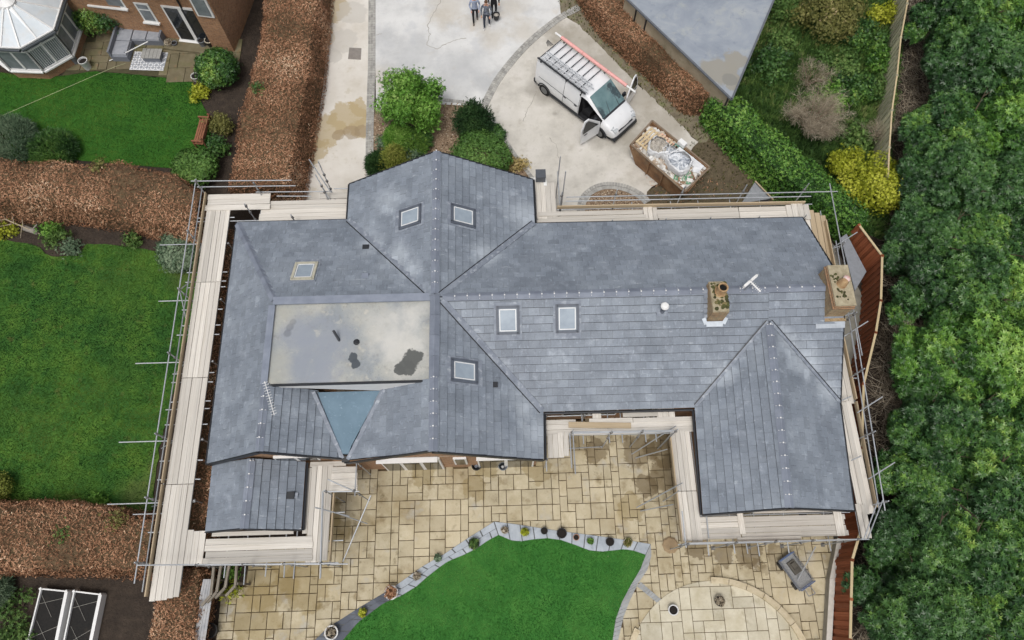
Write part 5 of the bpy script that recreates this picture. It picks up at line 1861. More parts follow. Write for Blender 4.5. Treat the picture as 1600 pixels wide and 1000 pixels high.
twig_bush('brown dead bush in the lower gap of the evergreen belt', P(1555, 880), 2.6, 1.0, 20, M['twig'], fine=700)
twig_bush('thin dead bush between the red fence and the bright evergreen', P(1405, 540), 2.0, 1.0, 26, M['twig'], fine=900)
twig_bush('dead stems standing by the angled corner of the east scaffold', P(1420, 768), 2.8, .9, 16, M['twig'], fine=500)

# hedges
def hedge(label, left, right, h, m, per, tmpl, twig=None, noise=.16, group=None, name='hedge', bottom=.12, sc=(.5, 1.05), flat=1.0, hull='hedge_brown', cat='hedge'):
    """left/right: matching polylines of the top edges in plan (Vectors)"""
    r = root(name, label, cat, (left[0].x, left[0].y, 0), 0, group)
    def rs(p, n):
        return [at_frac([Vector((q.x, q.y, 0)) for q in p], k / n) for k in range(n + 1)]
    ln = sum((left[i + 1] - left[i]).length for i in range(len(left) - 1))
    n = max(2, int(ln / .35))
    A, B = rs(left, n), rs(right, n)
    # cross profile points: bottom-left, left shoulder, top..., right shoulder, bottom-right
    rows = []
    for k in range(n + 1):
        a, c = A[k], B[k]
        wv = c - a
        row = [a - wv * bottom * .3 + Vector((0, 0, 0)), a + Vector((0, 0, h * .5)), a + wv * .05 + Vector((0, 0, h * .93))]
        for t in (.2, .4, .6, .8):
            row.append(a + wv * t + Vector((0, 0, h)))
        row += [c - wv * .05 + Vector((0, 0, h * .93)), c + Vector((0, 0, h * .5)), c + wv * bottom * .3]
        rows.append(row)
    V = np.array([[tuple(v) for v in row] for row in rows])
    K = V.shape[1]
    flatV = V.reshape(-1, 3)
    nz = (vnoise(flatV, 1.1, 3) - .5) * noise * 2 + (vnoise(flatV, 3.0, 4) - .5) * noise
    cen = (V[:, :1] + V[:, -1:]) / 2 + np.array([0, 0, h * .5])
    dirs = V - cen
    dirs /= np.linalg.norm(dirs, axis=2)[..., None] + 1e-9
    V = V + dirs * nz.reshape(V.shape[0], K)[..., None] * (V[..., 2:3] > .02)
    Fs = []
    for k in range(n):
        for j in range(K - 1):
            Fs.append((k * K + j, k * K + j + 1, (k + 1) * K + j + 1, (k + 1) * K + j))
    off = np.array([r.location.x, r.location.y, 0])
    inner = cen + (V - cen) * np.array([.92, .92, .95])
    me = bpy.data.meshes.new('branches')
    me.from_pydata([tuple(v) for v in (inner.reshape(-1, 3) - off)], [], Fs + [tuple(range(K - 1, -1, -1)), tuple(n * K + j for j in range(K))])
    me.materials.append(M[hull])
    o = bpy.data.objects.new('branches', me)
    COL.objects.link(o)
    o.parent = r
    # leaves over the surface
    Fs = Fs + [(e * K + i, e * K + i + 1, e * K + 8 - i, e * K + 9 - i) for e in (0, n) for i in range(4)]
    Q = np.array(Fs)
    vv = V.reshape(-1, 3)
    p0, p1, p2, p3 = (vv[Q[:, i]] for i in range(4))
    nn = np.cross(p1 - p0, p3 - p0)
    ar = np.linalg.norm(nn, axis=1)
    nn /= ar[:, None] + 1e-9
    out = ((p0 + p2) / 2 - cen.reshape(-1, 3)[np.minimum(Q[:, 0] // K, n)])
    ax = (cen[-1, 0] - cen[0, 0]) / np.linalg.norm(cen[-1, 0] - cen[0, 0])
    out[-8:-4] = -ax
    out[-4:] = ax
    sg = np.sign((nn * out).sum(1))
    nn *= sg[:, None]
    N = int(ar.sum() * per)
    pick = rng.choice(len(Q), N, p=ar / ar.sum())
    u, v_ = rng.random((N, 1)), rng.random((N, 1))
    pos = (p0[pick] * (1 - u) + p1[pick] * u) * (1 - v_) + (p3[pick] * (1 - u) + p2[pick] * u) * v_
    nrm = nn[pick]
    pos = pos + nrm * rng.normal(.01, .05, (N, 1)) * flat
    big = vnoise(pos, .9, 5)
    rnd = .42 * big + .28 * vnoise(pos, 2.6, 6) + rng.normal(0, .17, N) + .12
    if twig:
        keep = rng.random(N) > np.clip((.45 - big) * twig, 0, .5)
        pos, nrm, rnd = pos[keep], nrm[keep], rnd[keep]
    me = scatter_mesh('leaves', tmpl, pos - off, nrm, rng.uniform(*sc, len(pos)), np.clip(rnd, 0, 1), m, .55)
    add_mesh(me, 'leaves', r)
    return r
M['hedge_brown'] = mat('hedge_brown', [(.25, c8(74, 60, 46)), (.5, c8(104, 86, 64)), (.8, c8(134, 112, 84))], scale=9, detail=9, rough=.95, bump=1.0, bscale=18, bdist=.08, nrough=.75,
                       layers=[(1.2, .6, .72, c8(92, 94, 62), .6)])
M['hedge_green'] = mat('hedge_green', [(.25, c8(26, 46, 22)), (.5, c8(40, 68, 30)), (.8, c8(58, 88, 40))], scale=9, detail=9, rough=.95, bump=1.0, bscale=18, bdist=.08, nrough=.75)
COP = np.concatenate([leaf_quad(.085, .05, .3, .3), leaf_quad(.07, .045, .2, .3) * np.array([-1, -1, 1]) + np.array([.02, .01, .01])])
H = lambda l, h: px(l, h)
hedge('tall coppery beech hedge running beside the stained concrete lane', H([(410, -60), (405, 60), (378, 150), (352, 288)], 1.9), H([(506, -60), (490, 100), (472, 200), (455, 286)], 1.9), 1.9, GREEN['copper'], 400, COP, 1.4)
hedge('wide coppery beech hedge between the two neighbour lawns', H([(-120, 240), (0, 243), (180, 250), (268, 268), (312, 292)], 1.8), H([(-120, 315), (0, 315), (100, 320), (205, 338), (305, 364)], 1.8), 1.8, GREEN['copper'], 350, COP, 2.2)
hedge('wide coppery beech hedge between the large lawn and dark vegetable bed', H([(-120, 780), (0, 782), (120, 786), (238, 803)], 1.5), H([(-120, 892), (0, 893), (120, 896), (226, 900)], 1.5), 1.5, GREEN['copper'], 370, COP, 1.6)
hedge('narrow coppery beech hedge in the shade under the west scaffold', [R(-12.5, 15.3), R(-12.55, 8), R(-12.6, 1.2)], [R(-11.5, 15.3), R(-11.5, 8), R(-11.35, 2.6)], 1.35, GREEN['copper'], 320, COP, 1.8)
hedge('coppery beech hedge in the bottom corner beside the pale leaning boards', [R(-13.15, 1.2), R(-13.15, -.5), R(-13.15, -3)], [R(-11.35, 1.2), R(-11.4, -.5), R(-11.4, -3)], 1.35, GREEN['copper'], 400, COP, 1.0)
hedge('coppery beech hedge between the white van and the flat garage', H([(896, -50), (942, 20), (1026, 94), (1080, 146)], 1.6), H([(968, -50), (1006, 30), (1066, 92), (1118, 146)], 1.6), 1.6, GREEN['copper'], 400, COP, 1.3)
LAU = rosette(4, .12, .05, .45, 8)
hedge('long green laurel hedge sloping down past the builders skip to the scaffold', H([(1106, 158), (1158, 215), (1228, 278), (1296, 325), (1344, 358)], 1.6), H([(1140, 140), (1196, 190), (1256, 240), (1314, 292), (1358, 330)], 1.6), 1.6, GREEN['hedge_laurel'], 230, LAU, None, .12, hull='hedge_green', flat=2.0)

# garden shrubs and plants
BOX = rosette(5, .05, .022, .5, 11)
BOXB = rosette(5, .075, .03, .5, 12)
NEEDLE = tuft(7, .16, .02, .5, 4)
SPIKE = tuft(9, .3, .03, .35, 6)
def dome(r, h, n=9, seed=0):
    rr = random.Random(seed)
    L = [(0, 0, h * .45, r * .92, r * .92, h * .52)]
    for k in range(n):
        a = 6.283 * k / n + rr.uniform(-.2, .2)
        d = r * rr.uniform(.35, .62)
        L.append((d * math.cos(a), d * math.sin(a), h * rr.uniform(.42, .62), r * .42, r * .42, h * .34))
    return L
def loose(r, h, n, seed):
    rr = random.Random(seed)
    L = []
    for k in range(n):
        a = rr.uniform(0, 6.28)
        d = r * math.sqrt(rr.random()) * .8
        q = r * rr.uniform(.22, .36)
        L.append((d * math.cos(a), d * math.sin(a), h * rr.uniform(.45, .85) * (1 - .3 * d / r), q, q, q * .8))
    return L
shrub('small_tree', 'bright green round headed small tree in the gravel bed', 'tree', P(648, 186), [(x, y, z, a, b_, c) for (x, y, z, a, b_, c) in loose(1.55, 3.0, 26, 3)], 9000, rosette(5, .1, .035, .6, 21), GREEN['bright'], stem=(1.5, 1.0, 9, .06), wob=.7, zmin=-.8)
shrub('box_dome', 'large clipped green dome bush beside the front gable', 'bush', P(750, 262), dome(1.6, 1.6, 9, 1), 9000, BOXB, GREEN['box'])
shrub('conifer', 'dark upright conifer clump behind the clipped dome bush', 'conifer', P(742, 208), [(-.45, 0, .8, .34, .34, .95), (0, .15, .95, .38, .38, 1.15), (.42, 0, .75, .34, .34, .9), (-.1, -.35, .6, .45, .4, .7), (.3, -.3, .6, .4, .4, .65)], 3000, NEEDLE, GREEN['conifer'], wob=.5)
shrub('shrub', 'low mid green shrub between the dark conifer and the kerb', 'shrub', P(772, 218), dome(.6, .7, 6, 5), 1600, BOXB, GREEN['laurel_dark'])
shrub('conifer', 'round bright green feathery conifer in the gravel bed under the small tree', 'conifer', P(626, 226), dome(.75, 1.0, 7, 6), 2600, NEEDLE, GREEN['bright'])
shrub('conifer', 'dark feathery conifer behind the round bright conifer', 'conifer', P(652, 228), dome(.75, .9, 7, 7), 2400, NEEDLE, GREEN['laurel'])
shrub('conifer', 'golden green cone shaped conifer beside the front gable corner', 'conifer', P(620, 262), [(0, 0, .4, .55, .5, .5), (.0, 0, .8, .38, .36, .5), (0, 0, 1.15, .2, .2, .4)], 2600, NEEDLE * .7, GREEN['gold_conifer'], wob=.3)
shrub('spiky_plant', 'dark spiky grassy plant at the gravel bed corner by the lane', 'plant', P(595, 262), dome(.55, .6, 5, 8), 900, SPIKE, GREEN['conifer'])
shrub('shrub', 'grey green loose shrub between the golden conifer and the gable', 'shrub', P(645, 258), loose(.55, .6, 9, 9), 900, BOXB, GREEN['greygreen'])
shrub('shrub', 'blue green tuft beside the round bright conifer at the lane edge', 'shrub', P(603, 226), loose(.35, .45, 7, 10), 500, BOXB, GREEN['greygreen'])
shrub('plant', 'cream and yellow flowering plant at the right foot of the front gable', 'plant', P(808, 262), loose(.4, .4, 8, 11), 500, BOXB, leaf_mat('leaf_cream', [(0, c8(110, 110, 50)), (.5, c8(190, 170, 110)), (1, c8(228, 206, 160))]))
twig_bush('thin bare brown twiggy shrub at the foot of the bright small tree', P(612, 195), .8, .7, 20, M['twig'], .012, fine=700)
# neighbour garden
shrub('shrub', 'dense dark hedge like shrub between the conservatory and garden sofa', 'shrub', P(160, 50), [(-.9, .1, .8, .7, .6, .75), (0, 0, .85, .8, .65, .8), (.8, 0, .8, .65, .6, .7)], 4200, BOXB, GREEN['laurel'])
shrub('shrub', 'big glossy round shrub at the corner of the neighbour terrace', 'shrub', P(348, 122), dome(1.15, 1.5, 8, 13), 4200, LAU, GREEN['laurel'])
shrub('plant', 'bright yellow leafed plant below the glossy round shrub', 'plant', P(315, 152), loose(.4, .5, 9, 14), 900, BOXB, GREEN['yellow'])
shrub('shrub', 'olive mottled shrub behind the slatted wooden bench', 'shrub', P(350, 200), loose(.55, .9, 12, 15), 1500, BOXB, GREEN['olive'])
shrub('shrub', 'dark green shrub between the bench and clipped light green bush', 'shrub', P(346, 240), loose(.5, .8, 9, 16), 1000, BOXB, GREEN['laurel_dark'])
shrub('box_dome', 'clipped light green bush at the bottom of the small neighbour lawn', 'bush', P(312, 272), dome(1.15, 1.2, 8, 17), 5200, BOXB, GREEN['box'])
shrub('shrub', 'spreading grey green juniper at the left edge of the upper lawn', 'shrub', P(20, 232), dome(1.6, 1.1, 8, 18), 4500, NEEDLE, GREEN['greygreen'])
shrub('shrub', 'low dark juniper with feathery tips right of the grey green juniper', 'shrub', P(88, 242), dome(1.2, .9, 8, 19), 3200, NEEDLE, GREEN['laurel_dark'])
shrub('shrub', 'round dark green bush under the scaffold outrigger by the big lawn', 'bush', P(290, 402), dome(1.15, 1.2, 8, 20), 4500, BOXB, GREEN['greygreen'])
shrub('shrub', 'yellow green clipped bush on the left edge of the big lawn', 'bush', P(2, 766), dome(.75, .9, 6, 21), 2600, BOX, GREEN['gold_conifer'])
shrub('shrub', 'blue green feathery shrub at the edge of the vegetable bed', 'shrub', P(-2, 922), dome(.7, .7, 6, 22), 1500, NEEDLE, GREEN['greygreen'])
shrub('plant', 'straggly yellow green plant by the white framed cold frames', 'plant', P(30, 992), loose(.8, .5, 10, 23), 900, BOXB, GREEN['wild'])
shrub('plant', 'straggly leafy weed in the dark vegetable bed', 'plant', P(32, 952), loose(.7, .3, 8, 24), 420, BOXB, GREEN['wild'])
shrub('plant', 'small leafy plant at the bottom edge of the big lawn', 'plant', P(158, 790), loose(.35, .4, 6, 25), 420, BOXB, GREEN['bright'])
for k, (a, c, rad, lab, mm) in enumerate(((95, 372, .55, 'mid green leafy clump in the border below the coppery hedge', 'wild'), (112, 392, .45, 'low clump with white flowers at the edge of the big lawn', 'greygreen'), (78, 362, .5, 'fresh green clump beside the cut grey log', 'bright'),
                                  (12, 362, .5, 'yellow flowering clump at the left end of the border', 'yellow'), (212, 378, .35, 'small straggly clump in the bare soil border', 'wild'))):
    shrub('plant', lab, 'plant', P(a, c), loose(rad, .4, 8, 30 + k), 420, BOXB, GREEN[mm], stem=False)
shrub('plant', 'leafy weeds growing beside the scaffold next to the low extension', 'plant', R(-11.35, 3.9), loose(.4, .7, 8, 33), 600, BOXB, GREEN['wild'])
# wild corner on the right
shrub('shrub', 'large golden yellow shrub beside the end of the laurel hedge', 'shrub', P(1358, 312), loose(1.6, 2.0, 26, 40) + [(.0, 0, .8, 1.2, 1.1, .8)], 8000, BOXB, GREEN['yellow'])
shrub('shrub', 'smaller golden shrub arching off the large golden yellow shrub', 'shrub', P(1312, 268), loose(.8, 1.4, 12, 41), 2200, BOXB, GREEN['yellow'])
shrub('shrub', 'olive bush with pink blossom near the garage', 'shrub', P(1280, 40), loose(1.9, 1.9, 26, 42) + [(0, 0, .8, 1.5, 1.4, .8)], 7000, BOXB, GREEN['olive'])
shrub('plant', 'slim yellow flowering plant below the top of the weathered fence', 'plant', P(1370, 32), loose(.6, 1.2, 10, 43), 1100, BOXB, GREEN['yellow'])
for k, (a, c, rad, n, mm, lab) in enumerate(((1225, 20, 1.0, 1600, 'wild', 'dark green shrub tight against the garage edge'), (1345, 70, 1.0, 1700, 'laurel', 'dark shrub between the olive blossom bush and weathered fence'),
                                   (1300, 110, 1.1, 1900, 'wild', 'mid green bramble mound below the olive blossom bush'), (1370, 105, .8, 1300, 'laurel_light', 'bright green bush by the second weathered fence post'),
                                   (1330, 150, 1.0, 1700, 'laurel', 'dark bramble mound right of the crossing pale branches'), (1200, 110, 1.0, 1500, 'laurel_dark', 'dark shrub by the lower garage corner'),
                                   (1330, 225, .9, 1500, 'wild', 'green bramble mound between the bare bushes'), (1215, 75, .7, 1000, 'wild', 'low green shrub halfway down the garage side'),
                                   (1370, 150, .7, 1000, 'wild', 'small bramble clump against the weathered fence'), (1285, 160, .9, 1300, 'bright', 'fresh green clump above the large bare bush'))):
    shrub('shrub', lab, 'shrub', P(a, c), loose(rad * 1.15, .9, 14, 50 + k), n, BOXB * 1.15, GREEN[mm], stem=False)

# grass blades over the lawns and the rough ground
def grass(name, poly, n, tm, m, z, s0=.7, s1=1.3, freq=.9, bare=()):
    xs = np.array([[p[0], p[1]] for p in poly])
    lo, hi = xs.min(0), xs.max(0)
    out = np.zeros((0, 2))
    while len(out) < n:
        q = lo + rng.random((n, 2)) * (hi - lo)
        ins = np.zeros(len(q), bool)
        k = len(xs)
        for i in range(k):
            (x1, y1), (x2, y2) = xs[i], xs[(i + 1) % k]
            if y1 == y2:
                continue
            c = ((y1 > q[:, 1]) != (y2 > q[:, 1])) & (q[:, 0] < (x2 - x1) * (q[:, 1] - y1) / (y2 - y1) + x1)
            ins ^= c
        out = np.concatenate([out, q[ins]])
    out = out[:n]
    keep = np.ones(len(out), bool)
    for (x, y, rad) in bare:
        d = np.hypot(out[:, 0] - x, out[:, 1] - y)
        keep &= rng.random(len(out)) > np.clip(1.25 - d / rad + rng.normal(0, .2, len(out)), 0, .5)
    out = out[keep]
    n = len(out)
    pos = np.concatenate([out, np.full((n, 1), z)], 1)
    rnd = .5 + .75 * (vnoise(pos, freq * .6, 7) - .5) + .6 * (vnoise(pos, freq * 2, 8) - .5) + .55 * (vnoise(pos, freq * 6, 5) - .5) + rng.normal(0, .13, n)
    me = scatter_mesh(name, tm, pos, np.tile(np.array([[0, 0, 1.0]]), (n, 1)), rng.uniform(s0, s1, n), np.clip(rnd, 0, 1), m, .15)
    return add_mesh(me, name, None, 'stuff')
BARE = [(P(a, b_).x, P(a, b_).y, q) for a, b_, q in ((255, 735, .7), (288, 425, .8), (215, 772, .8))]
G1 = tuft(5, .035, .012, .8, 1)
grass('grass', [p for p in px([(-30, 374), (55, 382), (78, 402), (120, 400), (135, 382), (190, 384), (250, 394), (315, 402), (312, 440), (285, 560), (250, 700), (238, 800), (-30, 796)])], 70000, G1, GREEN['blade'], .03, bare=BARE)
grass('grass', px([(-30, 105), (0, 113), (60, 122), (110, 118), (150, 112), (240, 120), (300, 128), (310, 150), (328, 185), (330, 230), (300, 262), (240, 262), (120, 250), (-30, 255)]), 28000, G1, GREEN['blade'], .03, freq=1.3)
grass('artificial_grass', [(p.x, p.y) for p in TURF], 26000, tuft(4, .035, .012, .6, 2), GREEN['blade_art'], .06, freq=.5)
grass('rough_grass_blades', px([(1150, 130), (1215, -40), (1420, -40), (1392, 200), (1385, 380), (1345, 360), (1115, 168)]), 15000, tuft(6, .3, .025, .8, 3), GREEN['wild'], .02, freq=.8)
grass('weeds', px([(868, -20), (905, 0), (1010, 110), (1110, 205), (1090, 225), (1000, 137), (905, 41), (876, 22)]), 500, tuft(6, .1, .02, .9, 3), GREEN['olive'], .02)
grass('weeds', px([(1088, 205), (1130, 225), (1215, 310), (1250, 345), (1020, 345), (1010, 298), (1058, 262)]), 500, tuft(6, .1, .02, .9, 3), GREEN['olive'], .02)
twigs('fallen_leaves', px([(470, -20), (500, -20), (482, 170), (460, 290), (430, 290), (455, 170)]), 300, .04, .1, .02, GREEN['copper'], .02)

for k, (a, c, h_, lab, mm) in enumerate(((403, 143, 1.95, 'small green ivy patch growing out of the tall coppery hedge', 'laurel'), (160, 262, 1.85, 'faint green ivy patch on top of the hedge between the two lawns', 'olive'), (102, 838, 1.55, 'green sprig patch in the hedge above the vegetable bed', 'wild'), (185, 815, 1.55, 'second green sprig patch in the hedge nearer the scaffold', 'olive'))):
    shrub('ivy_patch', lab, 'ivy', P(a, c, h_ - .15), loose(.3, .3, 7, 80 + k), 140, BOXB, GREEN[mm], stem=False)
twigs('lawn_litter', [(p.x, p.y) for p in TURF], 26, .03, .07, .0, GREEN['twig'], .02)
twigs('roof_litter', px([(1010, 262), (1060, 262), (1180, 300), (1010, 330)]), 160, .05, .16, .03, GREEN['copper'], .012)

# ------------------------------------------------------------------ neighbour house, conservatory and terrace
b = MB()
TER = px([(128, 62), (200, 40), (330, 60), (378, 68), (372, 100), (330, 128), (300, 127), (240, 119), (150, 111), (118, 115), (95, 122), (120, 85)])
b.prism([(p.x, p.y) for p in TER], -.02, .02)
M['joint_dark'] = mat('joint_dark', [(.3, c8(66, 62, 46)), (.7, c8(84, 82, 58))], scale=3, rough=.95)
ter = b.build('terrace', M['joint_dark'], kind='structure')
M['slab_old_o'] = mat('slab_old_o', [(.2, c8(92, 86, 66)), (.5, c8(112, 104, 82)), (.8, c8(130, 122, 100))], scale=2.0, detail=9, rough=.9, bump=.35, bscale=7, bdist=.015, nrough=.7, vary=('obj', .14),
                      layers=[(.9, .52, .66, c8(100, 100, 66), .7), (2.8, .58, .7, c8(136, 108, 78), .5)])
M['slab_old_a'] = variant(M['slab_old_o'], 'slab_old_a', 'attr')
tl = [RI(p) for p in TER]
ts = tiling(min(p[0] for p in tl), min(p[1] for p in tl), 26, 18, .45, lambda c: inside(c, tl), 31, (.25, .5))
lay_slabs(ter, ts, .45, M['slab_old_o'], M['slab_old_a'], .02)
M['brick_nb'] = brick_mat('brick_nb', c8(170, 128, 94), c8(148, 108, 78), c8(160, 148, 128))
nh = root('neighbour_house', 'warm brick neighbour house with white french doors at the top edge', 'house', P(270, 66), 0)
w0, w1, w2 = P(120, 44), P(338, 70), P(372, 72)
u = (w1 - w0).normalized()
nrm = Vector((-u.y, u.x, 0))
b = MB()
def quad_wall(b, p, q, t, z0, z1):
    d = (q - p).normalized()
    n_ = Vector((-d.y, d.x, 0)) * t
    b.prism([(p.x, p.y), (q.x, q.y), (q.x + n_.x, q.y + n_.y), (p.x + n_.x, p.y + n_.y)], z0, z1)
wl = P(60, 42)
quad_wall(b, wl, w1, 6.0, 0, 5.0)
b.build('wall', M['brick_nb'], nh)
b = MB()
e0 = w1 + u * .005 - nrm * .35
e1 = e0 + u * 1.1
quad_wall(b, e0, e1, 6.0, 0, 5.0)
b.build('wall', M['brick_nb'], nh)
b = MB()
c = (wl + e1) / 2 + nrm * 3
rf = [wl - u * .4 - nrm * .75, e1 + u * .4 - nrm * .75, e1 + u * .4 + nrm * 6.6, wl - u * .4 + nrm * 6.6]
top0, top1 = (rf[0] + rf[3]) / 2 + u * .3, (rf[1] + rf[2]) / 2 - u * .3
vs = [Vector((p.x, p.y, 5.0)) for p in rf] + [Vector((top0.x, top0.y, 7.4)), Vector((top1.x, top1.y, 7.4))]
b.add(vs, [(0, 1, 5, 4), (2, 3, 4, 5), (1, 2, 5), (3, 0, 4), (3, 2, 1, 0)])
b.build('roof', mat('tile_brown', [(.3, c8(110, 78, 60)), (.7, c8(140, 100, 78))], scale=3, rough=.9), nh)
def on_wall(pxa, pya, h):
    """point of the wall plane seen at a pixel: returns (distance along wall, height)"""
    best = None
    for k in range(0, 600):
        z = k * .01
        p = P(pxa, pya, z)
        s_ = (p - w1).dot(nrm)
        if best is None or abs(s_) < best[0]:
            best = (abs(s_), (p - w1).dot(u), z)
    return best[1], best[2]
def nb_window(pl, pr, name, panes, sill=True, cross=None):
    """pl = pixel of lower left corner, pr = pixel of upper right corner"""
    a0, z0 = on_wall(*pl, 0)
    a1, z1 = on_wall(*pr, 0)
    lo, hi = min(a0, a1), max(a0, a1)
    zl, zh = max(.12, min(z0, z1)), max(z0, z1)
    mid = w1 + u * ((lo + hi) / 2) - nrm * .03
    rot = Matrix((u, nrm, Vector((0, 0, 1)))).transposed()
    f = MB()
    f.box((mid.x, mid.y, (zl + zh) / 2), (hi - lo, .12, zh - zl), rot)
    o = f.build(name, M['white'], nh)
    rows = [(zl + .1, zh - .1)] if cross is None else [(zl + .1, zl + (zh - zl) * cross - .05), (zl + (zh - zl) * cross + .05, zh - .1)]
    for k in range(panes):
        wd = (hi - lo) / panes
        for (y0, y1) in rows:
            g_ = MB()
            cc = w1 + u * (lo + wd * (k + .5)) - nrm * .095
            g_.box((cc.x, cc.y, (y0 + y1) / 2), (wd - .2, .02, y1 - y0), rot)
            g_.build('pane', M['glass_dark'] if cross is None else M['glass_mid'], o)
    if sill:
        g_ = MB()
        cc = w1 + u * ((lo + hi) / 2) - nrm * .12
        g_.box((cc.x, cc.y, zl - .03), (hi - lo + .12, .18, .07), rot)
        g_.build('sill', M['white'], o)
M['glass_mid'] = mat('glass_mid', [(.3, c8(104, 110, 116)), (.7, c8(140, 146, 150))], scale=2, rough=.1, spec=.6)
nb_window((283, 60), (307, 13), 'french_door', 2)
nb_window((227, 31), (231, 4), 'window', 1, cross=.66)
nb_window((140, 4), (178, -22), 'window', 2, cross=.66)
b = MB()
for p, q in ((P(310, 0, 3.2), P(348, 70, .1)),):
    a0 = w1 + u * -.75 - nrm * .08
    b.tube(Vector((a0.x, a0.y, .1)), Vector((a0.x, a0.y, 5.0)), .045, 8)
b.build('downpipe', M['dark_trim'], nh)
b = MB()
rot = Matrix((u, nrm, Vector((0, 0, 1)))).transposed()
cc = e0 + u * .6 - nrm * .03
b.box((cc.x, cc.y, 3.0), (.85, .1, 1.2), rot)
o = b.build('window', M['white'], nh)
b = MB()
cc = e0 + u * .6 - nrm * .09
b.box((cc.x, cc.y, 3.0), (.65, .02, 1.0), rot)
b.build('pane', M['glass_mid'], o)
b = MB()
cc = w1 + u * -1.25 - nrm * .4
b.box((cc.x, cc.y, .09), (2.6, .7, .16), rot)
b.build('door_step', M['slab_old_a'], nh)

# conservatory
cv = root('conservatory', 'white framed octagonal conservatory with pale glazed roof and brick base', 'conservatory', P(20, 60), 0)
eave = [P(104, -14, 2.35), P(85, 48, 2.35), P(33, 77, 2.35), P(-26, 74, 2.35), P(-80, 30, 2.35)]
sillp = [P(152, -2, .62), P(134, 52, .62), P(67, 114, .62), P(14, 111, .62), P(-45, 75, .62)]
# regular plan: use eave corners in plan for walls
plan = [Vector((p.x, p.y, 0)) for p in eave]
cen = Vector((P(11, 3, 3.4).x, P(11, 3, 3.4).y, 3.35))
inn_ = [p + (Vector((cen.x, cen.y, 0)) - p).normalized() * .22 for p in plan]
far = [inn_[-1] + Vector((0, 4, 0)), inn_[0] + Vector((0, 4, 0))]
b = MB()
poly = inn_ + far
b.prism([(p.x, p.y) for p in poly], 0, .58)
b.build('dwarf_wall', M['brick_nb'], cv)
b = MB()
for a, c in zip(inn_[:-1], inn_[1:]):
    b.bar(Vector((a.x, a.y, .6)), Vector((c.x, c.y, .6)), .28, .07)
b.build('sill', M['white'], cv)
for k, (a, c) in enumerate(zip(inn_[:-1], inn_[1:])):
    n = 2 if k else 3
    nb_ = Vector((c - a)).normalized()
    out_n = Vector((nb_.y, -nb_.x, 0))
    if out_n.dot(a - Vector((cen.x, cen.y, 0))) < 0:
        out_n = -out_n
    b = MB()
    b.tube(Vector((a.x, a.y, .6)), Vector((a.x, a.y, 2.3)), .07, 6)
    b.tube(Vector((c.x, c.y, .6)), Vector((c.x, c.y, 2.3)), .07, 6)
    for z in (.68, 1.95, 2.28):
        b.bar(Vector((a.x, a.y, z)), Vector((c.x, c.y, z)), .1, .08)
    for j in range(1, n):
        q = a.lerp(c, j / n)
        b.box((q.x, q.y, 1.45), (.1, .1, 1.66))
    fr = b.build('window_frame', M['white'], cv)
    for j in range(n):
        p, q = a.lerp(c, j / n), a.lerp(c, (j + 1) / n)
        b = MB()
        b.bar(Vector((p.x, p.y, 1.32)), Vector((q.x, q.y, 1.32)), .02, 1.2)
        b.bar(Vector((p.x, p.y, 2.11)), Vector((q.x, q.y, 2.11)), .02, .26)
        b.build('pane', M['glass_mid'], fr)
        if k == 1:
            b = MB()
            for t in range(7):
                s_ = p.lerp(q, (t + 1) / 8) + out_n * .02
                b.box((s_.x, s_.y, 1.32), (.025, .025, 1.1))
            b.build('blind', plain('blind_white', c8(196, 198, 198), .6), fr)
M['poly_glass'] = mat('poly_glass', [(.3, c8(196, 206, 212)), (.7, c8(216, 222, 226))], scale=1.5, rough=.25, layers=[(1.2, .55, .7, c8(204, 202, 196), .5)])
rim = [p + Vector((0, 0, 2.4)) for p in plan] + [plan[-1] + Vector((.2, 4.4, 2.4)), plan[0] + Vector((-.2, 4.4, 2.4))]
lr = .34
for k in range(len(rim)):
    a, c = rim[k], rim[(k + 1) % len(rim)]
    nseg = 2 if (c - a).length < 2.8 else 3
    for j in range(nseg):
        p, q = a.lerp(c, j / nseg), a.lerp(c, (j + 1) / nseg)
        tp = cen + (Vector((p.x, p.y, cen.z)) - cen).normalized() * lr
        tq = cen + (Vector((q.x, q.y, cen.z)) - cen).normalized() * lr
        b = MB()
        b.slab3([p, q, tq, tp], (0, 0, .03))
        b.build('roof_pane', M['poly_glass'], cv)
        b = MB()
        b.bar(p + Vector((0, 0, .05)), tp + Vector((0, 0, .05)), .07, .06)
        b.build('glazing_bar', M['white'], cv)
b = MB()
for a, c in zip(rim[:4], rim[1:5]):
    b.bar(a + Vector((0, 0, .03)), c + Vector((0, 0, .03)), .08, .06)
b.build('roof_rim', M['white'], cv)
b = MB()
for a, c in zip(rim[:4], rim[1:5]):
    d = ((a + c) / 2 - cen)
    d.z = 0
    d = d.normalized() * .1
    b.tube(a + d + Vector((0, 0, -.06)), c + d + Vector((0, 0, -.06)), .07, 8)
b.build('gutter', plain('gutter_grey', c8(66, 72, 76), .5), cv)
b = MB()
b.lathe([(lr + .06, -.06), (lr + .06, .1), (lr * .7, .2), (.06, .28), (.03, .5), (0, .52)], cen, 16)
b.build('roof_finial', M['white'], cv)

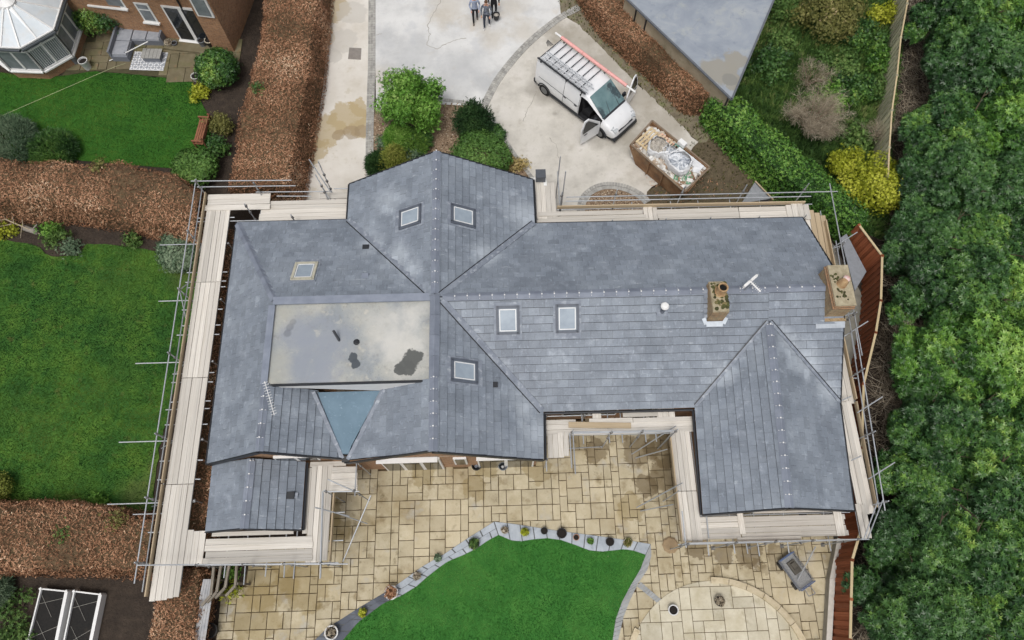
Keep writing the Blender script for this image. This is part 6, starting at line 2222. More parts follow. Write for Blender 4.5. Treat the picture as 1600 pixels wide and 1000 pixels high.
# terrace furniture
M['rattan'] = mat('rattan', [(.3, c8(104, 108, 116)), (.7, c8(132, 136, 144))], scale=30, rough=.8, coord='obj')
M['cushion'] = mat('cushion', [(.3, c8(140, 144, 152)), (.7, c8(160, 164, 170))], scale=5, rough=.9, coord='obj', layers=[(3, .6, .75, c8(168, 166, 150), .4)])
M['wood_grey'] = mat('wood_grey', [(.3, c8(138, 138, 134)), (.7, c8(166, 166, 162))], scale=4, rough=.85, coord='obj', stretch=(1, 8, 1))
q0, q1 = P(187, 82), P(255, 84)
sx = (q1 - q0)
ang = math.atan2(sx.y, sx.x)
sofa = root('corner_sofa', 'grey cushioned L shaped corner sofa on the neighbour terrace', 'sofa', P(222, 74), ang)
b = MB()
b.box((0, .5, .2), (2.3, .8, .36)); b.box((-.75, -.45, .2), (.8, 1.1, .36))
b.build('base', M['rattan'], sofa, local=True)
b = MB()
b.box((0, .95, .42), (2.3, .12, .8)); b.box((-1.17, .0, .38), (.1, 1.98, .72)); b.box((1.17, .5, .36), (.1, .8, .66))
b.build('backrest', M['rattan'], sofa, local=True)
for x, y, a, c in ((-.75, .42, .75, .9), (.02, .45, .72, .75), (.76, .45, .7, .75), (-.75, -.5, .75, .9)):
    b = MB()
    b.box((x, y, .44), (a, c, .12), None, .96)
    b.build('seat_cushion', M['cushion'], sofa, local=True)
for x in (-.72, .02, .76):
    b = MB()
    b.box((x, .82, .64), (.7, .14, .36), Matrix.Rotation(-.2, 3, 'X'), .94)
    b.build('back_cushion', M['cushion'], sofa, local=True)
rug = root('rug', 'white and grey lattice patterned rug in front of the corner sofa', 'rug', P(232, 97), ang)
b = MB()
b.box((.05, 0, .065), (1.75, 1.15, .012))
b.build('weave', plain('rug_grey', c8(156, 160, 166), .95), rug, local=True)
b = MB()
for k in range(-4, 7):
    for s_ in (1, -1):
        pts = [(-.8 + k * .28 + s_ * t * .1 * 0, 0) for t in range(2)]
        x0 = -.85 + k * .3
        p, q = Vector((x0, -.55, .074)), Vector((x0 + s_ * 1.1, .55, .074))
        f0, f1 = 0.0, 1.0
        for lim in (-.8, .9):
            if (p.x - lim) * (q.x - lim) < 0:
                t = (lim - p.x) / (q.x - p.x)
                if (p.x < lim) == (lim > 0):
                    f1 = min(f1, t)
                else:
                    f0 = max(f0, t)
        if -0.8 <= p.lerp(q, (f0 + f1) / 2).x <= .9 and f1 > f0:
            b.bar(p.lerp(q, f0), p.lerp(q, f1), .055, .004)
b.bar((-.82, -.56, .076), (.92, -.56, .076), .05, .004); b.bar((-.82, .56, .076), (.92, .56, .076), .05, .004)
b.build('lattice', plain('rug_white', c8(220, 222, 224), .95), rug, local=True)
tb = root('coffee_table', 'low grey slatted coffee table standing on the lattice rug', 'table', P(242, 92), ang)
for k in range(5):
    b = MB()
    b.box((-.4 + k * .2, 0, .38), (.185, .62, .03))
    b.build('slat', M['wood_grey'], tb, local=True)
b = MB()
b.box((0, 0, .2), (.86, .54, .32))
b.build('base', M['rattan'], tb, local=True)
pr = root('pole', 'long thin white pole propped across the corner sofa', 'pole', P(172, 96), 0)
b = MB()
b.tube(P(171, 95, .1), P(231, 65, 1.0), .025, 8)
b.build('shaft', M['white'], pr)
b = MB()
b.ball(P(195, 83, .45), .06, 8, 5)
b.build('clamp', M['dark_trim'], pr)
wlr = root('washing_line', 'thin pale washing line stretched diagonally over the small lawn', 'washing line', P(0, 184), 0)
b = MB()
b.tube(P(-30, 195, .4), P(180, 104, .9), .009, 5)
b.tube(P(180, 104, .9), P(196, 99, .8), .009, 5)
b.build('cord', plain('cord', c8(176, 178, 140), .8), wlr)

# pots
def pot(label, loc, r, h, m, rim=None, plant=None, n=120, soil=True, tp=.78, group=None, name='plant_pot', leaf=None, ht=.3):
    o = root(name, label, 'pot', loc, random.uniform(0, 6), group)
    b = MB()
    b.lathe([(r * tp, 0), (r * .97, h * .88), (r, h * .9), (r, h), (r * .86, h), (r * .82, h * .84)], (0, 0, 0), 18)
    b.build('vessel', m, o, local=True, smooth=True)
    if rim:
        b = MB()
        b.lathe([(r * 1.02, h * .93), (r * 1.05, h * .96), (r * 1.03, h + .012), (r * .84, h + .012), (r * .83, h * .95)], (0, 0, 0), 18, False)
        b.build('rim', rim, o, local=True, smooth=True)
    b = MB()
    b.lathe([(r * .83, h * .84), (r * .5, h * .87), (0, h * .88)], (0, 0, 0), 14)
    b.build('compost', M['compost'], o, local=True)
    if leaf is not None:
        N = n
        d = rng.normal(0, 1, (N, 3)); d[:, 2] = np.abs(d[:, 2]); d /= np.linalg.norm(d, axis=1)[:, None]
        p_ = d * np.array([r * 1.05, r * 1.05, ht]) * rng.random((N, 1)) ** .5 + np.array([0, 0, h * .9])
        me = scatter_mesh('plant', BOXB if n < 300 else BOX, p_, d, rng.uniform(.6, 1.2, N), np.clip(rng.normal(.5, .25, N), 0, 1), leaf, .5)
        add_mesh(me, 'plant', o)
    return o
M['compost'] = plain('compost', c8(34, 30, 27), .95)
M['pot_black'] = plain('pot_black', c8(36, 37, 40), .5)
M['pot_white'] = plain('pot_white', c8(206, 206, 204), .6)
M['pot_terra'] = plain('pot_terra', c8(158, 112, 82), .85)
M['pot_grey'] = plain('pot_grey', c8(120, 124, 130), .6)
M['pot_stone'] = plain('pot_stone', c8(178, 170, 152), .85)
E_ = lambda a, c: P(a, c, .075)
pot('black pot with a round green cushion plant on the edging left of the lawn point', E_(741, 850), .22, .24, M['pot_black'], None, leaf=GREEN['wild'], n=90, ht=.1)
pot('small dry grey brown plant pot at the left start of the straight edging', E_(788, 829), .13, .2, M['pot_stone'], leaf=GREEN['twig'], n=60, ht=.12)
pot('small pot overflowing with yellow and green leaves on the edging', E_(820, 832), .15, .2, M['pot_stone'], leaf=GREEN['yellow'], n=160, ht=.26)
pot('small black pot between the yellow plant and the bigger black pot', E_(850, 830), .14, .2, M['pot_black'])
pot('largest black pot of the row on the lawn edging', E_(877, 834), .2, .28, M['pot_black'])
pot('tiny terracotta pot right of the largest black pot', E_(900, 840), .12, .14, M['pot_terra'])
pot('small pot of straggling green leaves in the middle of the right edging', E_(922, 846), .12, .14, M['pot_black'], leaf=GREEN['laurel_light'], n=110, ht=.16)
pot('black pot left of the brown planted pot near the edging end', E_(952, 847), .17, .22, M['pot_black'])
pot('brown pot with a flat dry plant at the right end of the edging', E_(980, 848), .17, .22, M['pot_stone'], leaf=GREEN['olive'], n=110, ht=.06)
pot('small leafy grey plant pot beside the left edging above the pale ring pot', E_(685, 872), .14, .16, M['pot_stone'], leaf=GREEN['greygreen'], n=130, ht=.2)
pot('small pale ringed pot with grey twigs on the blue grey edging', E_(652, 900), .15, .18, M['pot_stone'], leaf=GREEN['twig'], n=70, ht=.1)
pot('terracotta pot with white rim and reddish plant on the left edging', E_(613, 926), .25, .28, M['pot_terra'], M['pot_white'], leaf=GREEN['copper'], n=200, ht=.2)
pot('small yellow green plant in a pot on the dark part of the edging', E_(568, 957), .15, .14, M['pot_black'], leaf=GREEN['yellow'], n=200, ht=.22)
pot('large pot with a thin white rim and bare soil in the bottom left edging', E_(520, 988), .25, .26, M['pot_grey'], M['pot_white'], leaf=GREEN['twig'], n=50, ht=.08)
pot('dark water filled tub with pale rim on the round terrace', P(1050, 953, .04), .19, .26, M['pot_grey'], M['pot_white'])
pot('dark pot of brown twigs at the top of the round terrace', P(1122, 939, .04), .19, .26, M['pot_black'], leaf=GREEN['twig'], n=120, ht=.18)
pot('tall white pot on the neighbour terrace beside the conservatory', P(138, 106, .03), .24, .55, M['pot_white'], tp=.72)
pot('small white lidded pot at the conservatory corner', P(120, 98, .03), .17, .5, M['pot_grey'], M['pot_white'])
pot('round dark planter left of the pale planter by the french doors', P(318, 70, .17), .2, .35, M['pot_grey'])
pot('round planter with pale rim under the french doors', P(330, 70, .17), .22, .35, M['pot_black'], M['pot_stone'])
pot('weathered stone pot beside the end of the corner sofa', P(266, 72, .03), .2, .3, M['pot_stone'], leaf=GREEN['twig'], n=60, ht=.2)
pot('small grey stone pot next to the weathered stone pot', P(275, 72, .03), .15, .25, M['pot_grey'])
pot('white pot under the big glossy round shrub', P(308, 124, .03), .22, .28, M['pot_white'])
pot('dark round tub on the patio by the timber rails', P(333, 985, .02), .28, .35, M['pot_black'])
b = MB()
b.lathe([(.14, 0), (.2, .1), (.2, .9), (.1, 1.05), (.0, 1.08)], (0, 0, 0), 14)
br = root('water_butt', 'pale grey domed water butt against the neighbour house wall', 'water butt', P(203, 50), 0)
b.build('barrel', plain('butt', c8(182, 188, 190), .4), br, local=True, smooth=True)

# bench
be = root('park_bench', 'slatted reddish wooden bench on the edge of the small lawn', 'bench', P(322, 214), math.radians(-4))
M['wood_red'] = mat('wood_red', [(.3, c8(118, 76, 56)), (.7, c8(150, 102, 78))], scale=4, rough=.8, coord='obj', stretch=(6, 1, 1), vary=('obj', .12))
for k in range(5):
    b = MB(); b.box((-.24 + k * .1, 0, .45), (.08, 1.5, .03)); b.build('seat_slat', M['wood_red'], be, local=True)
for k in range(3):
    b = MB(); b.box((.28 + k * .03, 0, .58 + k * .13), (.03, 1.5, .09)); b.build('back_slat', M['wood_red'], be, local=True)
for sgn in (-1, 1):
    for x in (-.25, .27):
        b = MB(); b.box((x, sgn * .7, .31 if x < 0 else .45), (.06, .06, .62 if x < 0 else .9)); b.build('leg', M['wood_red'], be, local=True)
    b = MB(); b.box((0, sgn * .7, .64), (.6, .07, .04)); b.build('armrest', M['wood_red'], be, local=True)

# log, branch and pots in the border
b = MB()
b.tube((-.35, .12, .14), (.35, -.12, .13), .14, 10, .12)
b.tube((.1, .0, .2), (.35, .2, .35), .05, 7, .03)
lg = root('cut_log', 'cut grey log lying in the border by the large lawn', 'log', P(52, 362), 0)
b.build('stem', plain('log_grey', c8(136, 130, 122), .9), lg, local=True)
br = root('fallen_branch', 'long pale fallen branch with side twigs across the border', 'branch', P(30, 360), 0)
b = MB()
main = [P(-12, 328, .3), P(12, 344, .35), P(38, 355, .3), P(68, 368, .1)]
for k in range(3):
    b.tube(main[k], main[k + 1], .05 - .012 * k, 7, .04 - .012 * k)
for a, c, d in (((18, 330, .8), (22, 350, .35), .02), ((33, 330, .7), (36, 354, .3), .02), ((-10, 356, .3), (18, 350, .35), .025), ((0, 320, .6), (8, 342, .35), .02), ((32, 372, .2), (34, 354, .3), .018), ((-10, 345, .5), (10, 343, .35), .02)):
    b.tube(P(*a), P(*c), d * .5, 6, d)
b.build('limb', plain('branch_pale', c8(164, 150, 128), .9), br)
pot('broken orange clay pot lying in the bare soil border', P(134, 352, .02), .14, .16, M['pot_terra'])

# cold frames in the vegetable bed
M['net'] = mat('net', [(.3, c8(30, 30, 30)), (.7, c8(44, 42, 40))], scale=20, rough=.95, layers=[(3, .58, .7, c8(58, 52, 46), .5)])
for k, (pts, lab) in enumerate((([(64, 920), (104, 924), (86, 1012), (44, 1000)], 'left white framed raised bed of dark soil with crossed strings'), ([(116, 924), (157, 929), (139, 1016), (98, 1012)], 'right white framed raised bed of dark soil with crossed strings'))):
    q = px(pts, .35)
    cf = root('raised_bed', lab, 'raised bed', (q[0].x, q[0].y, 0), 0, 'white framed raised beds')
    b = MB()
    b.prism([(p.x, p.y) for p in q], 0, .27)
    b.build('soil', M['net'], cf)
    for i in range(4):
        a, c = q[i], q[(i + 1) % 4]
        b = MB()
        b.bar(a - Vector((0, 0, .17)), c - Vector((0, 0, .17)), .05 if i != 1 else .12, .38)
        b.build('side_board', M['white'], cf)
        b = MB()
        b.box((a.x, a.y, .19), (.09, .09, .42), Matrix.Rotation(.6, 3, 'Z'))
        b.build('corner_post', M['white'], cf)
    b = MB()
    def bl(u_, v_):
        return q[0].lerp(q[1], u_).lerp(q[3].lerp(q[2], u_), v_) - Vector((0, 0, .06))
    for a, c in (((0.02, .3), (.95, .12)), ((.05, .12), (.6, .5)), ((.05, .95), (.95, .62)), ((.1, .62), (.7, 1.0))):
        b.tube(bl(*a), bl(*c), .007, 5)
    b.build('string', plain('string', c8(150, 148, 140), .8), cf)

# garden timber rails and grey boarded screen at bottom left
M['wood_weather'] = mat('wood_weather', [(.3, c8(104, 98, 88)), (.7, c8(142, 134, 122))], scale=3, rough=.9, coord='obj', stretch=(6, 1, 1), vary=('obj', .1))
pg = root('pergola', 'weathered timber pergola rails below the south west scaffold', 'pergola', P(350, 910), 0)
for a, c, h in (((336, 870), (330, 930), 1.5), ((348, 868), (339, 925), 1.5), ((361, 868), (352, 918), 1.5), ((371, 870), (368, 915), 1.4)):
    b = MB(); b.bar(P(*a, h), P(*c, h), .09, .1); b.build('rafter', M['wood_weather'], pg)
    b = MB(); e = P(*c, h); b.bar(e, e + Vector((-.35, -.35, -.15)), .09, .09); b.build('rafter_tail', M['wood_weather'], pg)
for a in ((334, 930), (370, 912), (338, 872)):
    b = MB(); p = P(*a, 1.4); b.box((p.x, p.y, .7), (.09, .09, 1.4)); b.build('post', M['wood_weather'], pg)
b = MB(); b.bar(P(326, 880, 1.38), P(372, 882, 1.38), .08, .1); b.build('crossbeam', M['wood_weather'], pg)
M['screen'] = mat('screen', [(.3, c8(150, 152, 156)), (.7, c8(182, 182, 182))], scale=3, detail=8, rough=.85, layers=[(3, .56, .7, c8(124, 112, 98), .5)])
scn = root('timber_screen', 'pale grey weathered timber screen leaning beside the pergola', 'screen', P(310, 960), 0)
for k in range(5):
    t0, t1 = k / 5, (k + 1) / 5 - .015
    a0 = P(318 + 18 * t0, 905, 1.3 - .1 * k * 0); a1 = P(318 + 18 * t1, 905, 1.3)
    c0 = P(296 + 24 * t0, 1010, .9); c1 = P(296 + 24 * t1, 1010, .9)
    b = MB(); b.slab3([a0, a1, c1, c0], (0, 0, .03)); b.build('screen_board', M['screen'], scn)
for a in ((320, 906, 1.3), (333, 906, 1.3), (302, 1006, .9), (318, 1006, .9)):
    b = MB(); p = P(*a); b.box((p.x, p.y, p.z / 2 - .01), (.06, .06, p.z - .03)); b.build('post', M['wood_weather'], scn)
twig_bush('bare tangled climber stems between the scaffold end and the pergola', P(312, 935), 1.0, .75, 26, M['twig'], .012, fine=900)
shrub('plant', 'small bright plant between the pergola rails', 'plant', P(366, 895), loose(.22, .5, 5, 61), 160, BOXB, GREEN['bright'], stem=False)
shrub('plant', 'small yellow green plant at the end of the pergola rails', 'plant', P(362, 928), loose(.25, .4, 5, 62), 160, BOXB, GREEN['yellow'], stem=False)

# wire garden trolley
M['wire'] = plain('wire', c8(134, 138, 146), .45, .5)
M['blue_bar'] = plain('blue_bar', c8(92, 108, 140), .5)
tq = P(1238, 893)
tr = root('mesh_trolley', 'grey wire mesh garden trolley parked askew on the patio', 'trolley', (tq.x, tq.y, 0), math.radians(-58))
b = MB()
b.box((0, 0, .3), (1.25, .66, .03))
b.build('tray', mat('mesh_grey', [(.4, c8(120, 122, 124)), (.6, c8(150, 150, 148))], scale=40, rough=.8, coord='obj'), tr, local=True)
for y in (-.33, .33):
    b = MB()
    for z in (.33, .43, .53):
        b.tube((-.62, y, z), (.62, y, z), .01, 5)
    for k in range(13):
        b.tube((-.62 + k * .1035, y, .33), (-.62 + k * .1035, y, .53), .007, 4)
    b.build('mesh_side', M['wire'], tr, local=True)
for x in (-.62, .62):
    b = MB(); b.tube((x, -.34, .55), (x, .34, .55), .022, 8); b.tube((x, -.34, .32), (x, .34, .32), .016, 8); b.build('end_bar', M['blue_bar'], tr, local=True)
for x in (-.42, .42):
    for y in (-.34, .34):
        b = MB(); b.tube((x, y - .03, .15), (x, y + .03, .15), .15, 14); o = b.build('wheel', M['dark_trim'], tr, local=True)
b = MB(); b.path([(.64, -.12, .32), (.95, -.16, .35), (1.0, .12, .35), (.64, .12, .32)], .015, 6); b.build('handle', M['wire'], tr, local=True)
b = MB()
b.box((-.15, .05, .36), (.5, .32, .1)); b.box((-.2, .05, .44), (.3, .2, .06), None, .7)
tag(b.build('pan', plain('pan_dark', c8(84, 80, 72), .7), None), 'dark shallow tray lying in the wire mesh trolley', 'tray')
bpy.data.objects['pan'].matrix_world = RM[tr]
# two buckets and bits by the back wall
for k, (a, c, m_, lab) in enumerate(((745, 730, 'pot_black', 'dark bucket by the back wall left of the pale bucket'), (786, 730, 'pot_grey', 'grey bucket with rags near the back wall'))):
    p = P(a, c, .05)
    o = root('bucket', lab, 'bucket', p, .4 * k)
    b = MB(); b.lathe([(.13, 0), (.19, .34), (.2, .36), (.17, .36), (.12, .05)], (0, 0, 0), 14); b.build('pail', M[m_], o, local=True, smooth=True)
    b = MB(); b.path([(-.19, 0, .36), (-.16, .12, .42), (0, .2, .44), (.16, .12, .42), (.19, 0, .36)], .01, 5); b.build('handle', M['wire'], o, local=True)
    b = MB(); b.box((.0, .0, .34), (.16, .12, .1), Matrix.Rotation(.5, 3, 'Z'), .6); b.build('rag', M['pot_white'] if k else M['rattan'], o, local=True)
# flattish stone by the end of the edging
b = MB(); b.lathe([(.3, 0), (.32, .06), (.26, .1), (0, .11)], (0, 0, 0), 9)
st = root('garden_stone', 'flat brown stone lying on the patio near the edging end', 'stone', P(1047, 852, .05), .3); b.build('rock', plain('rock', c8(148, 128, 100), .9), st, local=True)
# material hoist box and pole foot near the right gable corner
hb = root('tool_box', 'dark grey box on the pale scaffold stand by the front gable', 'box', R(1.75, 17.1, 2.15), YAW)
b = MB(); b.box((0, 0, .2), (.42, .4, .36), None, .94); b.build('case', plain('case_grey', c8(92, 96, 102), .6), hb, local=True)
b = MB(); b.box((0, 0, .4), (.44, .42, .04)); b.build('lid', plain('lid_grey', c8(80, 84, 90), .6), hb, local=True)
hp = root('plank_stand', 'white painted plank bracket under the dark grey box', 'stand', R(1.7, 17.1, 2.0), YAW)
b = MB(); b.box((-.2, 0, .1), (1.0, .16, .06)); b.build('plank', M['white'], hp, local=True)
for x in (-.6, .25):
    b = MB(); b.tube((x, 0, -2.0), (x, 0, .07), .03, 8); b.build('leg', M['tube'], hp, local=True)
b = MB(); b.box((.25, -.22, .14), (.14, .3, .05)); b.build('cross_plank', M['white'], hp, local=True)
# leaning grey sheet on the dirt near the north-east scaffold
b = MB(); b.slab3([P(1180, 284, .9), P(1206, 310, .9), P(1196, 318, .05), P(1158, 318, .05)], (0, 0, .04))
tag(b.build('leaning_sheet', plain('sheet_grey', c8(146, 150, 154), .6)), 'grey sheet panel leaning on the dirt by the north east scaffold', 'panel')
b = MB(); b.bar(P(1180, 283, 1.0), P(1208, 312, 1.0), .05, .05)
so_ = b.build('edge_strip', M['board_tan'], bpy.data.objects['leaning_sheet'])
# ------------------------------------------------------------------ garage
ga = root('garage', 'long flat roofed garage with patched grey felt roof and beige wall', 'garage', P(1060, 60), 0)
corn = px([(972, -8), (1143, 156), (1226, -40), (1160, -120)], 2.5)
b = MB()
rc = [(p.x, p.y) for p in corn]
b.prism(rc, 2.42, 2.5)
gc = Vector((sum(p[0] for p in rc) / 4, sum(p[1] for p in rc) / 4, 0))
_s = [(P(1125, 112, 2.5).x, P(1125, 112, 2.5).y, .85), (P(1144, 128, 2.5).x, P(1144, 128, 2.5).y, .5), (P(1150, 95, 2.5).x, P(1150, 95, 2.5).y, .6)]
M['felt'] = mat('felt', [(.25, c8(124, 132, 144)), (.5, c8(146, 153, 162)), (.8, c8(168, 172, 174))], scale=.6, detail=9, rough=.35, dist=.8, bump=.15, bscale=10, bdist=.01,
                layers=[(1.3, .55, .7, c8(172, 174, 168), .5), (3, .6, .7, c8(120, 128, 142), .5), (12, .62, .75, c8(190, 194, 196), .35)],
                spots=[(c8(146, 143, 134), .95, _s, 1.5, .12), (c8(124, 124, 120), .6, [(P(1140, 125, 2.5).x, P(1140, 125, 2.5).y, .35)], .4)])
b.build('roof', M['felt'], ga)
b = MB()
for a, c in zip(corn, corn[1:] + corn[:1]):
    b.bar(a + Vector((0, 0, .02)), c + Vector((0, 0, .02)), .09, .07)
b.build('roof_edge', plain('felt_edge', c8(96, 100, 106), .6), ga)
b = MB()
for k in range(1, 4):
    a = corn[0].lerp(corn[1], k / 4); c = corn[3].lerp(corn[2], k / 4)
    b.bar(a + Vector((0, 0, .004)), c + Vector((0, 0, .004)), .1, .01)
b.build('felt_lap', M['felt'], ga)
b = MB()
ins = [(gc.x + (p[0] - gc.x) * .965, gc.y + (p[1] - gc.y) * .965) for p in rc]
b.prism(ins, 0, 2.42)
b.build('wall', mat('render_beige', [(.3, c8(150, 138, 116)), (.7, c8(174, 162, 140))], scale=1.5, rough=.9, layers=[(2, .55, .7, c8(128, 124, 98), .5)]), ga)
a, c = Vector((ins[0][0], ins[0][1], 0)), Vector((ins[1][0], ins[1][1], 0))
for t in (.12, .22, .99):
    q = a.lerp(c, t); d = (c - a).normalized(); n_ = Vector((d.y, -d.x, 0)) * .03
    if n_.dot(q - gc) < 0: n_ = -n_
    b = MB()
    b.tube(q + n_ + Vector((0, 0, .1)), q + n_ + Vector((0, 0, 2.4)), .04, 8)
    b.build('downpipe', M['dark_trim'], ga)

# ------------------------------------------------------------------ white van
M['van_white'] = mat('van_white', [(.3, c8(216, 218, 220)), (.7, c8(228, 229, 230))], scale=1.5, rough=.3, spec=.5, coord='obj', coat=.4, layers=[(2.5, .62, .8, c8(190, 188, 182), .35)])
M['glass_teal_sky'] = mat('glass_teal_sky', [(.3, c8(84, 112, 116)), (.7, c8(122, 148, 150))], scale=1.1, rough=.08, spec=.6, coord='obj', layers=[(.9, .56, .62, c8(48, 56, 62), .8)])  # sky reflection painted into the glass colour, teal with dark patches
M['black_plastic'] = plain('black_plastic', c8(44, 47, 52), .6)
M['tyre'] = plain('tyre', c8(28, 28, 29), .85)
M['alloy'] = plain('alloy', c8(120, 122, 124), .4, .5)
M['lamp'] = mat('lamp', [(.3, c8(150, 156, 160)), (.7, c8(206, 210, 212))], scale=9, rough=.1, coord='obj')
va0, va1 = P(852, 146), P(937, 212)
vang = math.atan2(va1.y - va0.y, va1.x - va0.x)
vmid = (va0 + va1) / 2
vn = Vector((-math.sin(vang), math.cos(vang), 0))
vl = vmid + vn * .86
van = root('panel_van', 'white panel van with roof rack and both front doors open on the drive', 'van', (vl.x, vl.y, 0), vang)
WB = (va1 - va0).length
ax_r, ax_f = -WB / 2, WB / 2
ST = [  # x, half width belt, half width top, z top, z belt
    (ax_r - .72, .86, .78, 1.78, 1.0), (ax_r - .66, .93, .82, 1.88, 1.0), (ax_r - .3, .955, .84, 1.93, 1.0), (ax_r + .45, .96, .85, 1.94, 1.0), (-.2, .96, .85, 1.94, 1.0),
    (.42, .96, .84, 1.93, 1.0), (.78, .955, .82, 1.89, 1.0), (ax_f - .38, .95, .80, 1.40, 1.0), (ax_f - .02, .945, .79, 1.17, .98), (ax_f + .3, .93, .76, 1.08, .9), (ax_f + .62, .88, .68, .93, .8), (ax_f + .78, .8, .58, .76, .66), (ax_f + .84, .72, .5, .6, .55)]
def sec(s_):
    x, wb_, wt, zt, zb = s_
    h = [(wb_ * .9, .28), (wb_, .5), (wb_ + .005, zb * .8), (wb_ - .01, zb), (wt + (wb_ - wt) * .25, zt - (zt - zb) * .22), (wt - .06, zt - .03), (wt - .25, zt), (0, zt + .025)]
    return [(x, -y, z) for y, z in h] + [(x, y, z) for y, z in h[-2::-1]]
secs = [sec(s_) for s_ in ST]
K = len(secs[0])
b = MB()
vs = [v for s_ in secs for v in s_]
fs = []
D0, D1 = 5, 8
for i in range(len(secs) - 1):
    for j in range(K - 1):
        door = (5 <= i <= 7) and (j in (0, 1, 2, 3) or j in (K - 2, K - 3, K - 4, K - 5))
        if door and i == 7 and False:
            continue
        if door and i in (5, 6, 7):
            if i == 5 and False:
                continue
            continue
        fs.append((i * K + j, (i + 1) * K + j, (i + 1) * K + j + 1, i * K + j + 1))
fs.append(tuple(range(K)))
fs.append(tuple((len(secs) - 1) * K + j for j in range(K - 1, -1, -1)))
b.add(vs, fs)
body = b.build('body', M['van_white'], van, local=True, smooth=True)
b = MB()
b.box((0, 0, .3), (WB + 1.2, 1.7, .1))
b.box((.35, 0, 1.05), (.06, 1.75, 1.5))
for y in (-.45, .45):
    b.box((.72, y, .62), (.5, .55, .3)); b.box((.48, y, 1.05), (.14, .5, .75), Matrix.Rotation(-.15, 3, 'Y'))
b.box((ax_f - .3, 0, .9), (.45, 1.7, .3))
b.build('cab_interior', plain('cab_dark', c8(30, 31, 34), .8), van, local=True)
b = MB()
b.lathe([(.19, 0), (.2, .02), (.16, .03)], (0, 0, 0), 14)
rt = Matrix.Rotation(.9, 3, 'Y')
b.v = [tuple(rt @ Vector(v) + Vector((1.0, -.42, 1.1))) for v in b.v]
b.build('steering_wheel', M['black_plastic'], van, local=True)
def proud(corners, off, name, m, parent=van, th=.012):
    c = [Vector(v) for v in corners]
    n = (c[1] - c[0]).cross(c[3] - c[0]).normalized()
    if n.z < 0 and abs(n.z) > .2:
        n = -n
    b = MB()
    b.slab3([v + n * off for v in c], n * th)
    return b.build(name, m, parent, local=True)
proud([(.80, -.74, 1.885), (.80, .74, 1.885), (ax_f - .06, .78, 1.2), (ax_f - .06, -.78, 1.2)], .012, 'windscreen', M['glass_teal_sky'])
proud([(ax_f - .1, -.8, 1.21), (ax_f - .1, .8, 1.21), (ax_f + .03, .76, 1.155), (ax_f + .03, -.76, 1.155)], .014, 'wiper_cowl', M['black_plastic'])
b = MB()
b.tube((ax_f - .04, -.3, 1.24), (1.15, -.05, 1.64), .012, 5); b.tube((ax_f - .04, .35, 1.24), (1.1, .5, 1.66), .012, 5)
b.build('wiper', M['black_plastic'], van, local=True)
b = MB()
b.box((ax_f + .72, 0, .42), (.34, 1.66, .26), None, .93)
b.build('front_bumper', M['black_plastic'], van, local=True)
b = MB()
b.box((ax_r - .7, 0, .42), (.16, 1.8, .24))
b.build('rear_bumper', M['black_plastic'], van, local=True)
b = MB()
b.box((ax_f + .77, 0, .72), (.07, 1.0, .1), Matrix.Rotation(.5, 3, 'Y'))
b.build('grille', M['black_plastic'], van, local=True)
for y in (-.64, .64):
    b = MB()
    b.box((ax_f + .62, y, .84), (.36, .3, .1), Matrix.Rotation(.5, 3, 'Y') @ Matrix.Rotation(-.35 if y > 0 else .35, 3, 'Z'), .8)
    b.build('headlight', M['lamp'], van, local=True)
    b = MB()
    sg = -1 if y < 0 else 1
    b.box((ax_f - .3, sg * 1.06, 1.12), (.12, .2, .22), None, .85)
    b.build('wing_mirror', M['black_plastic'], van, local=True)
    b = MB()
    b.box((-.05, sg * .962, .38), (WB - .75, .03, .16))
    b.build('sill_trim', M['black_plastic'], van, local=True)
for x in (ax_r, ax_f):
    for sg in (-1, 1):
        b = MB()
        b.lathe([(.2, -.1), (.31, -.11), (.33, -.06), (.33, .06), (.31, .11), (.2, .1)], (0, 0, 0), 22)
        rt = Matrix.Rotation(math.pi / 2, 3, 'X')
        b.v = [tuple(rt @ Vector(v) + Vector((x, sg * .87, .33))) for v in b.v]
        wh = b.build('wheel', M['tyre'], van, local=True, smooth=True)
        b = MB()
        b.lathe([(.2, -.012), (.21, .0), (.05, .02), (0, .025)], (0, 0, 0), 16)
        rt = Matrix.Rotation(math.pi / 2 if sg < 0 else -math.pi / 2, 3, 'X')
        b.v = [tuple(rt @ Vector(v) + Vector((x, sg * .985, .33))) for v in b.v]
        b.build('rim', M['alloy'], wh, local=True)
        b = MB()
        for k in range(9):
            t0, t1 = math.pi * k / 9, math.pi * (k + 1) / 9
            p0, p1 = (x + .4 * math.cos(t0), .33 + .4 * math.sin(t0)), (x + .4 * math.cos(t1), .33 + .4 * math.sin(t1))
            b.bar((p0[0], sg * .95, p0[1]), (p1[0], sg * .95, p1[1]), .05, .07, (0, 1, 0))
        b.build('wheel_arch', M['black_plastic'], van, local=True)
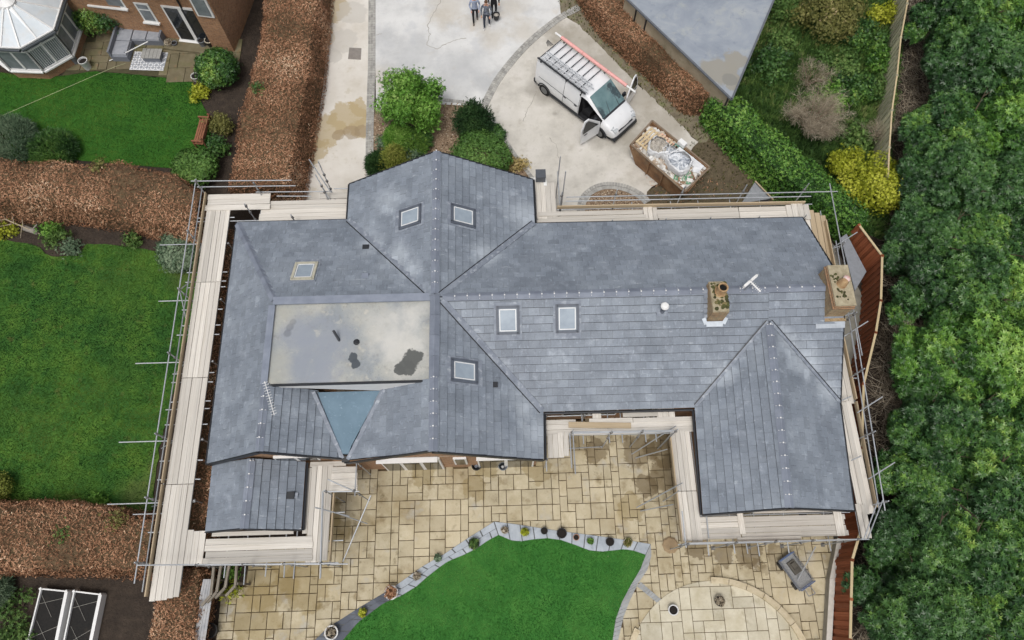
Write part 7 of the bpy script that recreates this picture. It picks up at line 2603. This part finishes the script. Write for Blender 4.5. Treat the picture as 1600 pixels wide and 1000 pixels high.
# panel gaps and handles on the visible flank
b = MB()
for x0 in (-.62, .38):
    b.bar((x0, -.968, .5), (x0, -.965, 1.0), .012, .012); b.bar((x0, -.965, 1.0), (x0, -.86, 1.85), .012, .012)
b.bar((ax_r - .4, -.967, 1.02), (.38, -.967, 1.02), .012, .012)
b.box((.2, -.97, .95), (.16, .03, .04)); b.box((-.5, -.97, .95), (.16, .03, .04))
b.build('panel_gaps', M['black_plastic'], van, local=True)
def van_door(sg, ang):
    hx, hy = ax_f - .06, sg * .95
    prof = [(0, .32), (-.95, .32), (-1.0, 1.0), (-.98, 1.3), (-.82, 1.78), (-.62, 1.82), (-.02, 1.16)]
    def tr(x, t, z):
        x = x * 1.18
        # swing about the hinge; t is thickness outward
        a = -ang * sg
        lean = (z - 1.0) * .12 if z > 1 else 0
        y0 = sg * (t - lean)
        return (hx + x * math.cos(a) - y0 * math.sin(a), hy + x * math.sin(a) + y0 * math.cos(a), z)
    b = MB()
    n = len(prof)
    v = [tr(x, 0, z) for x, z in prof] + [tr(x, .06, z) for x, z in prof]
    b.add(v, [tuple(range(n)), tuple(range(2 * n - 1, n - 1, -1))] + [(i, i + n, (i + 1) % n + n, (i + 1) % n) for i in range(n)])
    d = b.build('door', M['van_white'], van, local=True)
    gl = [(-.92, 1.06), (-.9, 1.3), (-.78, 1.7), (-.64, 1.73), (-.12, 1.12)]
    b = MB()
    for t0, t1 in ((-.006, -.016), (.066, .076)):
        m = len(gl)
        v = [tr(x, t0, z) for x, z in gl] + [tr(x, t1, z) for x, z in gl]
        b.add(v, [tuple(range(m)), tuple(range(2 * m - 1, m - 1, -1))] + [(i, i + m, (i + 1) % m + m, (i + 1) % m) for i in range(m)])
    b.build('window', M['glass_dark'], d, local=True)
    b = MB()
    pl = [(-.1, .4), (-.85, .4), (-.88, .9), (-.1, .95)]
    v = [tr(x, -.008, z) for x, z in pl] + [tr(x, -.03, z) for x, z in pl]
    b.add(v, [(0, 1, 2, 3), (7, 6, 5, 4)] + [(i, i + 4, (i + 1) % 4 + 4, (i + 1) % 4) for i in range(4)])
    b.build('trim_panel', M['black_plastic'], d, local=True)
    b = MB()
    p = tr(-.85, .08, .95); q = tr(-.7, .08, .95)
    b.bar(p, q, .03, .03)
    b.build('handle', M['black_plastic'], d, local=True)
van_door(-1, math.radians(80))
van_door(1, math.radians(76))
# roof rack
b = MB()
for y in (-.86, .78):
    b.bar((ax_r - .62, y, 2.06), (.62, y, 2.06), .07, .05)
    for x in (ax_r - .4, -.6, .4):
        b.bar((x, y, 1.9), (x, y, 2.06), .05, .05, (1, 0, 0))
rk = b.build('roof_rack', M['black_plastic'], van, local=True)
for k in range(8):
    x = ax_r - .55 + k * (.62 + .5 - ax_r) / 8
    b = MB(); b.bar((x, -.86, 2.05), (x, .78, 2.05), .035, .03); b.build('rack_bar', M['black_plastic'], rk, local=True)
VW = RM[van]
M['alu'] = plain('alu', c8(206, 209, 212), .45, .2)
for (y0, wd, z, lab, x0, x1) in ((-.6, .4, 2.13, 'aluminium ladder lying on the van roof rack above the driver side', ax_r - .5, .72), (-.52, .36, 2.2, 'second aluminium ladder section stacked on top of the lower van ladder', ax_r - .35, .6)):
    ld = root('ladder', lab, 'ladder', VW @ Vector((0, y0, z)), vang, 'ladders on the van')
    for s_ in (-1, 1):
        b = MB(); b.box(((x0 + x1) / 2, s_ * wd / 2, 0), (x1 - x0, .03, .06)); b.build('stile', M['alu'], ld, local=True)
    n = int((x1 - x0) / .27)
    for k in range(n):
        b = MB(); x = x0 + (k + .5) * (x1 - x0) / n; b.tube((x, -wd / 2, 0), (x, wd / 2, 0), .017, 6); b.build('rung', M['alu'], ld, local=True)
pk = root('pipe_tube', 'long pink carrying tube with white ends on the far side of the van roof', 'tube', VW @ Vector((0, .74, 2.2)), vang)
M['pink'] = plain('pink', c8(228, 168, 162), .5, n=.06)
for x0, x1 in ((ax_r - .55, -1.0), (-.98, .55), (.57, 1.75)):
    b = MB(); b.tube((x0, 0, 0), (x1, 0, 0), .085, 12); b.build('tube_section', M['pink'], pk, local=True, smooth=True)
for x0, x1 in ((ax_r - .95, ax_r - .56), (1.76, 2.3)):
    b = MB(); b.tube((x0, .0, 0), (x1, .0, 0), .05, 10); b.build('end_tube', M['white'], pk, local=True, smooth=True)
b = MB()
for k in range(5):
    b.bar((ax_r - .7 + .03 * k, -.05 + .06 * k, 2.1), (ax_r - .95, .1 + .02 * k, 2.05 + .03 * k), .02, .02)
vb_ = root('roller_bracket', 'black folded bracket hanging at the rear end of the van rack', 'bracket', VW @ Vector((0, 0, 0)), vang)
b.build('bracket_arm', M['black_plastic'], vb_, local=True)

# ------------------------------------------------------------------ builders skip
rim_ = px([(986, 226), (1019, 189), (1109, 262), (1069, 300)], 1.2)
sk = root('skip', 'rusty builders skip heaped with pallets and white rubble bags', 'skip', (rim_[0].x, rim_[0].y, 0))
sc_ = sum(rim_, Vector((0, 0, 0))) / 4
lx = (rim_[2] - rim_[1]).normalized()
ly = (rim_[1] - rim_[0]).normalized()
L_, W_ = (rim_[2] - rim_[1]).length, (rim_[1] - rim_[0]).length
def skp(x, y, z):
    return Vector((sc_.x, sc_.y, 0)) + lx * x + ly * y + Vector((0, 0, z))
M['rust'] = mat('rust', [(.25, c8(104, 76, 56)), (.5, c8(136, 104, 76)), (.8, c8(158, 132, 102))], scale=2, detail=9, rough=.85, bump=.3, bscale=9, layers=[(3, .55, .7, c8(96, 88, 76), .6), (1.2, .6, .7, c8(176, 150, 112), .5)])
M['rim_metal'] = plain('rim_metal', c8(128, 112, 94), .6)
side = [(-L_ / 2, 1.2), (L_ / 2, 1.2), (L_ / 2 + .0, 1.05), (L_ / 2 - .55, .08), (-L_ / 2 + .55, .08), (-L_ / 2, 1.05)]
for sg in (-1, 1):
    b = MB()
    b.slab3([skp(x, sg * (W_ / 2 - (.06 if z < .5 else 0)), z) for x, z in side], ly * (-sg * .04))
    sd_ = b.build('side_plate', M['rust'], sk)
    for x in (-.5, .35):
        b = MB()
        b.bar(skp(x, sg * (W_ / 2 + .03), .2), skp(x, sg * (W_ / 2 + .03), 1.15), .1, .05, tuple(lx))
        b.build('rib', M['rust'], sd_)
for sg in (-1, 1):
    b = MB()
    b.slab3([skp(sg * L_ / 2, -W_ / 2, 1.2), skp(sg * L_ / 2, W_ / 2, 1.2), skp(sg * (L_ / 2 - .55), W_ / 2 - .06, .08), skp(sg * (L_ / 2 - .55), -W_ / 2 + .06, .08)], lx * (-sg * .04))
    b.build('end_plate', M['rust'], sk)
b = MB()
b.slab3([skp(-L_ / 2 + .55, -W_ / 2 + .06, .08), skp(L_ / 2 - .55, -W_ / 2 + .06, .08), skp(L_ / 2 - .55, W_ / 2 - .06, .08), skp(-L_ / 2 + .55, W_ / 2 - .06, .08)], (0, 0, .04))
b.build('floor_plate', M['rust'], sk)
for a, c in ((0, 1), (1, 2), (2, 3), (3, 0)):
    b = MB(); b.bar(rim_[a] + Vector((0, 0, .02)), rim_[c] + Vector((0, 0, .02)), .08, .06); b.build('rim_bar', M['rim_metal'], sk)
# fill: rubble bed
b = MB()
for k in range(420):
    x, y = random.uniform(-L_ / 2 + .15, L_ / 2 - .15), random.uniform(-W_ / 2 + .12, W_ / 2 - .12)
    b.cr = random.random()
    s_ = random.uniform(.06, .2)
    b.box(skp(x, y, 1.02 + random.random() * .12), (s_ * 1.5, s_, s_ * .7), Matrix.Rotation(random.random() * 6, 3, 'Z') @ Matrix.Rotation(random.gauss(0, .5), 3, 'X'))
b.box(skp(0, 0, .68), (L_ * .84, W_ * .9, .68), Matrix.Rotation(math.atan2(lx.y, lx.x), 3, 'Z'))
rb = b.build('rubble', leaf_mat('rubble_m', [(0, c8(124, 96, 74)), (.25, c8(170, 150, 128)), (.55, c8(196, 192, 184)), (1, c8(222, 221, 217))], .9), kind='stuff')
M['pallet_wood'] = mat('pallet_wood', [(.3, c8(184, 162, 126)), (.7, c8(210, 192, 158))], scale=3, rough=.85, coord='obj', layers=[(2, .6, .7, c8(150, 126, 94), .5)])
yaw_s = math.atan2(lx.y, lx.x)
def pallet(label, x, y, z, rz, m, nm='pallet'):
    o = root(nm, label, 'pallet', skp(x, y, z), yaw_s + rz)
    for k in range(7):
        b = MB(); b.box((-.52 + k * .173, 0, .05), (.1, 1.15, .022)); b.build('slat', m, o, local=True)
    for y_ in (-.5, 0, .5):
        b = MB(); b.box((0, y_, 0), (1.14, .08, .075)); b.build('bearer', m, o, local=True)
    return o
pallet('pale wooden pallet standing at the van end of the skip load', -1.05, .02, 1.18, .02, M['pallet_wood'])
o = pallet('broken pale pallet with pink paint marks along the skip far side', -.5, .42, 1.2, -.05, mat('pallet_pink', [(.45, c8(206, 188, 158)), (.62, c8(214, 150, 138))], scale=3, rough=.85, coord='obj'))
o.scale = (.9, .45, 1)
o = pallet('green plastic crate grid beside the white board in the skip', .25, .5, 1.2, .0, plain('crate_green', c8(112, 158, 146), .6), 'plastic_grid')
o['category'] = 'crate'
o.scale = (.75, .38, 1)
o = pallet('green striped plastic grid under the grey bag at the dirt end of the skip', 1.15, -.3, 1.12, .4, plain('crate_green2', c8(104, 148, 118), .6), 'plastic_grid')
o['category'] = 'crate'
o.scale = (.7, .6, 1)
M['bag_white'] = mat('bag_white', [(.3, c8(196, 198, 200)), (.7, c8(226, 227, 228))], scale=5, rough=.7, coord='obj')
M['bag_grey'] = mat('bag_grey', [(.35, c8(112, 118, 128)), (.46, c8(166, 172, 180)), (.58, c8(214, 217, 220))], scale=3.5, rough=.5, coord='obj', dist=1.5)
M['rubble_fill'] = mat('rubble_fill', [(.25, c8(138, 132, 122)), (.5, c8(178, 172, 162)), (.8, c8(206, 200, 190))], scale=9, detail=9, rough=.95, bump=.8, bscale=12, bdist=.04, coord='obj')
def bag(label, x, y, z, r, m, mf, sq=1.0, seed=0):
    rr = random.Random(seed)
    o = root('rubble_bag', label, 'bag', skp(x, y, z), yaw_s)
    n, rows = 20, []
    prof = [(.75, -.32), (1.0, -.15), (1.05, .05), (.98, .2), (.86, .24)]
    b = MB()
    vs, fs = [], []
    for (q, zz) in prof:
        for i in range(n):
            t = 2 * math.pi * i / n
            k = 1 + .09 * math.sin(3 * t + seed) + .06 * math.sin(7 * t + seed * 2) + rr.uniform(-.04, .04)
            vs.append((r * q * k * math.cos(t), r * q * k * sq * math.sin(t), zz + rr.uniform(-.03, .03) + .05 * math.sin(2 * t + seed)))
    for a in range(len(prof) - 1):
        for i in range(n):
            j = (i + 1) % n
            fs.append((a * n + i, a * n + j, (a + 1) * n + j, (a + 1) * n + i))
    b.add(vs, fs)
    b.build('sack', m, o, local=True)
    b = MB()
    vs, fs = [(0, 0, .16)], []
    for (q, zz) in ((.4, .2), (.75, .14), (.9, .08)):
        for i in range(n):
            t = 2 * math.pi * i / n
            vs.append((r * q * math.cos(t) * (1 + rr.uniform(-.06, .06)), r * q * sq * math.sin(t), zz + rr.uniform(-.09, .09)))
    fs += [(0, 1 + i, 1 + (i + 1) % n) for i in range(n)]
    for a in range(2):
        for i in range(n):
            j = (i + 1) % n
            fs.append((1 + a * n + i, 1 + (a + 1) * n + i, 1 + (a + 1) * n + j, 1 + a * n + j))
    b.add(vs, fs)
    b.build('contents', mf, o, local=True)
bag('open white bag full of pale rubble next to the pallet in the skip', -.62, -.08, 1.3, .52, M['bag_white'], M['rubble_fill'], .95, 1)
bag('big white bag of crumpled grey plastic at the dirt end of the skip', .62, -.08, 1.36, .6, M['bag_white'], M['bag_grey'], .92, 4)
bag('small half hidden grey and white bag in the middle of the skip', .02, .05, 1.28, .44, M['bag_white'], M['bag_grey'], .8, 7)
b = MB(); b.box((0, 0, 0), (1.5, .34, .06), Matrix.Rotation(.06, 3, 'X'))
o = root('white_board', 'long white board lying along the far rim of the skip', 'board', skp(.85, .52, 1.26), yaw_s + .02); b.build('panel', M['bag_white'], o, local=True)
b = MB(); b.box((0, 0, 0), (.42, .26, .2), None, .92)
o = root('foam_block', 'white foam block resting on the far rim of the skip', 'block', skp(.12, W_ / 2 + .02, 1.34), yaw_s); b.build('foam', M['white'], o, local=True)
b = MB(); b.box((0, 0, 0), (.3, .26, .1), Matrix.Rotation(.2, 3, 'X'))
o = root('white_scrap', 'white crumpled scrap in the dirt end corner of the skip', 'scrap', skp(1.42, .3, 1.24), yaw_s + .5); b.build('sheet', M['bag_white'], o, local=True)

# ------------------------------------------------------------------ people
def skin_figure(name, verts, edges, radii, mats, pick, parent):
    me = bpy.data.meshes.new(name + '_raw')
    me.from_pydata([tuple(v) for v in verts], edges, [])
    o = bpy.data.objects.new(name + '_raw', me)
    COL.objects.link(o)
    sm = o.modifiers.new('skin', 'SKIN')
    for i, r in enumerate(radii):
        sv = me.skin_vertices[0].data[i]
        sv.radius = r if isinstance(r, tuple) else (r, r)
        sv.use_root = i == 0
    sb = o.modifiers.new('sub', 'SUBSURF')
    sb.levels = sb.render_levels = 1
    dg = bpy.context.evaluated_depsgraph_get()
    m2 = bpy.data.meshes.new_from_object(o.evaluated_get(dg))
    bpy.data.objects.remove(o)
    m2.name = name
    m2.materials.clear()
    for m in mats:
        m2.materials.append(m)
    for p in m2.polygons:
        p.material_index = pick(p.center)
        p.use_smooth = True
    q = bpy.data.objects.new(name, m2)
    COL.objects.link(q)
    q.parent = parent
    RM[q] = RM[parent]
    return q
def person(label, loc, rz, top, legs, shoe, hair, stride=.12, arm=(.25, .1), bend=.2, h=1.75, trouser2=None):
    r = root('person', label, 'person', loc, rz)
    k = h / 1.75
    V, E, Rd = [], [], []
    def v(x, y, z, rad):
        V.append(Vector((x, y, z)) * k); Rd.append(tuple(q * k for q in rad) if isinstance(rad, tuple) else rad * k)
        return len(V) - 1
    pel = v(0, 0, .95, (.16, .12))
    wa = v(0, -.01, 1.1, (.15, .11)); chs = v(0, -.01, 1.3, (.175, .12)); sh = v(0, 0, 1.42, (.15, .09))
    nk = v(0, .01, 1.5, .055); hd = v(0, .03, 1.6, (.085, .095)); ht = v(0, .02, 1.7, (.075, .085))
    E += [(pel, wa), (wa, chs), (chs, sh), (sh, nk), (nk, hd), (hd, ht)]
    hands = []
    for s_ in (-1, 1):
        st_ = stride * s_
        hip = v(s_ * .1, 0, .86, (.1, .1)); kn = v(s_ * .11, st_ * .6 + .04, .48, .065); an = v(s_ * .11, st_ - .02, .09, .05); toe = v(s_ * .12, st_ + .19, .05, (.06, .05))
        E += [(pel, hip), (hip, kn), (kn, an), (an, toe)]
        sd_ = v(s_ * .2, 0, 1.39, .065); el = v(s_ * (.27), -.05 + bend * .3, 1.12, .048); wr = v(s_ * arm[0], .05 + bend, .92 + bend * .5, .036); pm = v(s_ * (arm[0] - .01), .1 + bend, .86 + bend * .5, (.038, .025))
        E += [(sh, sd_), (sd_, el), (el, wr), (wr, pm)]
        hands.append((pm, s_))
        for q in range(4):
            f1 = v(s_ * (arm[0] - .03 + q * .017), .135 + bend, .835 + bend * .5, .010); f2 = v(s_ * (arm[0] - .03 + q * .016), .15 + bend - (.01 if q == 3 else 0), .80 + bend * .5 + (.012 if q in (0, 3) else 0), .009)
            E += [(pm, f1), (f1, f2)]
        t1 = v(s_ * (arm[0] - .05), .1 + bend, .85 + bend * .5, .011); t2 = v(s_ * (arm[0] - .06), .135 + bend, .83 + bend * .5, .009)
        E += [(pm, t1), (t1, t2)]
    def pick(c):
        z = c.z / k
        if z > 1.475:
            return 0
        if abs(c.x) / k > .17 and z < .93 + bend * .5 and c.y / k > .06:
            return 0
        if z > .93 or (abs(c.x) / k > .18 and z > .85):
            return 1
        if z < .115:
            return 3
        return 2
    body = skin_figure('body', V, E, Rd, [M['skin'], top, legs, shoe], pick, r)
    b = MB()
    b.ball((0, -.0 * k, 1.655 * k), .105 * k, 12, 8, (.92, 1.05, 1.0))
    b.v = [(x, y - .02 * k, max(z, 1.61 * k + (y * .6 if y > 0 else 0))) for x, y, z in b.v]
    b.build('hair', hair, r, local=True, smooth=True)
    b = MB()
    b.box((0, .125 * k, 1.6 * k), (.025 * k, .03 * k, .045 * k), None, .6)
    b.build('nose', M['skin'], r, local=True)
    for s_ in (-1, 1):
        b = MB(); b.ball((s_ * .033 * k, .115 * k, 1.63 * k), .012 * k, 8, 5); b.build('eye', M['black_plastic'], r, local=True)
        b = MB(); b.ball((s_ * .09 * k, .02 * k, 1.61 * k), .025 * k, 8, 5, (.4, 1, 1.3)); b.build('ear', M['skin'], r, local=True)
    b = MB(); b.box((0, .118 * k, 1.56 * k), (.045 * k, .015 * k, .01 * k)); b.build('mouth', plain('lip', c8(150, 90, 84), .6), r, local=True)
    return r, k
M['skin'] = plain('skin', c8(196, 150, 126), .6)
M['cloth_blue'] = mat('cloth_blue', [(.4, c8(140, 150, 172)), (.6, c8(158, 168, 188))], scale=6, rough=.9, coord='obj')
M['cloth_black'] = plain('cloth_black', c8(30, 30, 33), .9)
M['camo'] = mat('camo', [(.4, c8(70, 78, 92)), (.5, c8(128, 134, 146)), (.6, c8(92, 96, 98))], scale=9, rough=.9, coord='obj')
M['navy'] = plain('navy', c8(52, 58, 70), .9)
M['hair_dark'] = plain('hair_dark', c8(40, 32, 26), .7)
M['hair_brown'] = plain('hair_brown', c8(88, 64, 44), .7)
M['shoe_white'] = plain('shoe_white', c8(200, 200, 198), .6)
person('person in a pale blue grey top and slim black trousers, leftmost of the group', P(743, 33), math.radians(186), M['cloth_blue'], M['cloth_black'], plain('shoe_grey', c8(108, 100, 92), .7), M['hair_dark'], .2, (.2, .1), .16, 1.7)
person('person in grey patterned jacket, dark blue trousers and white shoes', P(761, 42), math.radians(172), M['camo'], M['navy'], M['shoe_white'], M['hair_brown'], .16, (.22, .1), .18, 1.75)
p3 = P(772, 24)
person('person in long black clothes standing behind with a black bucket', p3, math.radians(190), M['cloth_black'], M['cloth_black'], M['tyre'], M['hair_dark'], .05, (.26, .1), .1, 1.75)
bk = root('bucket', 'black bucket of grey rubble carried by the person in black', 'bucket', P(775, 28, .14) + Vector((.02, -.06, 0)))
b = MB(); b.lathe([(.13, 0), (.18, .3), (.19, .32), (.16, .32), (.15, .26)], (0, 0, 0), 16); b.build('pail', M['pot_black'], bk, local=True, smooth=True)
b = MB(); b.lathe([(.155, .25), (.08, .31), (0, .33)], (0, 0, 0), 9); b.build('contents', M['rubble_fill'], bk, local=True)
b = MB(); b.path([(-.18, 0, .32), (-.14, .0, .46), (0, .0, .52), (.14, .0, .46), (.18, 0, .32)], .01, 5); b.build('handle', M['wire'], bk, local=True)
